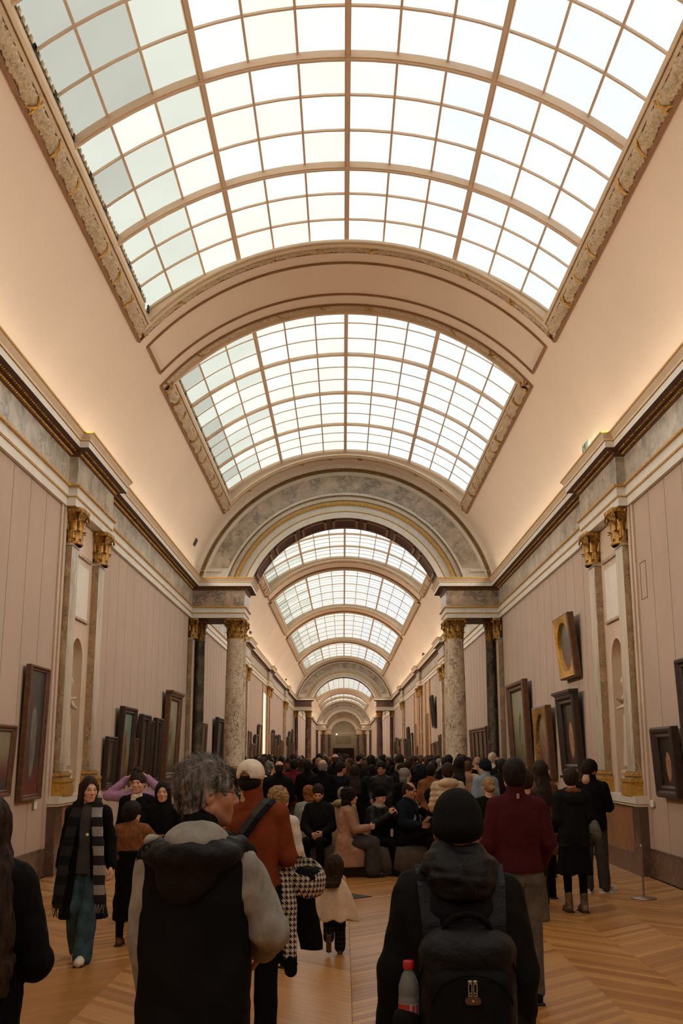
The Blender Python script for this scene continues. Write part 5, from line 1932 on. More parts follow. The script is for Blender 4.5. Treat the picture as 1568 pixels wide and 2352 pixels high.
# ---- man in black beanie with a backpack, close on the right
J = joints(fat=1.16, yaw=R(0), pitch=R(-4), hs=1.04, shR=(.155, -.01, 1.385), elR=(.205, -.04, 1.12), wrR=(.205, .05, .90), shL=(-.160, -.01, 1.385), elL=(-.228, -.02, 1.13), wrL=(-.245, .06, .895), head=(.0, .01, 1.625))
s = 1.60 / 1.75
jk = U([top(J, .045, .62, .96, .02, seed=12, amp=.009, sl_inf=.034)], .02)
hd = U([ell((0, -.045, 1.495), (.145, .125, .075)), ell((0, -.115, 1.445), (.115, .075, .075)), cap((-.05, -.060, 1.545), (.05, -.060, 1.545), .050)], .04)
hd = sub(hd, ell((0, .02, 1.61), (.095, .11, .10)), .02)
P4 = person('man in ribbed black beanie and black hooded jacket wearing a backpack, seen from behind', (.335, 3.88), 0, 1.61, J, [
    ('beanie', beanie_sdf(J, .012, low=-.012), .0055, C_CHAR), ('jacket', jk, .011, C_CHAR),
    ('hood', disp(hd, lambda P: .010 * fn(P, 34, 3, (.7, 1, 1.6)) + .005 * fn(P, 80, 4, (.6, 1, 1.6))), .008, C_BLACKN, ((-.28, -.32, 1.26), (.28, .16, 1.66))),
    ('trousers', trousers(J, .02, .02), .018, C_BLACK)], sk='tan', hh=.006, curl=.95, hands=('L',), handspec={'L': {'palm': (1, 0, 0), 'curl': 1.0, 'dir': (0, .1, -1)}})
shoes(P4, J, s, C_BLACK, C_SOLE)
bp = worn('backpack', 'black backpack with two pale zip pulls on the back of the beanie man', 'backpack', P4)
main = U([box3((0, -.245, 1.055), (.165, .085, .25), .07), ell((0, -.235, 1.24), (.145, .085, .085))], .05)
pocket = U([box3((0, -.335, 1.00), (.140, .045, .20), .05)], .03)
spart('main_bag', disp(main, lambda P: .006 * fn(P, 26, 5) + .003 * fn(P, 70, 6)), (-.24, -.40, .74), (.24, -.10, 1.42), .009, C_BLACKN, bp, s)
pk = spart('front_pocket', disp(pocket, lambda P: .004 * fn(P, 22, 7)), (-.2, -.42, .74), (.2, -.26, 1.28), .009, C_CHAR, bp, s)
for sg in (-1, 1):
    m_ = MB(); pts = [(sg * .105, -.18, 1.20), (sg * .118, -.155, 1.32), (sg * .128, -.10, 1.44), (sg * .132, -.01, 1.505), (sg * .13, .08, 1.46), (sg * .13, .14, 1.30), (sg * .15, .13, 1.1)]
    for i in range(len(pts) - 1):
        a_, b_ = Vector(pts[i]) * s, Vector(pts[i + 1]) * s
        d_ = (b_ - a_); n_ = Vector((1, 0, 0)).cross(d_).normalized()
        m_.obox((a_ + b_) / 2, Vector((.030, 0, 0)), d_ * .54, n_ * .007)
    m_.build('strap', C_BLACKN, bp)
m_ = MB(); m_.tube([tuple(v * s for v in p) for p in ((-.085, -.25, 1.300), (-.072, -.262, 1.338), (-.04, -.270, 1.362), (0, -.272, 1.370), (.04, -.270, 1.362), (.072, -.262, 1.338), (.085, -.25, 1.300))], .011, 8); m_.build('top_handle', C_BLACK, bp)
m_ = MB()
m_.tube([tuple(v * s for v in (.135 * math.cos(t), -.374 - .008 * math.sin(t), 1.095 + .095 * math.sin(t))) for t in [PI * j / 16 for j in range(17)]], .0035, 5)
m_.build('pocket_zip', C_BLACK, pk)
m_ = MB()
m_.tube([tuple(v * s for v in (.172 * math.cos(t), -.285 - .012 * math.sin(t), 1.14 + .155 * math.sin(t))) for t in [PI * j / 18 for j in range(19)]], .004, 5)
m_.build('main_zip', C_BLACK, bp)
C_PULL = plain('pale_brass_pull', (.50, .42, .28, 1), .4, .05, metal=.4)
for sg in (-1, 1):
    x = sg * .0085; m_ = MB()
    tl = sg * .0
    for xx in (-.0055, .0055):
        m_.box((x + xx - .0014) * s, (x + xx + .0014) * s, -.393 * s, -.388 * s, (1.128) * s, (1.168) * s)
    for zz in (1.128, 1.137, 1.166):
        m_.box((x - .0068) * s, (x + .0068) * s, -.393 * s, -.388 * s, (zz - .0016) * s, (zz + .0016) * s)
    m_.lathe([(.0001, -.005), (.007, -.003), (.007, .003), (.0001, .005)], (x * s, -.386 * s, 1.172 * s), 8)
    m_.build('zip_pull', C_PULL, bp)
m_ = MB(); n = 20
ring_ = [(.026 * s * math.copysign(abs(math.cos(t)) ** .6, math.cos(t)), .0125 * s * math.copysign(abs(math.sin(t)) ** .6, math.sin(t))) for t in [2 * PI * j / n for j in range(n)]]
vs_ = [(x, -.388 * s, z + 1.113 * s) for x, z in ring_] + [(x, -.394 * s, z + 1.113 * s) for x, z in ring_]
m_.add(vs_, [tuple(range(n, 2 * n))] + [(i, (i + 1) % n, n + (i + 1) % n, n + i) for i in range(n)], 0)
lg = m_.build('oval_badge', plain('bronze_badge', (.10, .06, .04, 1), .4, .05), bp)
m_ = MB(); m_.box(-.005 * s, .005 * s, -.3955 * s, -.394 * s, 1.108 * s, 1.118 * s); m_.build('emblem', plain('red_emblem', (.4, .03, .03, 1), .5, .02), lg)
m_ = MB(); m_.box(-.0012, .0012, -.3965 * s, -.3955 * s, 1.1095 * s, 1.1165 * s); m_.box(-.0035, .0035, -.3965 * s, -.3955 * s, 1.112 * s, 1.114 * s); m_.build('emblem_cross', M_PAPER, lg)
spart('side_pocket', disp(box3((-.215, -.235, .90), (.045, .052, .165), .04), lambda P: .003 * fn(P, 40, 7)), (-.30, -.34, .68), (-.12, -.12, 1.12), .008, C_CHAR, bp, s)
# bottle in the side pocket
bt = empty('water_bottle', (P4.location.x - .205 * s, P4.location.y - .235 * s, .985 * s)); tag(bt, 'clear plastic water bottle with red cap and red label in the backpack side pocket', 'bottle')
gl = bpy.data.materials.new('clear_plastic'); gl.use_nodes = True; gb_ = gl.node_tree.nodes['Principled BSDF']
gb_.inputs['Base Color'].default_value = (.75, .8, .78, 1); gb_.inputs['Roughness'].default_value = .12; gb_.inputs['Transmission Weight'].default_value = .75; gb_.inputs['IOR'].default_value = 1.2
m_ = MB(); m_.lathe([(.001, 0), (.030, .002), (.033, .012), (.033, .10), (.031, .105), (.033, .11), (.032, .135), (.022, .165), (.0145, .178), (.0135, .186), (.016, .188)], n=20); m_.build('bottle_body', gl, bt)
m_ = MB(); m_.lathe([(.0175, .184), (.018, .188), (.018, .204), (.016, .208), (.0001, .209)], n=20); m_.build('cap', plain('red_plastic', (.50, .02, .025, 1), .4, .03), bt)
m_ = MB(); m_.lathe([(.0337, .035), (.0337, .085)], n=20); m_.build('label_band', plain('pale_label', (.42, .36, .32, 1), .5, .05), bt)
m_ = MB(); m_.lathe([(.0341, .045), (.0341, .083)], n=12, ang=(PI * 1.05, PI * 1.5)); m_.lathe([(.0341, .052), (.0341, .080)], n=4, ang=(PI * 1.58, PI * 1.66)); m_.lathe([(.0341, .040), (.0341, .080)], n=4, ang=(PI * 1.72, PI * 1.8))
m_.build('label_print', plain('red_print', (.42, .03, .04, 1), .5, .03), bt)
um = MB()
hx, hy = P4.location.x - .245 * s, P4.location.y + .075 * s
um.tube([(hx, hy, .845 * s), (hx, hy, .62 * s), (hx + .005, hy + .01, .30), (hx + .005, hy + .01, .02)], [.014, .016, .02, .006], 8)
tag(um.build('umbrella', plain('dark_red_cloth_cover', (.09, .012, .014, 1), .7, .1)), 'dark red folded umbrella held upright in the left hand of the beanie man', 'umbrella')

# ---- woman at the left edge, long dark hair, back to us
J = joints(fat=1.0, yaw=R(20), shR=(.162, 0, 1.40), elR=(.245, .0, 1.08), wrR=(.15, .24, 1.05), elL=(-.22, 0, 1.1), wrL=(-.1, .24, 1.0))
P1 = person('woman with very long dark wavy hair in black padded coat, cut by the left edge', (-1.475, 4.42), R(5), 1.57, J, [
    ('hair', hair_long(J, .66, .105, seed=7, th=.02, wave=.010, spread=.045, cy=-.065, out=.085), .0065, H_DBROWN),
    ('coat', top(J, .048, .70, .96, .0, fem=True, seed=14, amp=.012, collar=.3), .011, C_BLACK),
    ('trousers', trousers(J, .012, .02), .018, C_BLACK)], hk='f', hh=.008, hands=())
strands(P1, J, 1.57 / 1.75, H_DBROWN, 1400, .07, 5, (0, -.2, -1.2), jit=.12, w=.0008, drop=.1, lift=.03, r=(.096, .118, .112))
shoes(P1, J, 1.57 / 1.75, C_BLACK, C_SOLE)

# ---- man in cream cap and rust sweater
J = joints(fat=1.08, yaw=R(-8), shR=(.168, 0, 1.40), elR=(.235, .02, 1.13), wrR=(.20, .24, 1.03), elL=(-.22, 0, 1.12), wrL=(-.12, .22, 1.02), head=(-.02, .01, 1.640))
s = 1.70 / 1.75
def cap_sdf(J):
    crown = U([ell((0, -.018, .045), (.093, .112, .088)), ell((0, -.018, .020), (.094, .114, .055))], .02)
    brim = ell((0, .135, .012), (.075, .080, .010))
    def f(P):
        d = crown(P); d = np.maximum(d, -.008 - P[:, 2] - .10 * P[:, 1])
        d = smin(d, brim(P), .01)
        return -smin(-d, ell((-.012, -.125, .005), (.038, .05, .040))(P), .004)
    return in_head(J, f)
P3 = person('man in cream baseball cap and rust roll-neck sweater, seen from behind, left of centre', (-.655, 7.38), R(-4), 1.70, J, [
    ('hair', inter(hair_short(J, .008, seed=5, nape=-.09), below(1.66)), .007, H_BLACK), ('baseball_cap', cap_sdf(J), .005, C_CAP),
    ('sweater', top(J, .022, .84, .97, 0, collar=.55, seed=21, amp=.005, sl_inf=.022), .010, C_RUST), ('trousers', trousers(J, .016, .02), .018, C_BLACK)],
    sk='tan', hh=.007, curl=.8)
M_ = headM(J); cb = MB()
p_ = M_ @ Vector((0, -.018, .136)); cb.lathe([(.0001, .006), (.009, .003), (.010, 0)], tuple(v * s for v in p_), 8); cb.build('button', C_BLACK, P3)
lt = MB()          # small stitched word on the back of the cap, too small to read
for i, (w_, kind) in enumerate(((5, 0), (5, 1), (4, 2), (5, 1), (4, 0))):
    x = -.026 + i * .0075
    q_ = lambda dx, z: tuple(v * s for v in (M_ @ Vector((x + dx, -.018 - .1085 * math.sqrt(max(0, 1 - ((x + dx) / .094) ** 2)) - .004, z))))
    lt.tube([q_(0, .046), q_(0, .057)], .0010, 4)
    if kind != 2: lt.tube([q_(0, .055), q_(.004, .055), q_(.004, .051)], .0011, 4)
    if kind == 1: lt.tube([q_(0, .046), q_(.005, .046)], .0011, 4)
lt.build('stitched_word', C_BLACK, P3)
shoes(P3, J, s, C_BLACK, C_SOLE)
bag = worn('rucksack', 'dark rucksack with grey strap slung in front of the man in the cream cap', 'rucksack', P3)
m_ = MB()
pts = [(-.10, -.14, 1.22), (-.05, -.155, 1.30), (.02, -.15, 1.40), (.08, -.10, 1.475), (.10, -.01, 1.50), (.11, .09, 1.44), (.1, .14, 1.3)]
for i in range(len(pts) - 1):
    a_, b_ = Vector(pts[i]) * s, Vector(pts[i + 1]) * s
    d_ = b_ - a_; n_ = Vector((.8, -.1, -.2)).cross(d_).normalized(); w_ = d_.cross(n_).normalized()
    m_.obox((a_ + b_) / 2, w_ * .024, d_ * .54, n_ * .007)
m_.build('strap', C_DGREY, bag)
m_ = MB()
for i in range(len(pts) - 1):
    a_, b_ = Vector(pts[i]) * s, Vector(pts[i + 1]) * s
    d_ = b_ - a_; n_ = Vector((.8, -.1, -.2)).cross(d_).normalized(); w_ = d_.cross(n_).normalized()
    m_.obox((a_ + b_) / 2 + w_ * .034, w_ * .016, d_ * .54, n_ * .009)
m_.build('strap_padding', C_NAVY, bag)
spart('main_bag', pouch((-.20, -.20, 1.16), (.13, .08, .15), .06, 3, .008), (-.40, -.36, .95), (.02, -.06, 1.38), .01, C_BLACKN, bag, s)
m_ = MB(); m_.lathe([(.010, -.002), (.018, 0), (.018, .003), (.010, .004)], (0, 0, 0), 12)
ey = m_.build('eyelet', M_METAL, bag); ey.location = (-.125, -.285, 1.20); ey.rotation_euler = (PI / 2, 0, 0)
m_ = MB(); m_.tube([(-.20, -.26, 1.30), (-.17, -.29, 1.33), (-.14, -.28, 1.29)], .012, 6); m_.build('yellow_tab', plain('amber_tab', (.60, .26, .03, 1), .6, .03), bag)
# houndstooth coat over his right arm
ct = worn('houndstooth_coat', 'black and white houndstooth coat hanging over the right arm of the cap man', 'coat', P3)
bun = sub(U([ell((.32, .16, .985), (.155, .14, .135)), ell((.24, .12, 1.06), (.09, .09, .10)), ell((.37, .15, .94), (.11, .11, .10))], .04), ell((.36, .09, 1.075), (.105, .11, .085)), .012)
slv = U([cap((.20, .08, .97), (.235, .06, .80), .070, .062), cap((.235, .06, .80), (.255, .045, .49), .060, .046, (1, .7, 1))], .03)
drp = U([loft([(.60, .085, .035, .075, .06), (.9, .095, .05, .06, .05), (1.12, .05, .05, .07, .06)], 2.2)], .02)
spart('hood', disp(bun, lambda P: .006 * fn(P, 40, 2) + .003 * fn(P, 100, 3)), (.05, -.10, .78), (.56, .36, 1.22), .007, C_HOUND, ct, s)
spart('hood_lining', disp(ell((.36, .115, .985), (.10, .085, .075)), lambda P: .008 * fn(P, 90, 2)), (.2, -.02, .86), (.5, .26, 1.12), .008, C_BLACK, ct, s)
spart('sleeve', disp(slv, lambda P: .005 * fn(P, 24, 5)), (.08, -.08, .40), (.36, .20, 1.1), .008, C_HOUND, ct, s)
spart('cuff', disp(cap((.256, .045, .49), (.262, .045, .405), .047, .043, (1, .7, 1)), lambda P: .001 * np.sin(P[:, 0] * 500)), (.16, -.06, .32), (.36, .14, .58), .006, C_BLACK, ct, s)
spart('front_panel', disp(drp, lambda P: .006 * fn(P, 20, 6)), (-.08, -.06, .52), (.24, .18, 1.2), .009, C_HOUND, ct, s)
spart('lining_panel', disp(loft([(.52, .075, .03, .385, .15), (.70, .085, .045, .36, .15), (.95, .09, .06, .30, .13)], 2.3), lambda P: .006 * fn(P, 18, 6)), (.18, .0, .46), (.52, .30, 1.02), .009, C_BLACK, ct, s)
spart('zip_band', loft([(.45, .022, .02, .185, .03), (.8, .025, .03, .15, .03), (1.05, .03, .05, .14, .04)], 2.3), (.08, -.06, .40), (.24, .12, 1.1), .008, C_BLACK, ct, s)

# ---- woman in checked scarf walking towards us
J = joints(yaw=R(32), pitch=R(-2), shR=(.155, 0, 1.41), elR=(.21, -.04, 1.13), wrR=(.24, .04, .90), elL=(-.215, -.05, 1.13), wrL=(-.26, .02, .90), kneeR=(.085, .06, .50), ankR=(.075, -.16, .11), kneeL=(-.075, .10, .50), ankL=(-.055, .20, .085), toeR=.55)
s = 1.56 / 1.75
cb_ = top(J, .034, .40, .97, .065, fem=True, seed=31, amp=.008, sl_inf=.030)
opening = loft([(.30, .115, .30, 0, .22), (.80, .075, .30, 0, .22), (1.10, .055, .30, 0, .22), (1.40, .055, .30, 0, .22), (1.6, .10, .30, 0, .22)], 4)
coat = sub(cb_, opening, .012)
P5 = person('woman in long open black coat and check scarf walking forward in jeans, long hair', (-2.345, 10.0), R(180), 1.54, J, [
    ('hair', hair_long(J, .40, .10, seed=9, th=.012, wave=.008, spread=.05), .006, H_DBROWN),
    ('coat', coat, .010, C_BLACK), ('sweater', top(J, .012, .82, .9, 0, fem=True, seed=3, collar=.12), .013, C_DGREY),
    ('jeans', trousers(J, .010, .045, 1.06, seed=5, amp=.008), .012, C_JEAN)], hk='f', hh=.0055, curl=.5, sk='light')
strands(P5, J, s, H_BROWN, 350, .06, 5, (0, -.2, -1.2), jit=.12, w=.0008, drop=.1, lift=.03, r=(.090, .112, .108))
shoes(P5, J, s, C_SHOE, C_SOLE)
for sg, zb, nm in ((1, .56, 0), (-1, .60, 1)):
    pth = [(sg * .035, -.075, 1.50), (sg * .075, -.03, 1.52), (sg * .098, .06, 1.46), (sg * .115, .13, 1.33), (sg * .15, .165, 1.10), (sg * (.185 if sg > 0 else .175), .185, .85), (sg * (.215 if sg > 0 else .19), .20, zb)]
    f_ = U([cap(pth[i], pth[i + 1], .030 + .013 * min(i, 2), .030 + .013 * min(i + 1, 2), (1.0, .42, 1)) for i in range(len(pth) - 1)], .02)
    sc_ = spart('scarf', disp(f_, lambda P: .004 * fn(P, 30, 4)), (-.34, -.18, .48), (.34, .34, 1.62), .009, C_SCARF, P5, s)
    fr_ = MB()
    for i in range(11):
        x = pth[-1][0] + (i - 5) * .0095
        fr_.tube([(x * s, .20 * s, (zb + .01) * s), ((x + random.uniform(-.01, .01)) * s, (.205 + random.uniform(-.01, .01)) * s, (zb - .07) * s), ((x + random.uniform(-.035, .035)) * s, (.21 + random.uniform(-.02, .02)) * s, (zb - .135) * s)], [.0035, .003, .002], 4)
    fr_.build('fringe', C_WHITE if False else C_SCARF, sc_)
bd_ = MB(); bd_.lathe([(.0001, .004), (.012, .002), (.014, 0)], (0, 0, 0), 10); q = bd_.build('brooch', M_PAPER, P5); q.location = (-.035 * s, .155 * s, 1.19 * s); q.rotation_euler = (-PI / 2, 0, 0)

# ---- child in teddy jacket beside the scarf woman, woman with long black hair facing us, others behind
J = joints(fat=1.0, yaw=R(-35), hs=1.12, head=(0, .015, 1.62), elR=(.26, .10, 1.28), wrR=(.45, .16, 1.27), elL=(-.2, 0, 1.12), wrL=(-.15, .15, .95))
P8 = person('child with short black hair in teddy-brown jacket, back turned, beside the scarf woman', (-2.09, 10.75), R(0), 1.29, J, [
    ('hair', hair_short(J, .026, seed=15, nape=-.11, rough=.005), .007, H_BLACK), ('jacket', top(J, .050, 1.05, .95, 0, seed=33, amp=.010, collar=.3), .011, C_TEDDY),
    ('dark_coat', disp(loft([(.30, .21, .15, 0, .02), (.8, .19, .14, 0, .0), (1.16, .195, .150, 0, -.01)], 2.3), lambda P: .010 * fn(P, 18, 4)), .016, C_BLACK), ('trousers', trousers(J, .01), .02, C_BLACK)], hh=.008, curl=.5)
shoes(P8, J, 1.29 / 1.75, C_BROWN, C_SOLE)
J = joints(yaw=R(5), fat=.95, elR=(.22, .05, 1.12), wrR=(.12, .24, 1.10))
P7 = person('woman with long black hair and black coat facing us behind the teddy-brown child', (-1.95, 11.65), R(178), 1.46, J, [
    ('hair', hair_long(J, .36, .105, seed=19, th=.016, spread=.04), .006, H_BLACK), ('coat', top(J, .035, .55, .97, .04, fem=True, seed=35, collar=.15), .014, C_BLACK), ('trousers', trousers(J, .01), .02, C_BLACK)], hk='f', hh=.006)
shoes(P7, J, 1.42 / 1.75, C_BLACK, C_SOLE)
J = joints(yaw=R(-6), fat=1.0)
P6 = person('woman with dark hair tied up and cream scarf, facing us near the left wall', (-2.33, 12.3), R(175), 1.54, J, [
    ('hair', hair_bun(J, 4, (0, -.03, .15), .04), .006, H_DBROWN), ('coat', top(J, .04, .6, .97, .04, fem=True, seed=36), .014, C_BLACK), ('trousers', trousers(J, .01), .02, C_BLACK),
    ('scarf', disp(U([ell((0, .0, 1.47), (.10, .095, .05)), cap((.03, .085, 1.46), (.055, .135, 1.24), .042, .035, (1, .6, 1))], .03), lambda P: .006 * fn(P, 60, 3)), .007, C_CREAM, ((-.16, -.16, 1.15), (.16, .24, 1.6)))], hk='f', hh=.006)
shoes(P6, J, 1.54 / 1.75, C_BLACK, C_SOLE)
J = joints(yaw=R(10), fat=1.0, elR=(.38, -.02, 1.44), wrR=(.14, -.06, 1.66), elL=(-.38, -.02, 1.44), wrL=(-.12, -.06, 1.68), shR=(.165, 0, 1.43), shL=(-.165, 0, 1.43))
P6b = person('woman in lilac sweater raising both arms to tie her hair, behind the cream scarf woman', (-2.5, 13.1), R(180), 1.55, J, [
    ('hair', hair_bun(J, 5, (0, -.05, .14), .05), .007, H_DBROWN), ('sweater', top(J, .026, .86, .95, 0, fem=True, seed=38, amp=.006), .012, C_LILAC), ('trousers', trousers(J, .01), .02, C_BLACK)], hk='f', hh=.008, curl=.9,
    handspec={'R': {'dir': (-.6, 0, .5)}, 'L': {'dir': (.6, 0, .5)}})
shoes(P6b, J, 1.55 / 1.75, C_BLACK, C_SOLE)

# ---- woman with fair curls and toddler in cream cape
J = joints(yaw=R(-20), fat=.95, pitch=R(-10), elR=(.2, .03, 1.13), wrR=(.17, .22, .98))
P9b = person('woman with fair curled hair and white sweater just right of the cap man', (-.62, 9.75), R(-25), 1.46, J, [
    ('hair', hair_curly(J, .118, 6, -.07, 60, .012), .006, H_BLOND), ('sweater', top(J, .03, .80, .95, 0, fem=True, seed=40, amp=.007), .012, C_WHITE), ('trousers', trousers(J, .014, .02), .018, C_BLACK)], hk='f', hh=.007)
shoes(P9b, J, 1.46 / 1.75, C_BLACK, C_SOLE, boot=.12)
J = joints(yaw=R(-15), hs=1.75, head=(0, .015, 1.50), fat=1.15, kneeL=(-.10, .10, .50), ankL=(-.10, -.18, .30), toeL=1.25, kneeR=(.10, .03, .50), ankR=(.10, .02, .10), neck=(0, -.01, 1.36), chest=(0, 0, 1.30), shR=(.15, 0, 1.30), shL=(-.15, 0, 1.30), elR=(.24, .02, 1.05), wrR=(.26, .05, .88), elL=(-.22, .02, 1.05), wrL=(-.2, .1, .9))
s = .87 / 1.75
cape = lambda P: loft([(.60, .41, .32, .05, 0), (1.0, .30, .25, .03, 0), (1.22, .22, .18, 0, 0), (1.36, .12, .11, 0, 0)], 2.2)(P) + .022 * np.sin(np.arctan2(P[:, 1], P[:, 0]) * 7 + .8) * np.clip((1.3 - P[:, 2]) / .5, 0, 1)
tod = person('toddler with long brown hair in cream flared cape coat running away from us', (-.14, 10.3), R(0), .87, J, [
    ('hair', hair_long(J, .19, .088, seed=21, th=.010, spread=.0, wave=.010), .012, H_DBROWN), ('cape_coat', cape, .018, C_CREAM), ('trousers', trousers(J, .03, .03, .95), .018, C_PLAIDT)], hk='f', hh=.010, hands=())
shoes(tod, J, s, C_BOOT, plain('patterned_brown_sole', (.12, .07, .05, 1), .7, .5, 60, local=True), L=.30)

# ---- standing group on the right
J = joints(fat=1.06, shR=(.17, 0, 1.405), elR=(.235, -.03, 1.14), wrR=(.21, .13, .96), elL=(-.225, -.03, 1.13), wrL=(-.2, .12, .95))
s = 1.705 / 1.75
P9 = person('man in maroon sweater and grey jeans, seen from behind, right of the beanie man', (1.23, 8.35), R(3), 1.705, J, [
    ('hair', hair_short(J, .016, seed=25, nape=-.085), .007, H_BLACK), ('sweater', top(J, .024, .93, .97, 0, collar=.35, seed=41, amp=.006), .011, C_MAROON), ('jeans', trousers(J, .012, .012, seed=9, amp=.009), .012, C_GJEAN)], hh=.008)
shoes(P9, J, s, C_BLACK, C_SOLE)
m_ = MB(); m_.box(-.008, .008, -.104, -.098, 1.47 * s, 1.505 * s); tb = m_.build('neck_tab', M_PAPER, P9)
m_ = MB(); m_.box(-.003, .003, -.106, -.1035, 1.472 * s, 1.503 * s); m_.build('tab_stripe', C_RED, tb)
J = joints(fem=1, fat=.98, yaw=R(-10), ankR=(.09, -.03, .085), ankL=(-.09, .02, .085), elR=(.2, -.01, 1.13), wrR=(.16, .17, 1.0), elL=(-.2, -.01, 1.13), wrL=(-.16, .17, 1.0))
J.pop('fem', None)
s = 1.58 / 1.75
P10 = person('woman in black jacket, black skirt and bronze ankle boots with a green bag', (2.60, 12.95), R(4), 1.58, J, [
    ('hair', hair_short(J, .022, seed=27, nape=-.15, rough=.006), .007, H_DBROWN), ('jacket', top(J, .048, .80, .97, .02, fem=True, seed=42, amp=.010), .012, C_CHAR),
    ('skirt', skirt(J, .46, 1.0, .18, .225), .014, C_BLACK), ('leggings', trousers(J, .004, 0, .98), .016, C_BLACK),
    ('scarf', disp(ell((0, -.01, 1.475), (.125, .115, .055)), lambda P: .008 * fn(P, 50, 3)), .008, C_BROWN, ((-.2, -.2, 1.36), (.2, .2, 1.6))),
    ('hood', disp(ell((0, -.12, 1.38), (.14, .06, .08)), lambda P: .008 * fn(P, 40, 5)), .009, C_CHAR, ((-.24, -.26, 1.24), (.24, .02, 1.52)))], hk='f', hh=.008)
shoes(P10, J, s, C_BOOT, C_SOLE, boot=.13)
hb = worn('shoulder_bag', 'small grey-green leather shoulder bag hanging at the right side of the skirt woman', 'handbag', P10)
C_GREEN = cloth('sage_leather', (.11, .125, .09, 1), .35, 30, .8, .3, .5)
spart('bag_body', disp(U([ell((.25, -.06, 1.02), (.075, .065, .105)), ell((.27, -.05, .95), (.08, .07, .08))], .03), lambda P: .010 * fn(P, 50, 3)), (.1, -.2, .82), (.4, .1, 1.18), .008, C_GREEN, hb, s)
m_ = MB(); m_.tube([tuple(v * s for v in p) for p in ((.215, -.07, 1.10), (.205, -.06, 1.25), (.17, -.05, 1.42), (.15, .0, 1.48), (.17, .07, 1.38), (.23, .0, 1.10))], .012, 6); m_.build('strap', C_BROWN, hb)
J = joints(fat=1.0, yaw=R(-45), pitch=R(-18), elR=(.23, .03, 1.14), wrR=(.14, .2, 1.10), ankR=(.12, .02, .085), footR=(.9, .5, 0), footL=(.2, 1, 0))
P11 = person('man in black jacket looking down at his hands, white sneakers, behind the skirt woman', (3.22, 14.7), R(-12), 1.66, J, [
    ('hair', hair_short(J, .024, seed=29, rough=.008), .008, H_BLACK), ('jacket', top(J, .035, .82, .97, 0, seed=43, amp=.008, collar=.3), .014, C_BLACK), ('trousers', trousers(J, .02, .02), .018, C_DGREY)], sk='tan', hh=.009)
shoes(P11, J, 1.66 / 1.75, C_SHOE, M_PAPER, stripes=C_BLACK)
J = joints(fat=1.0, yaw=R(10))
P12 = person('woman with long dark hair and brown coat standing behind the maroon sweater man', (2.45, 14.15), R(10), 1.66, J, [
    ('hair', hair_long(J, .45, .10, seed=31, spread=.03), .008, H_DBROWN), ('coat', top(J, .035, .55, .97, .03, fem=True, seed=44), .015, C_BROWN), ('trousers', trousers(J, .012), .02, C_BLACK)], hk='f', hh=.009)
shoes(P12, J, 1.66 / 1.75, C_BLACK, C_SOLE)
J = joints(fat=.95, hs=1.10, head=(0, .015, 1.62), yaw=R(-40), kneeR=(.09, .02, .5))
P13 = person('boy with short fair-brown hair, dark jacket and dark green trousers by the skirt woman', (2.22, 13.35), R(-5), 1.36, J, [
    ('hair', hair_short(J, .02, seed=33), .008, H_BROWN), ('jacket', top(J, .035, .84, .97, 0, seed=45, collar=.2), .014, C_BLACK), ('trousers', trousers(J, .02, .02), .018, C_OLIVE),
    ('yellow_collar', ell((.06, -.075, 1.45), (.055, .03, .025)), .008, plain('yellow_knit', (.55, .30, .03, 1), .8), ((-.1, -.15, 1.38), (.16, .02, 1.52)))], hh=.009)
shoes(P13, J, 1.36 / 1.75, C_BLACK, C_SOLE)
J = joints(fat=.95, yaw=R(-10), elR=(.2, .06, 1.16), wrR=(.12, .22, 1.2))
P14 = person('girl in dark plaid coat and wide grey jeans between the maroon man and the boy', (1.96, 12.3), R(0), 1.56, J, [
    ('hair', hair_short(J, .026, seed=35, nape=-.13), .008, H_DBROWN), ('coat', top(J, .034, .52, .97, .03, fem=True, seed=46), .013, C_PLAID), ('jeans', trousers(J, .012, .075, 1.08, amp=.006), .014, C_GJEAN)], hk='f', hh=.009)
shoes(P14, J, 1.56 / 1.75, C_SHOE, C_SOLE)
# ================================================================ seated group and the crowd
pf = MB()
for (cx_, cy__, rx, ry) in ((.12, 17.42, 1.60, .86),):
    n = 32; rows = [(.93, .0), (.99, .03), (1.0, .20), (.98, .34), (.92, .40), (.80, .425), (.0, .43)]
    vs = [(cx_ + rx * k * math.cos(2 * PI * j / n), cy__ + ry * k * math.sin(2 * PI * j / n), z) for k, z in rows for j in range(n)]
    pf.add(vs, [(i * n + j, i * n + (j + 1) % n, (i + 1) * n + (j + 1) % n, (i + 1) * n + j) for i in range(len(rows) - 1) for j in range(n)], 0, True)
po_ = pf.build('pouf', cloth('taupe_upholstery', (.10, .075, .055, 1), .8)); tag(po_, 'long low grey-brown upholstered seat under the seated woman in camel coat', 'pouf')


def sit(**kw):
    d = dict(hip=(0, 0, .50), hipR=(.085, 0, .50), kneeR=(.11, .42, .50), ankR=(.11, .42, .085), hipL=(-.085, 0, .50), kneeL=(-.11, .42, .50), ankL=(-.11, .40, .085),
             chest=(0, .03, .95), neck=(0, .05, 1.05), head=(0, .09, 1.205), shR=(.155, .03, .975), elR=(.215, .07, .70), wrR=(.12, .28, .62), shL=(-.155, .03, .975), elL=(-.215, .07, .70), wrL=(-.12, .28, .62))
    d.update(kw); return joints(**d)


def strouse(J, inf=.014, wide=0.0, hem=1.0, seed=3):
    a = U([ell((J['hip'][0], J['hip'][1], J['hip'][2]), (.17, .13, .12))] + leg_prims(J, 'R', inf, wide, hem), .03); b_ = U([ell(J['hip'], (.17, .13, .12))] + leg_prims(J, 'L', inf, wide, hem), .03)
    return lambda P: np.minimum(a(P), b_(P)) + .006 * fn(P, 20, seed)


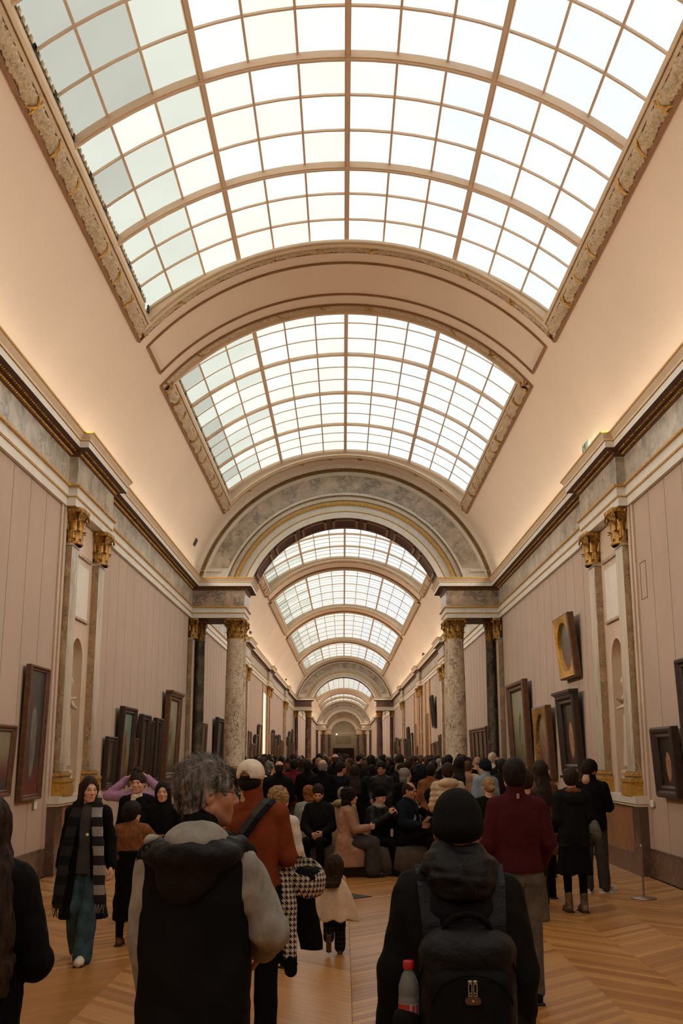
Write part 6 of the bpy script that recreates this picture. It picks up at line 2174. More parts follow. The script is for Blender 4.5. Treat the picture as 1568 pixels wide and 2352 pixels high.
J = sit(yaw=R(-5), elR=(.2, .12, .72), wrR=(.10, .36, .74), elL=(-.2, .10, .70), wrL=(-.10, .30, .66))
S1 = person('woman with curly black hair in long camel coat, sitting in profile', (-.04, 16.50), R(-78), 1.66, J, [
    ('hair', hair_curly(J, .130, 8, -.10, 60, .012), .008, H_BLACK),
    ('coat', folds(U([loft(torso_rows(J, .034, .42, .03, True))] + [U(arm_prims(J, q, .028, .95), .02) for q in 'RL'] + [loft([(.16, .20, .26, 0, .06), (.40, .21, .24, 0, .08), (.58, .18, .16, 0, .03)], 2.4)], .03), J, .008, 22, 3), .013, C_CAMEL),
    ('trousers', strouse(J, .02, .07, .92), .015, C_DGREY)], hk='f', hh=.009, curl=.5)
shoes(S1, J, 1.66 / 1.75, C_LTH, C_SOLE, stripes=M_PAPER)
J = sit(pitch=R(-15), elR=(.22, .12, .78), wrR=(.06, .34, .93), elL=(-.22, .12, .78), wrL=(-.05, .35, .90))
S2 = person('seated woman in black knitted hat and grey scarf looking at a phone', (.44, 17.0), R(-132), 1.62, J, [
    ('knitted_hat', disp(beanie_sdf(J, .045, low=.0), lambda P: .004 * fn(P, 90, 2)), .009, C_BLACK), ('hair', inter(hair_short(J, .010, seed=4, nape=-.12), below(1.18)), .009, H_DBROWN),
    ('coat', top(J, .045, .42, .95, .02, seed=51, amp=.01), .014, C_BLACKN), ('scarf', disp(ell((0, .06, 1.06), (.11, .11, .06)), lambda P: .006 * fn(P, 60, 2)), .010, C_GREY, ((-.2, -.1, .94), (.2, .24, 1.18))), ('trousers', strouse(J, .012), .016, C_BLACK)], hk='f', hh=.007, curl=.9,
    handspec={'R': {'dir': (-.1, .2, 1), 'palm': (-1, .2, 0)}, 'L': {'dir': (.1, .2, 1), 'palm': (1, .2, 0)}})
shoes(S2, J, 1.62 / 1.75, C_BLACK, C_SOLE)
ph = worn('phone', 'dark phone held up by the seated woman in the knitted hat', 'phone', S2)
m_ = MB(); m_.obox(Vector((0, .385, 1.0)) * (1.62 / 1.75), (.036, 0, 0), (0, .004, .0015), (0, -.025, .070)); m_.build('phone_body', plain('wine_phone_case', (.05, .015, .03, 1), .3), ph)
J = sit(fat=1.1, pitch=R(-12), yaw=R(10), kneeR=(.06, .40, .66), ankR=(-.34, .46, .50), footR=(-.75, .5, -.35), kneeL=(-.06, .42, .50), ankL=(-.06, .42, .085))
J.update(elR=(.24, .10, .74), wrR=(.16, .36, .72))
S3 = person('balding man in dark coat, seated with legs crossed in white sneakers, holding a leaflet', (.88, 17.0), R(-125), 1.76, J, [
    ('hair', lambda P, f=hair_short(J, .007, seed=5, nape=-.08), g_=in_head(J, ell((0, .02, .10), (.062, .10, .06))): -smin(-f(P), g_(P), .006), .007, H_DBROWN),
    ('coat', top(J, .038, .42, .96, .02, seed=53, amp=.008, collar=.2), .014, C_NAVY), ('trousers', strouse(J, .018), .015, C_CHAR),
    ('shirt', ell((0, .14, .78), (.055, .05, .13)), .012, C_BLUE, ((-.12, 0, .6), (.12, .3, .95)))], sk='tan', hh=.008)
shoes(S3, J, 1.76 / 1.75, C_SHOE, M_PAPER, stripes=C_BLACK)
lf = worn('leaflet', 'white folded leaflet held by the balding seated man', 'leaflet', S3)
m_ = MB(); m_.obox((.13, .46, .80), (.09, .02, .01), (0, .05, .05), (0, -.001, .001)); m_.build('sheet', M_PAPER, lf)
J = sit(pitch=R(-25), chest=(0, .10, .93), neck=(0, .14, 1.02), head=(0, .20, 1.15), shR=(.155, .10, .95), shL=(-.155, .10, .95), elR=(.2, .25, .80), wrR=(.08, .42, .95), elL=(-.2, .22, .74), wrL=(-.1, .40, .70))
S4 = person('seated person in black hood bending over a large white map', (1.45, 16.95), R(62), 1.68, J, [
    ('hood', in_head(J, sub(ell((0, -.03, .0), (.12, .14, .15)), ell((0, .10, -.01), (.085, .12, .11)), .01)), .010, C_BLACK), ('hair', hair_short(J, .01), .01, H_BLACK),
    ('coat', top(J, .04, .42, .96, .02, seed=55, amp=.009), .015, C_BLACK), ('trousers', strouse(J, .016), .016, C_BLACK)], hk='f', hh=.01)
shoes(S4, J, .96, C_BLACK, C_SOLE)
mp = worn('folded_map', 'crumpled white paper map held up by the hooded seated person', 'map', S4)
m_ = MB(); 
for i in range(5):
    a = i * .06; m_.add([(-.16 + a, .44 + .012 * (i % 2), .78), (-.10 + a, .44 + .012 * ((i + 1) % 2), .78), (-.10 + a, .46 + .012 * ((i + 1) % 2), 1.10 - .02 * i), (-.16 + a, .46 + .012 * (i % 2), 1.10 - .02 * i),
                         (-.16 + a, .443 + .012 * (i % 2), .78), (-.10 + a, .443 + .012 * ((i + 1) % 2), .78), (-.10 + a, .463 + .012 * ((i + 1) % 2), 1.10 - .02 * i), (-.16 + a, .463 + .012 * (i % 2), 1.10 - .02 * i)], [(0, 1, 2, 3), (7, 6, 5, 4), (0, 4, 5, 1), (2, 6, 7, 3)])
m_.build('sheet', M_PAPER, mp)
J = sit(pitch=R(-28), yaw=R(10), head=(0, .10, 1.20), elR=(.22, .10, .70), wrR=(.05, .30, .60))
S5 = person('man with short dark hair and beard in dark jacket, seated with head bowed', (-.42, 16.9), R(168), 1.72, J, [
    ('hair', hair_short(J, .013, seed=6, rough=.006), .008, H_DBROWN), ('jacket', top(J, .035, .44, .97, .0, seed=57, amp=.008, collar=.2), .014, C_CHAR), ('trousers', strouse(J, .014), .016, C_BLACK)], hh=.008, beard=.8)
shoes(S5, J, .98, C_BLACK, C_SOLE)
J = sit(pitch=R(-15), kneeR=(.12, .34, .68), ankR=(.12, .40, .28))
S6 = person('young man with dark hair in profile, dark jacket, seated left of the bearded man', (-.98, 17.0), R(100), 1.66, J, [
    ('hair', hair_short(J, .018, seed=7), .008, H_BLACK), ('jacket', top(J, .035, .44, .97, .0, seed=58, amp=.008), .015, C_BLACK), ('trousers', strouse(J, .014), .016, C_BLACK)], sk='tan', hh=.009)
shoes(S6, J, .95, C_BLACK, C_SOLE)
J = sit()
S7 = person('person in straw-coloured puffer jacket with thick hood, seated with back to us', (-.08, 17.85), R(-8), 1.62, J, [
    ('hair', hair_short(J, .012, seed=8), .009, H_LGREY), ('jacket', top(J, .055, .42, .95, 0, seed=59, amp=.010), .015, C_MUST), ('hood', disp(ell((0, -.07, 1.07), (.15, .10, .07)), lambda P: .006 * fn(P, 40, 2)), .010, C_MUST, ((-.24, -.24, .94), (.24, .12, 1.2))), ('trousers', strouse(J), .018, C_BLACK)], hh=.010, hands=())
shoes(S7, J, .93, C_BLACK, C_SOLE)
J = sit(yaw=R(20))
S8 = person('seated woman with ginger hair, back turned, beyond the two dark-haired seated men', (-.62, 17.95), R(10), 1.66, J, [
    ('hair', hair_curly(J, .115, 9, -.10, 60, .010), .009, H_RED), ('jumper', top(J, .03, .42, .95, 0, seed=60), .016, C_GREY), ('trousers', strouse(J), .018, C_BLACK)], hk='f', hh=.010, hands=())
shoes(S8, J, .95, C_BLACK, C_SOLE)

# ---- standing prototypes for the crowd
PROTO = {}


def stand(key, J, parts, **kw):
    o = person('visitor', (0, -9, 0), 0, 1.75, J, parts, hh=.011, bh=.03, **kw)
    shoes(o, J, 1.0, C_BLACK, C_SOLE)
    PROTO[key] = o
    return o


a1 = dict(elR=(.215, .0, 1.14), wrR=(.14, .20, 1.03), elL=(-.215, .0, 1.14), wrL=(-.14, .20, 1.03))
J = joints(fat=1.08, **a1)
stand('short_jacket', J, [('hair', hair_short(J, .016, seed=1, rough=.006), .010, H_BLACK), ('top', top(J, .036, .82, .97, 0, seed=61, amp=.009, collar=.25), .020, C_BLACK), ('trousers', trousers(J, .016, .01), .024, C_CHAR)])
J = joints(fat=1.12, yaw=R(-40), **a1)
stand('turned_man', J, [('hair', hair_short(J, .014, seed=2, rough=.006), .010, H_DBROWN), ('top', top(J, .034, .84, .97, 0, seed=62, amp=.009), .020, C_BLACK), ('trousers', trousers(J, .016, .01), .024, C_CHAR)], sk='tan')
J = joints(fat=.98, **a1)
stand('long_hair_coat', J, [('hair', hair_long(J, .42, .10, seed=3, spread=.03), .010, H_DBROWN), ('top', top(J, .036, .55, .97, .03, fem=True, seed=63, amp=.008), .020, C_BLACK), ('trousers', trousers(J, .012), .024, C_BLACK)], hk='f')
J = joints(fat=.98, yaw=R(50), **a1)
stand('long_hair_turned', J, [('hair', hair_long(J, .28, .10, seed=4, spread=.02), .010, H_BROWN), ('top', top(J, .030, .80, .97, 0, fem=True, seed=64, amp=.008), .020, C_BLACK), ('trousers', trousers(J, .012, .02), .024, C_GJEAN)], hk='f')
J = joints(fat=1.08, **a1)
stand('hooded_puffer', J, [('hair', hair_short(J, .015, seed=5), .010, H_DBROWN), ('top', disp(top(J, .052, .78, .95, 0, seed=65, amp=.006), lambda P: .007 * np.sin(P[:, 2] * 75)), .018, C_BLACKN), ('hood', disp(ell((0, -.085, 1.475), (.155, .105, .075)), lambda P: .005 * fn(P, 40, 2)), .013, C_BLACKN, ((-.24, -.26, 1.34), (.24, .1, 1.6))), ('trousers', trousers(J, .016, .01), .024, C_BLACK)])
J = joints(fat=1.0, yaw=R(-70), **a1)
stand('bob_coat', J, [('hair', hair_curly(J, .112, 12, -.08, 45, .005), .010, H_LGREY), ('top', top(J, .045, .50, .97, .05, fem=True, seed=66, amp=.008), .020, C_BLACK), ('trousers', trousers(J, .012), .024, C_BLACK)], hk='f')
J = joints(fat=1.0, yaw=R(10), pitch=R(-12), **a1)
stand('facing_short', J, [('hair', hair_short(J, .018, seed=6), .009, H_BLACK), ('top', top(J, .040, .80, .97, 0, seed=67, amp=.009, collar=.2), .018, C_BLACK), ('trousers', trousers(J, .016, .01), .024, C_BLACK)], sk='tan')
J = joints(fat=1.0, yaw=R(-15), **a1)
stand('facing_long', J, [('hair', hair_long(J, .30, .10, seed=8, spread=.02), .009, H_BLACK), ('top', top(J, .034, .60, .97, .02, fem=True, seed=68, amp=.008), .018, C_BLACK), ('trousers', trousers(J, .012), .024, C_BLACK)], hk='f')
J = joints(fat=1.05, **a1)
stand('bald', J, [('hair', lambda P, f=hair_short(J, .004, seed=5, nape=-.08), g_=in_head(J, ell((0, -.01, .085), (.085, .11, .075))): -smin(-f(P), g_(P), .006), .009, H_LGREY), ('top', top(J, .04, .70, .97, 0, seed=69, amp=.009, collar=.25), .020, C_BLACK), ('trousers', trousers(J, .016, .01), .024, C_BLACK)])
J = joints(fat=1.0, yaw=R(15), **a1)
stand('beanie', J, [('knitted_hat', beanie_sdf(J, .02, low=-.03), .009, C_NAVY), ('top', top(J, .042, .78, .97, 0, seed=70, amp=.009, collar=.3), .020, C_BLACK), ('trousers', trousers(J, .016, .01), .024, C_BLACK)])
J = joints(fat=1.0, yaw=R(25), **a1)
stand('ponytail', J, [('hair', hair_bun(J, 9, (0, -.13, -.02), .045), .010, H_BLOND), ('top', top(J, .036, .74, .97, 0, fem=True, seed=71, amp=.009), .020, C_BLACK), ('trousers', trousers(J, .012), .024, C_BLACK)], hk='f')
used_p = set()


def visitor(key, x, y, rz, H, label, top_=None, hair=None, legs=None, group=None, skn=None):
    src = PROTO[key]
    first = key not in used_p
    r_ = src if first else copy_tree(src)
    if not first or True:
        r_.location = (x, y, 0); r_.rotation_euler = (0, 0, rz); k = H / 1.75; r_.scale = (k, k, k)
    used_p.add(key)
    r_['label'] = label
    if group: r_['group'] = group
    elif 'group' in r_: del r_['group']
    for ch in r_.children:
        st = ch.name.split('.')[0]
        m = {'top': top_, 'hood': top_, 'hair': hair, 'knitted_hat': hair, 'trousers': legs}.get(st)
        if m is not None:
            ch.material_slots[0].link = 'OBJECT'; ch.material_slots[0].material = m
        elif not first:
            ch.material_slots[0].link = 'DATA'
    r_.material_slots[0].link = 'OBJECT'; r_.material_slots[0].material = SK[skn] if skn else r_.data.materials[0]
    return r_


PIv = PI
VIS = [
    ('hooded_puffer', 1.39, 15.38, .0, 1.62, 'person with short dark hair in cream puffer with a thick padded hood, back turned', C_PUFF, H_DBROWN, C_BLACK),
    ('short_jacket', 1.36, 17.94, -.2, 1.59, 'person in fluffy teddy-brown jacket just beyond the cream puffer', C_TEDDY, H_BLACK, C_BLACK),
    ('ponytail', 1.68, 13.33, -.1, 1.47, 'woman with sleek blonde hair gathered low, black coat, between puffer and maroon sweater', C_BLACK, H_BLOND, C_BLACK),
    ('long_hair_coat', 1.98, 19.48, -.1, 1.69, 'tall visitor with dark hair and long camel coat beyond the cream puffer', C_CAMEL, H_BLACK, C_BLACK),
    ('turned_man', 2.44, 22.04, .2, 1.61, 'man with brown hair and sand jacket in the crowd before the right-hand column', C_CREAM, H_BROWN, C_BLACK),
    ('short_jacket', 2.62, 18.66, .1, 1.66, 'man with thick black hair and dark jacket just left of the maroon sweater man', C_CHAR, H_BLACK, C_BLACK),
    ('beanie', 2.14, 17.2, .5, 1.66, 'visitor in pale blue jacket and dark cap below the white marble bust', C_BLUE, C_NAVY, C_BLACK),
    ('bob_coat', .98, 18.3, .1, 1.52, 'woman with pale grey bob and wide black coat, face turned right, behind the seated row', C_BLACK, H_LGREY, C_BLACK),
    ('facing_short', .63, 19.99, 2.75, 1.61, 'dark-haired man in black puffer facing us, looking down at a phone', C_BLACKN, H_BLACK, C_BLACK),
    ('facing_short', 1.12, 22.55, 3.0, 1.56, 'smiling bearded man facing us beyond the pale grey bob', C_BLACK, H_DBROWN, C_BLACK),
    ('long_hair_coat', .14, 19.17, .05, 1.56, 'woman with very long brown hair and black top, back turned, mid-gallery', C_BLACK, H_DBROWN, C_BLACK),
    ('long_hair_turned', -.02, 20.91, .3, 1.58, 'woman in beige coat partly hidden behind the very long brown hair', C_CAMEL, H_BROWN, C_CAMEL),
    ('bald', -.41, 18.76, -.25, 1.66, 'man with bald pale head and black coat behind the seated group', C_BLACK, H_LGREY, C_BLACK),
    ('turned_man', -.10, 20.3, -.3, 1.61, 'dark-haired man in navy jacket showing his profile right of the bald head', C_NAVY, H_BLACK, C_BLACK),
    ('short_jacket', -.76, 21.53, .1, 1.63, 'person in black top and bright red trousers, back turned', C_BLACK, H_BLACK, C_RED),
    ('short_jacket', -1.06, 22.55, -.1, 1.64, 'person in wine-red top and grey trousers left of the red trousers', C_WINE, H_BLACK, C_GJEAN),
    ('bald', -1.1, 17.94, .1, 1.64, 'large visitor in black jacket with thinning brown hair just right of the cap man', C_BLACK, H_DBROWN, C_BLACK),
    ('bob_coat', -1.44, 21.01, .3, 1.61, 'visitor with grey hair and dark coat beyond the large black jacket', C_CHAR, H_GREY, C_BLACK),
    ('long_hair_turned', -1.29, 11.89, .2, 1.59, 'woman with dark tied hair and sand top between the grey-haired man and the cap', C_CREAM, H_BLACK, C_BLACK),
    ('facing_short', -2.42, 20.5, 2.6, 1.63, 'man in slate jacket facing us near the left-hand veined column', C_DGREY, H_BLACK, C_BLACK),
    ('long_hair_coat', 2.95, 16.6, -.1, 1.5, 'dark-haired visitor in black coat behind the maroon sweater man', C_BLACK, H_BLACK, C_BLACK),
    ('facing_long', 2.95, 20.6, 2.9, 1.58, 'woman facing us with long dark hair and white top near the right wall', C_WHITE, H_DBROWN, C_BLACK),
]
for v in VIS:
    visitor(v[0], v[1], v[2], v[3], v[4], v[5], v[6], v[7], v[8])
# the dense crowd beyond: things alike share a label per look and stretch of the gallery
keys = ['short_jacket', 'turned_man', 'long_hair_coat', 'long_hair_turned', 'hooded_puffer', 'bob_coat', 'facing_short', 'facing_long', 'bald', 'beanie', 'ponytail']
tops = [(C_BLACK, 'black'), (C_CHAR, 'charcoal'), (C_NAVY, 'navy'), (C_BLACKN, 'black'), (C_DGREY, 'dark grey'), (C_BLACK, 'black'), (C_BROWN, 'brown'), (C_WINE, 'wine red'), (C_CAMEL, 'camel'), (C_GREY, 'grey'), (C_OLIVE, 'dark green'), (C_BLUE, 'pale blue')]
tw = [10, 7, 5, 5, 4, 6, 2, 1.2, 1.0, 1.2, 1.2, .5]
hairs = [(H_BLACK, 'black'), (H_DBROWN, 'dark brown'), (H_BROWN, 'brown'), (H_LGREY, 'grey'), (H_BLOND, 'blonde')]
hw_ = [8, 8, 4, 1.2, 1.2]
what = {'short_jacket': 'short %s hair, back turned', 'turned_man': 'short %s hair, face aside', 'long_hair_coat': 'long %s hair, back turned', 'long_hair_turned': 'long %s hair, face aside', 'hooded_puffer': 'short %s hair, padded hood',
        'bob_coat': '%s bobbed hair, in profile', 'facing_short': 'short %s hair, facing us', 'facing_long': 'long %s hair, facing us', 'bald': 'thin %s hair, bald crown', 'beanie': 'knitted hat', 'ponytail': '%s hair tied low'}
rc_ = np.random.RandomState(44)
placed = [(v[1], v[2]) for v in VIS] + [(-.1, 17.9), (.5, 17.3), (-.62, 17.4), (-3.2, 31.3), (3.2, 31.3)]
cnt = 0; seen_l = set()
y = 23.2
while y < 52:
    xs = np.arange(-3.3 if y > 34 else (-2.3 if y > 27 else -1.9), 3.9, .78)
    for x in xs:
        px = x + rc_.uniform(-.18, .18); py = y + rc_.uniform(-.35, .35)
        if rc_.rand() < (.22 if y < 30 else .12): continue
        if (30.7 < py < 33.2 and abs(px) > 2.4) or abs(px) > 4.0: continue
        if any((px - a) ** 2 + (py - b_) ** 2 < .50 for a, b_ in placed): continue
        placed.append((px, py))
        k = keys[rc_.choice(len(keys), p=np.array([8, 5, 5, 4, 4, 2, 3, 2, 1, 1.5, 1.5]) / 37.0)]
        t_ = tops[rc_.choice(len(tops), p=np.array(tw) / sum(tw))]; h_ = hairs[rc_.choice(len(hairs), p=np.array(hw_) / sum(hw_))]
        zone = ('leftward' if px < -1.1 else ('mid-gallery' if px < 1.5 else 'rightward')) + (', before the arch' if py < 31.5 else (', just past the arch' if py < 41 else ', far past the arch'))
        for _try in range(60):
            wd = what[k] % h_[1] if '%s' in what[k] else what[k]
            if ('visitor in %s top, %s, %s' % (t_[1], wd, zone)) not in seen_l: break
            k = keys[rc_.choice(len(keys), p=np.array([8, 5, 5, 4, 4, 2, 3, 2, 1, 1.5, 1.5]) / 37.0)] if _try > 8 else k
            t_ = tops[rc_.choice(len(tops), p=np.array(tw) / sum(tw))]; h_ = hairs[rc_.choice(len(hairs), p=np.array(hw_) / sum(hw_))]
        rz = rc_.uniform(-.5, .5) + (PI if k.startswith('facing') else 0)
        hgt = rc_.normal(1.655, .05)
        lb_ = 'visitor in %s top, %s, %s' % (t_[1], wd, zone); seen_l.add(lb_)
        visitor(k, px, py, rz, min(1.78, max(1.50, hgt)), lb_, t_[0], h_[0] if k != 'beanie' else t_[0], None, group='crowd: ' + lb_[11:], skn=['light', 'light', 'tan', 'dark'][rc_.randint(4)])
        cnt += 1
    y += .86
print('crowd', cnt)
# ================================================================ paintings and small things
def canvas_mat(name, sky, mid, low, fig=None, fig2=None, seed=0, sc=3.0):
    m, nt, b = nodes_of(name)
    tc = NN(nt, 'ShaderNodeTexCoord'); s = NN(nt, 'ShaderNodeSeparateXYZ'); LK(nt, tc.outputs['Generated'], s.inputs[0])
    mp = NN(nt, 'ShaderNodeMapping'); mp.inputs['Location'].default_value = (seed, seed * 2.1, seed * .7); LK(nt, tc.outputs['Generated'], mp.inputs['Vector'])
    n = noise(nt, mp.outputs[0], sc, 5, .6, .8)
    ad = NN(nt, 'ShaderNodeMath', operation='MULTIPLY_ADD'); LK(nt, n.outputs[0], ad.inputs[0]); ad.inputs[1].default_value = .45
    LK(nt, s.outputs[2], ad.inputs[2])
    c = ramp(nt, ad.outputs[0], [(.25, low), (.55, mid), (.95, sky)])
    if fig:
        # a soft upright shape in the middle of the picture
        def M(op, x, y=None):
            q = NN(nt, 'ShaderNodeMath', operation=op)
            for i, v in enumerate((x, y)):
                if v is None: continue
                if isinstance(v, (int, float)): q.inputs[i].default_value = v
                else: LK(nt, v, q.inputs[i])
            return q.outputs[0]
        dx = M('MULTIPLY', M('SUBTRACT', s.outputs[1], .52), 4.2); dz = M('MULTIPLY', M('SUBTRACT', s.outputs[2], .42), 2.3)
        d = M('ADD', M('ADD', M('MULTIPLY', dx, dx), M('MULTIPLY', dz, dz)), M('MULTIPLY', n.outputs[0], .9))
        f = ramp(nt, d, [(.85, (1, 1, 1, 1)), (1.15, (0, 0, 0, 1))])
        n2 = noise(nt, mp.outputs[0], sc * 2.4, 3)
        fc = mixc(nt, ramp(nt, n2.outputs[0], [(.42, (0, 0, 0, 1)), (.58, (1, 1, 1, 1))]), fig, fig2 or fig)
        c = mixc(nt, f, c, fc)
    LK(nt, c, b.inputs['Base Color']); b.inputs['Roughness'].default_value = .35
    return m


K = lambda r, g, b_: (r, g, b_, 1)
CAN = [
    canvas_mat('canvas_dark_red', K(.03, .03, .03), K(.05, .04, .03), K(.16, .04, .03), K(.20, .16, .13), K(.10, .10, .09), 1.3),
    canvas_mat('canvas_landscape', K(.14, .22, .18), K(.22, .18, .07), K(.10, .05, .02), K(.20, .10, .04), K(.08, .05, .03), 2.1),
    canvas_mat('canvas_brown', K(.05, .035, .02), K(.09, .05, .025), K(.03, .02, .012), K(.16, .12, .07), K(.06, .04, .03), 3.7),
    canvas_mat('canvas_grove', K(.30, .30, .20), K(.20, .18, .10), K(.05, .05, .03), K(.26, .22, .13), K(.08, .08, .05), 4.4),
    canvas_mat('canvas_holy', K(.25, .22, .14), K(.16, .06, .05), K(.05, .05, .06), K(.30, .17, .09), K(.12, .05, .04), 5.2, 7.0),
    canvas_mat('canvas_flesh', K(.02, .015, .01), K(.03, .02, .015), K(.05, .02, .01), K(.42, .22, .12), K(.30, .14, .07), 6.9),
    canvas_mat('canvas_madonna', K(.12, .14, .12), K(.07, .06, .05), K(.25, .03, .04), K(.14, .05, .05), K(.05, .07, .10), 7.7),
    canvas_mat('canvas_night', K(.012, .012, .012), K(.03, .022, .015), K(.02, .012, .01), K(.12, .07, .04), K(.03, .03, .03), 8.8),
]


def painting(sgn, ya, yb, z0, z1, can, frame_mat, label, lean=.10, fw=.11, depth=.09, liner=None, shape='rect', group=None, crest=False, name='painting'):
    """built upright in local axes: picture faces -sgn X; then tilted about its lower edge"""
    t = empty(name, (sgn * (W - .015), (ya + yb) / 2, z0)); tag(t, label, 'painting', group)
    h = z1 - z0; w = (yb - ya); lean *= .4
    t.rotation_euler = (0, -sgn * math.atan2(lean, h), 0)
    X = lambda d0, d1: (min(-sgn * d0, -sgn * d1), max(-sgn * d0, -sgn * d1))
    if shape == 'tondo_oval' or shape == 'arch':
        # rectangular outer frame, arched or oval opening
        n = 32
        for pn, (o_, i_, d) in enumerate(((0, fw, depth),)):
            fr = MB(); outer = []; inner = []
            iw, ih = w / 2 - fw, h / 2 - fw
            for j in range(n):
                a = 2 * PI * j / n
                if shape == 'tondo_oval':
                    iy, iz = iw * math.cos(a), h / 2 + ih * math.sin(a)
                else:
                    iy = iw * math.cos(a); iz = (h - fw - iw) + iw * math.sin(a) if math.sin(a) >= 0 else fw + (h - fw * 2 - iw) * (1 + math.sin(a)) if False else (h - fw - iw) + iw * math.sin(a)
                    if math.sin(a) < 0:
                        k2 = min(1, abs(math.sin(a)) * 1.45)
                        iz = (h - fw - iw) - k2 * (h - fw * 2 - iw); iy = iw * (math.copysign(1, math.cos(a)) if k2 < 1 else math.cos(a) / max(.001, math.sqrt(1 - .69 ** 2)))
                        iy = max(-iw, min(iw, iy))
                m_ = max(abs(math.cos(a)) , abs(math.sin(a)))
                oy, oz = w / 2 * math.cos(a) / m_, h / 2 + h / 2 * math.sin(a) / m_
                outer.append((oy, oz)); inner.append((iy, iz))
            V_ = [(-sgn * d, y_, z_) for y_, z_ in outer] + [(-sgn * (d + .02), y_ * .93, h / 2 + (z_ - h / 2) * .95) for y_, z_ in outer] + [(-sgn * (d - .01), y_ * 1.0, z_) for y_, z_ in inner] + [(-sgn * .04, y_ * .97, h / 2 + (z_ - h / 2) * .98) for y_, z_ in inner] + [(0, y_, z_) for y_, z_ in outer]
            fs = []
            for r_ in range(3):
                fs += [(r_ * n + j, r_ * n + (j + 1) % n, (r_ + 1) * n + (j + 1) % n, (r_ + 1) * n + j) for j in range(n)]
            fs += [(4 * n + j, 4 * n + (j + 1) % n, (j + 1) % n, j) for j in range(n)]
            fr.add(V_, fs, 0)
            for q in range(len(fr.f)):
                if q >= n and q < 3 * n: fr.m[q] = 1
            fr.build('frame', [frame_mat, liner or M_GOLDB], t)
        cm = MB(); cm.box(*X(.030, .042), -w / 2 + fw * .6, w / 2 - fw * .6, fw * .6, h - fw * .6); cm.build('canvas', can, t)
    else:
        fr = MB()
        # four mitred sides with a stepped section
        sec = [(0, 0), (0, depth * .8), (fw * .18, depth), (fw * .42, depth * .96), (fw * .6, depth * .6), (fw * .82, depth * .66), (fw, depth * .45), (fw, .02)]
        cor = [(-w / 2, 0, 1, 1), (w / 2, 0, -1, 1), (w / 2, h, -1, -1), (-w / 2, h, 1, -1)]
        ks = len(sec)
        V_ = [(-sgn * d, cy_ + sy * o_, cz + sz * o_) for (cy_, cz, sy, sz) in cor for (o_, d) in sec]
        fs = []; ms = []
        for c_ in range(4):
            for j in range(ks - 1):
                fs.append((c_ * ks + j, c_ * ks + j + 1, ((c_ + 1) % 4) * ks + j + 1, ((c_ + 1) % 4) * ks + j)); ms.append(1 if j in (4, 5) else 0)
        o2 = len(fr.v); fr.v.extend(V_)
        for f, q in zip(fs, ms): fr.f.append(f); fr.m.append(q); fr.sm.append(False)
        fo = fr.build('frame', [frame_mat, liner or frame_mat], t)
        cm = MB(); cm.box(*X(.018, .03), -w / 2 + fw * .9, w / 2 - fw * .9, fw * .9, h - fw * .9); cm.build('canvas', can, t)
        if crest:
            cr = MB(); cr.box(*X(0, depth + .05), -w / 2 - .05, w / 2 + .05, h, h + .05); cr.box(*X(0, depth + .02), -w / 2 - .02, w / 2 + .02, h - .03, h); cr.box(*X(0, depth + .03), -w / 2 - .03, w / 2 + .03, -.05, 0)
            cr.build('cornice_moulding', frame_mat, fo)
    return t


DW, BW, GO = M_DARKWOOD, M_BROWNWOOD, M_GOLD
L, Rr = -1, 1
painting(L, 12.75, 14.5, 1.22, 2.13, CAN[4], BW, 'low painting of small colourful figures in brown frame cut by the left edge', .10, .09)
painting(L, 15.0, 15.98, 1.13, 2.98, CAN[0], BW, 'tall painting with a white arch and grey-robed figure, brown frame, left wall', .09, .075, .09)
painting(L, 20.25, 21.0, 1.15, 2.08, CAN[2], DW, 'small dark painting first after the left niche, low on the wall', .10, .09)
painting(L, 21.3, 22.6, 1.15, 2.68, CAN[1], DW, 'tall dark-framed painting with pale greenish sky, left wall after the niche', .18, .13, .12)
painting(L, 22.8, 23.15, 1.15, 2.08, CAN[2], BW, 'narrow brown-framed painting right of the one with pale greenish sky', .10, .06)
painting(L, 23.35, 24.3, 1.12, 2.60, CAN[2], DW, 'black-framed upright painting, first of three standing close together', .16, .12, .12)
painting(L, 24.4, 25.0, 1.12, 2.50, CAN[7], DW, 'narrow dim painting, middle of three standing close together on the left wall', .12, .09)
painting(L, 25.15, 26.0, 1.10, 2.58, CAN[2], DW, 'black-framed upright painting, last of three standing close together', .16, .12, .12)
painting(L, 26.75, 28.7, 1.15, 3.25, CAN[3], BW, 'very tall brown-framed painting with pale blue sky and crested top, left wall', .18, .16, .14, crest=True)
painting(L, 33.5, 34.8, 1.4, 2.72, CAN[2], BW, 'brown-framed painting seen just left of the left-hand veined column', .12, .12)
painting(L, 37.2, 39.4, 1.3, 3.0, CAN[7], DW, 'large dark painting partly hidden by the left-hand veined column', .2, .15, .14)
painting(Rr, 12.7, 14.35, 1.25, 2.98, CAN[7], DW, 'tall dark painting cut by the right edge of the view', .14, .13, .12)
painting(Rr, 14.75, 15.75, 1.17, 2.13, CAN[5], DW, 'small painting of a dim figure in carved black frame near the right edge', .12, .16, .12)
painting(Rr, 20.65, 22.1, 3.22, 4.45, CAN[6], BW, 'gilt-framed oval painting hung highest on the right wall', .30, .13, .12, liner=M_GOLDB, shape='tondo_oval')
painting(Rr, 20.7, 22.35, 1.35, 2.93, CAN[5], DW, 'dark-framed painting of a pale figure hung under the gilt oval one', .22, .22, .14, crest=True)
painting(Rr, 23.5, 25.2, 1.25, 2.80, CAN[4], BW, 'round-topped gilded altarpiece painting on the right wall', .20, .16, .12, liner=GO, shape='arch')
painting(Rr, 26.3, 28.95, 1.25, 3.55, CAN[3], BW, 'very tall painting of pale bare trees in brown frame nearest the right columns', .22, .22, .16)
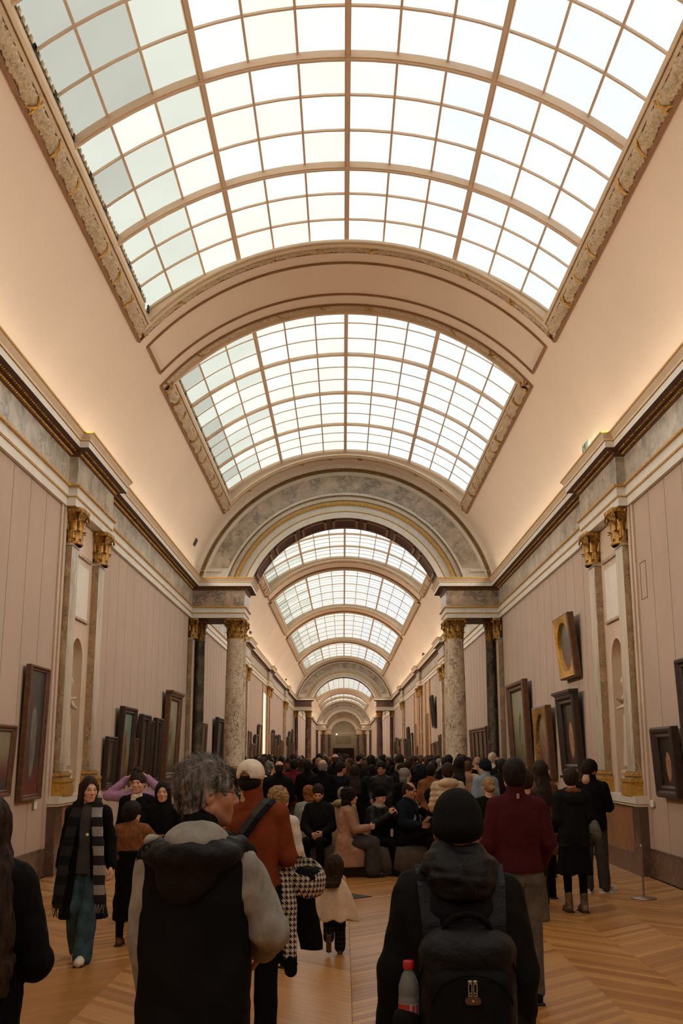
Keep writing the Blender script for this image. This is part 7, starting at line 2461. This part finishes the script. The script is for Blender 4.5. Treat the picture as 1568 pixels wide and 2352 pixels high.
tri = painting(Rr, 34.2, 38.6, 1.35, 2.62, CAN[2], BW, 'wide brown painting with panelled doors seen between the right-hand columns', .12, .16)
dl = MB()
for y_ in (-1.1, 0, 1.1): dl.box(-.07, -.03, y_ - .03, y_ + .03, .14, 1.14)
dl.build('divider', BW, tri)
rs_ = np.random.RandomState(12)
ORD = 'zeroth first second third fourth fifth sixth seventh eighth ninth tenth eleventh twelfth thirteenth fourteenth fifteenth sixteenth seventeenth eighteenth nineteenth twentieth twenty-first twenty-second twenty-third twenty-fourth twenty-fifth twenty-sixth twenty-seventh twenty-eighth twenty-ninth thirtieth thirty-first thirty-second thirty-third'.split()
for sgn in (-1, 1):
    y = 41.0; k_ = 1
    while y < 96:
        if any(abs(y + .8 - r) < 2.0 for r in RESS) or (sgn < 0 and 58.5 < y < 62.5) or (sgn > 0 and (55.5 < y < 60.8 or 65.8 < y < 70.2)):
            y += .8; continue
        w_ = rs_.uniform(.9, 2.2); h_ = rs_.uniform(.9, 1.9)
        k_ += 1; fr_n = ['dark', 'brown'][rs_.randint(2)]
        lbl = '%s-framed painting, %s beyond the marble arch on the %s wall' % (fr_n, ORD[k_], 'left' if sgn < 0 else 'right')
        painting(sgn, y, y + w_, 1.35, 1.35 + h_ + (.7 if rs_.rand() < .2 else 0), CAN[rs_.randint(8)], DW if fr_n == 'dark' else BW, lbl, .12, .13, .10, group='paintings in the second room')
        y += w_ + rs_.uniform(.15, .7)
painting(Rr, 53.3, 54.7, 3.05, 4.6, CAN[7], DW, 'black upright painting hung high above others on the second room right wall', .35, .12, .12)

# wall labels
for sgn, y_, z_ in ((-1, 15.95, 1.04), (1, 16.35, 1.05)):
    lb_ = MB(); lb_.obox((sgn * (W - .03), y_, z_), (.004, 0, 0), (0, .075, 0), (0, 0, .05)); lb_.box(min(sgn * (W - .026), sgn * W), max(sgn * (W - .026), sgn * W), y_ - .05, y_ + .05, z_ - .03, z_ + .03)
    tag(lb_.build('wall_label', M_PAPER), 'small white caption card on the %s' % ('left wall beside the tall arch-topped picture' if sgn < 0 else 'right wall below the carved black frame'), 'label')
for (ya_, yb_, za_, zb_) in ((16.0, 16.32, 4.05, 4.62),):
    hb_ = MB(); xx = (W - .006, W)
    for (a, b_, c, d) in ((ya_, yb_, za_, za_ + .012), (ya_, yb_, zb_ - .012, zb_), (ya_, ya_ + .012, za_, zb_), (yb_ - .012, yb_, za_, zb_)): hb_.box(*xx, a, b_, c, d)
    tag(hb_.build('access_panel', M_BROWN), 'thin outlined access panel high on the right wall beside the marble bay', 'hatch')
# stanchion
st = empty('stanchion', (3.68, 14.12, 0)); tag(st, 'low metal barrier post on a round flat base near the right wall', 'barrier post')
m_ = MB(); m_.lathe([(.001, 0), (.155, .0), (.158, .006), (.15, .014), (.04, .022), (.022, .030), (.001, .03)], n=28); m_.build('base', M_METAL, st)
m_ = MB(); m_.lathe([(.013, .02), (.013, .60)], n=12); m_.build('post', M_METAL, st)
m_ = MB(); m_.lathe([(.013, .60), (.018, .605), (.018, .635), (.012, .645), (.001, .648)], n=12); m_.build('top_knob', M_METAL, st)
# exit sign on the right cornice
ex = empty('exit_sign', (4.16, 18.1, 6.80)); tag(ex, 'small green and white emergency exit sign above the cornice on the right', 'sign')
C_EXG = plain('exit_green', (.03, .22, .12, 1), .5, .02)
m_ = MB(); m_.box(-.015, .015, -.25, .12, 0, .24); m_.build('sign_board', C_EXG, ex)
m_ = MB(); m_.box(-.022, -.015, -.35, -.26, -.0, .24); m_.box(-.015, .015, -.36, -.25, 0, .24); m_.build('white_side', M_PAPER, ex)
m_ = MB(); m_.tube([(-.018, -.03, .18), (-.018, -.05, .11)], .014, 5); m_.tube([(-.018, -.05, .11), (-.018, .0, .07), (-.018, -.01, .03)], .011, 5); m_.tube([(-.018, -.05, .11), (-.018, -.10, .07), (-.018, -.14, .06)], .011, 5); m_.tube([(-.018, .03, .13), (-.018, -.03, .15), (-.018, -.09, .13)], .009, 5)
m_.lathe([(.001, -.016), (.014, -.008), (.014, .008), (.001, .016)], (-.02, -.02, .212), 8); m_.box(-.019, -.016, -.22, -.17, .02, .22); m_.build('running_figure', M_PAPER, ex)
# bust
bs = empty('marble_bust', (3.92, 29.6, 0)); tag(bs, 'white marble bust on a pedestal in front of the right-hand columns', 'bust')
m_ = MB(); m_.box(-.22, .22, -.22, .22, 0, .12); m_.lathe([(.19, .12), (.17, .2), (.15, .28), (.145, 1.0), (.17, 1.08), (.20, 1.10), (.20, 1.16)], n=20); m_.build('pedestal', M_COLR, bs)
Jb = joints(head=(0, .0, 1.68), yaw=0)
bf = U([head_sdf('m')], .01)
vs_, q_ = snet(lambda P: smin(smin(bf((P - V3(0, 0, 1.68)).astype(F32)), ell((0, -.04, 1.40), (.17, .10, .12))(P), .04), U([cap((0, -.03, 1.16), (0, -.03, 1.30), .09, .06)], .02)(P), .03), (-.25, -.22, 1.12), (.25, .2, 1.84), .012)
bo_ = npmesh('head_and_shoulders', vs_, q_, M_STATUE, parent=bs)
vs_, q_ = snet(hair_curly(Jb, .108, 3, -.03, 80, .008), (-.2, -.25, 1.5), (.2, .2, 1.9), .010); npmesh('carved_hair', vs_, q_, M_STATUE, parent=bs)
bs.rotation_euler = (0, 0, R(140)); bs.scale = (1.12, 1.12, 1.0)
# slender statues in the niches
for sgn, side in ((-1, 'left'), (1, 'right')):
    stt = empty('niche_statue', (sgn * (W + .12), RESS[0] - .02, 1.15)); tag(stt, 'slender weathered marble statue on a small pedestal in the %s wall niche' % side, 'statue')
    m_ = MB(); m_.box(-.13, .13, -.16, .16, 0, .36); m_.box(-.15, .15, -.18, .18, 0, .06); m_.build('pedestal', M_STATUE, stt)
    Js = joints(fat=.8, elR=(.25, .05, 1.25), wrR=(.10, .2, 1.30), elL=(-.16, .1, 1.15), wrL=(.02, .22, 1.1))
    f_ = U([body_sdf(Js), skirt(Js, .05, 1.0, .13, .17)], .02)
    vs_, q_ = snet(lambda P: f_(P) + .008 * fn(P, 40, 3), (-.4, -.35, 0.0), (.4, .4, 1.56), .022)
    hv_, hq_, _ = head_mesh('f', .011)
    hv_ = hv_ + np.array(Js['head'])
    vv = np.concatenate([vs_, hv_]); qq = np.concatenate([q_, np.asarray(hq_) + len(vs_)])
    o_ = npmesh('figure', vv * .88, qq, M_STATUE, parent=stt); o_.location = (0, 0, .36); o_.rotation_euler = (0, 0, sgn * PI / 2)
# small dark ventilation hatch and conduit by the left springing of the vault, spot lamps on the far cornice
vh = MB(); a_ = R(24); e_ = Vector((-math.cos(a_), 0, math.sin(a_))); t_ = Vector((math.sin(a_), 0, math.cos(a_)))
vh.obox(Vector((0, 29.2, VZ)) + e_ * (VR - .01), e_ * .012, t_ * .10, Vector((0, .16, 0)))
tag(vh.build('vent_hatch', M_GRILLE), 'small dark square hatch in the vault just left of the marble arch', 'hatch')
cd = MB(); cd.box(-4.42, -4.39, 28.2, 28.24, 6.76, 7.15); tag(cd.build('conduit', M_BROWN), 'short dark pipe rising from the left cornice beside the marble arch', 'pipe')
for i, (x, y_) in enumerate(((-4.2, 44.2), (-4.2, 47.6), (-4.2, 78.0), (4.2, 58.0))):
    t = empty('spotlight', (x, y_, 6.77)); tag(t, 'small spotlight on the %s cornice of the second room, %s' % ('left' if x < 0 else 'right', ['first beyond the arch', 'second beyond the arch', 'third beyond the arch', 'alone'][i]), 'lamp')
    m_ = MB(); m_.tube([(0, 0, 0), (0, 0, .16)], .015, 5); m_.build('stem', M_GRILLE, t)
    m_ = MB(); m_.tube([(0, 0, .16), (.05, -.05, .28)], [.05, .07], 8); m_.build('lamp_head', M_GRILLE, t)
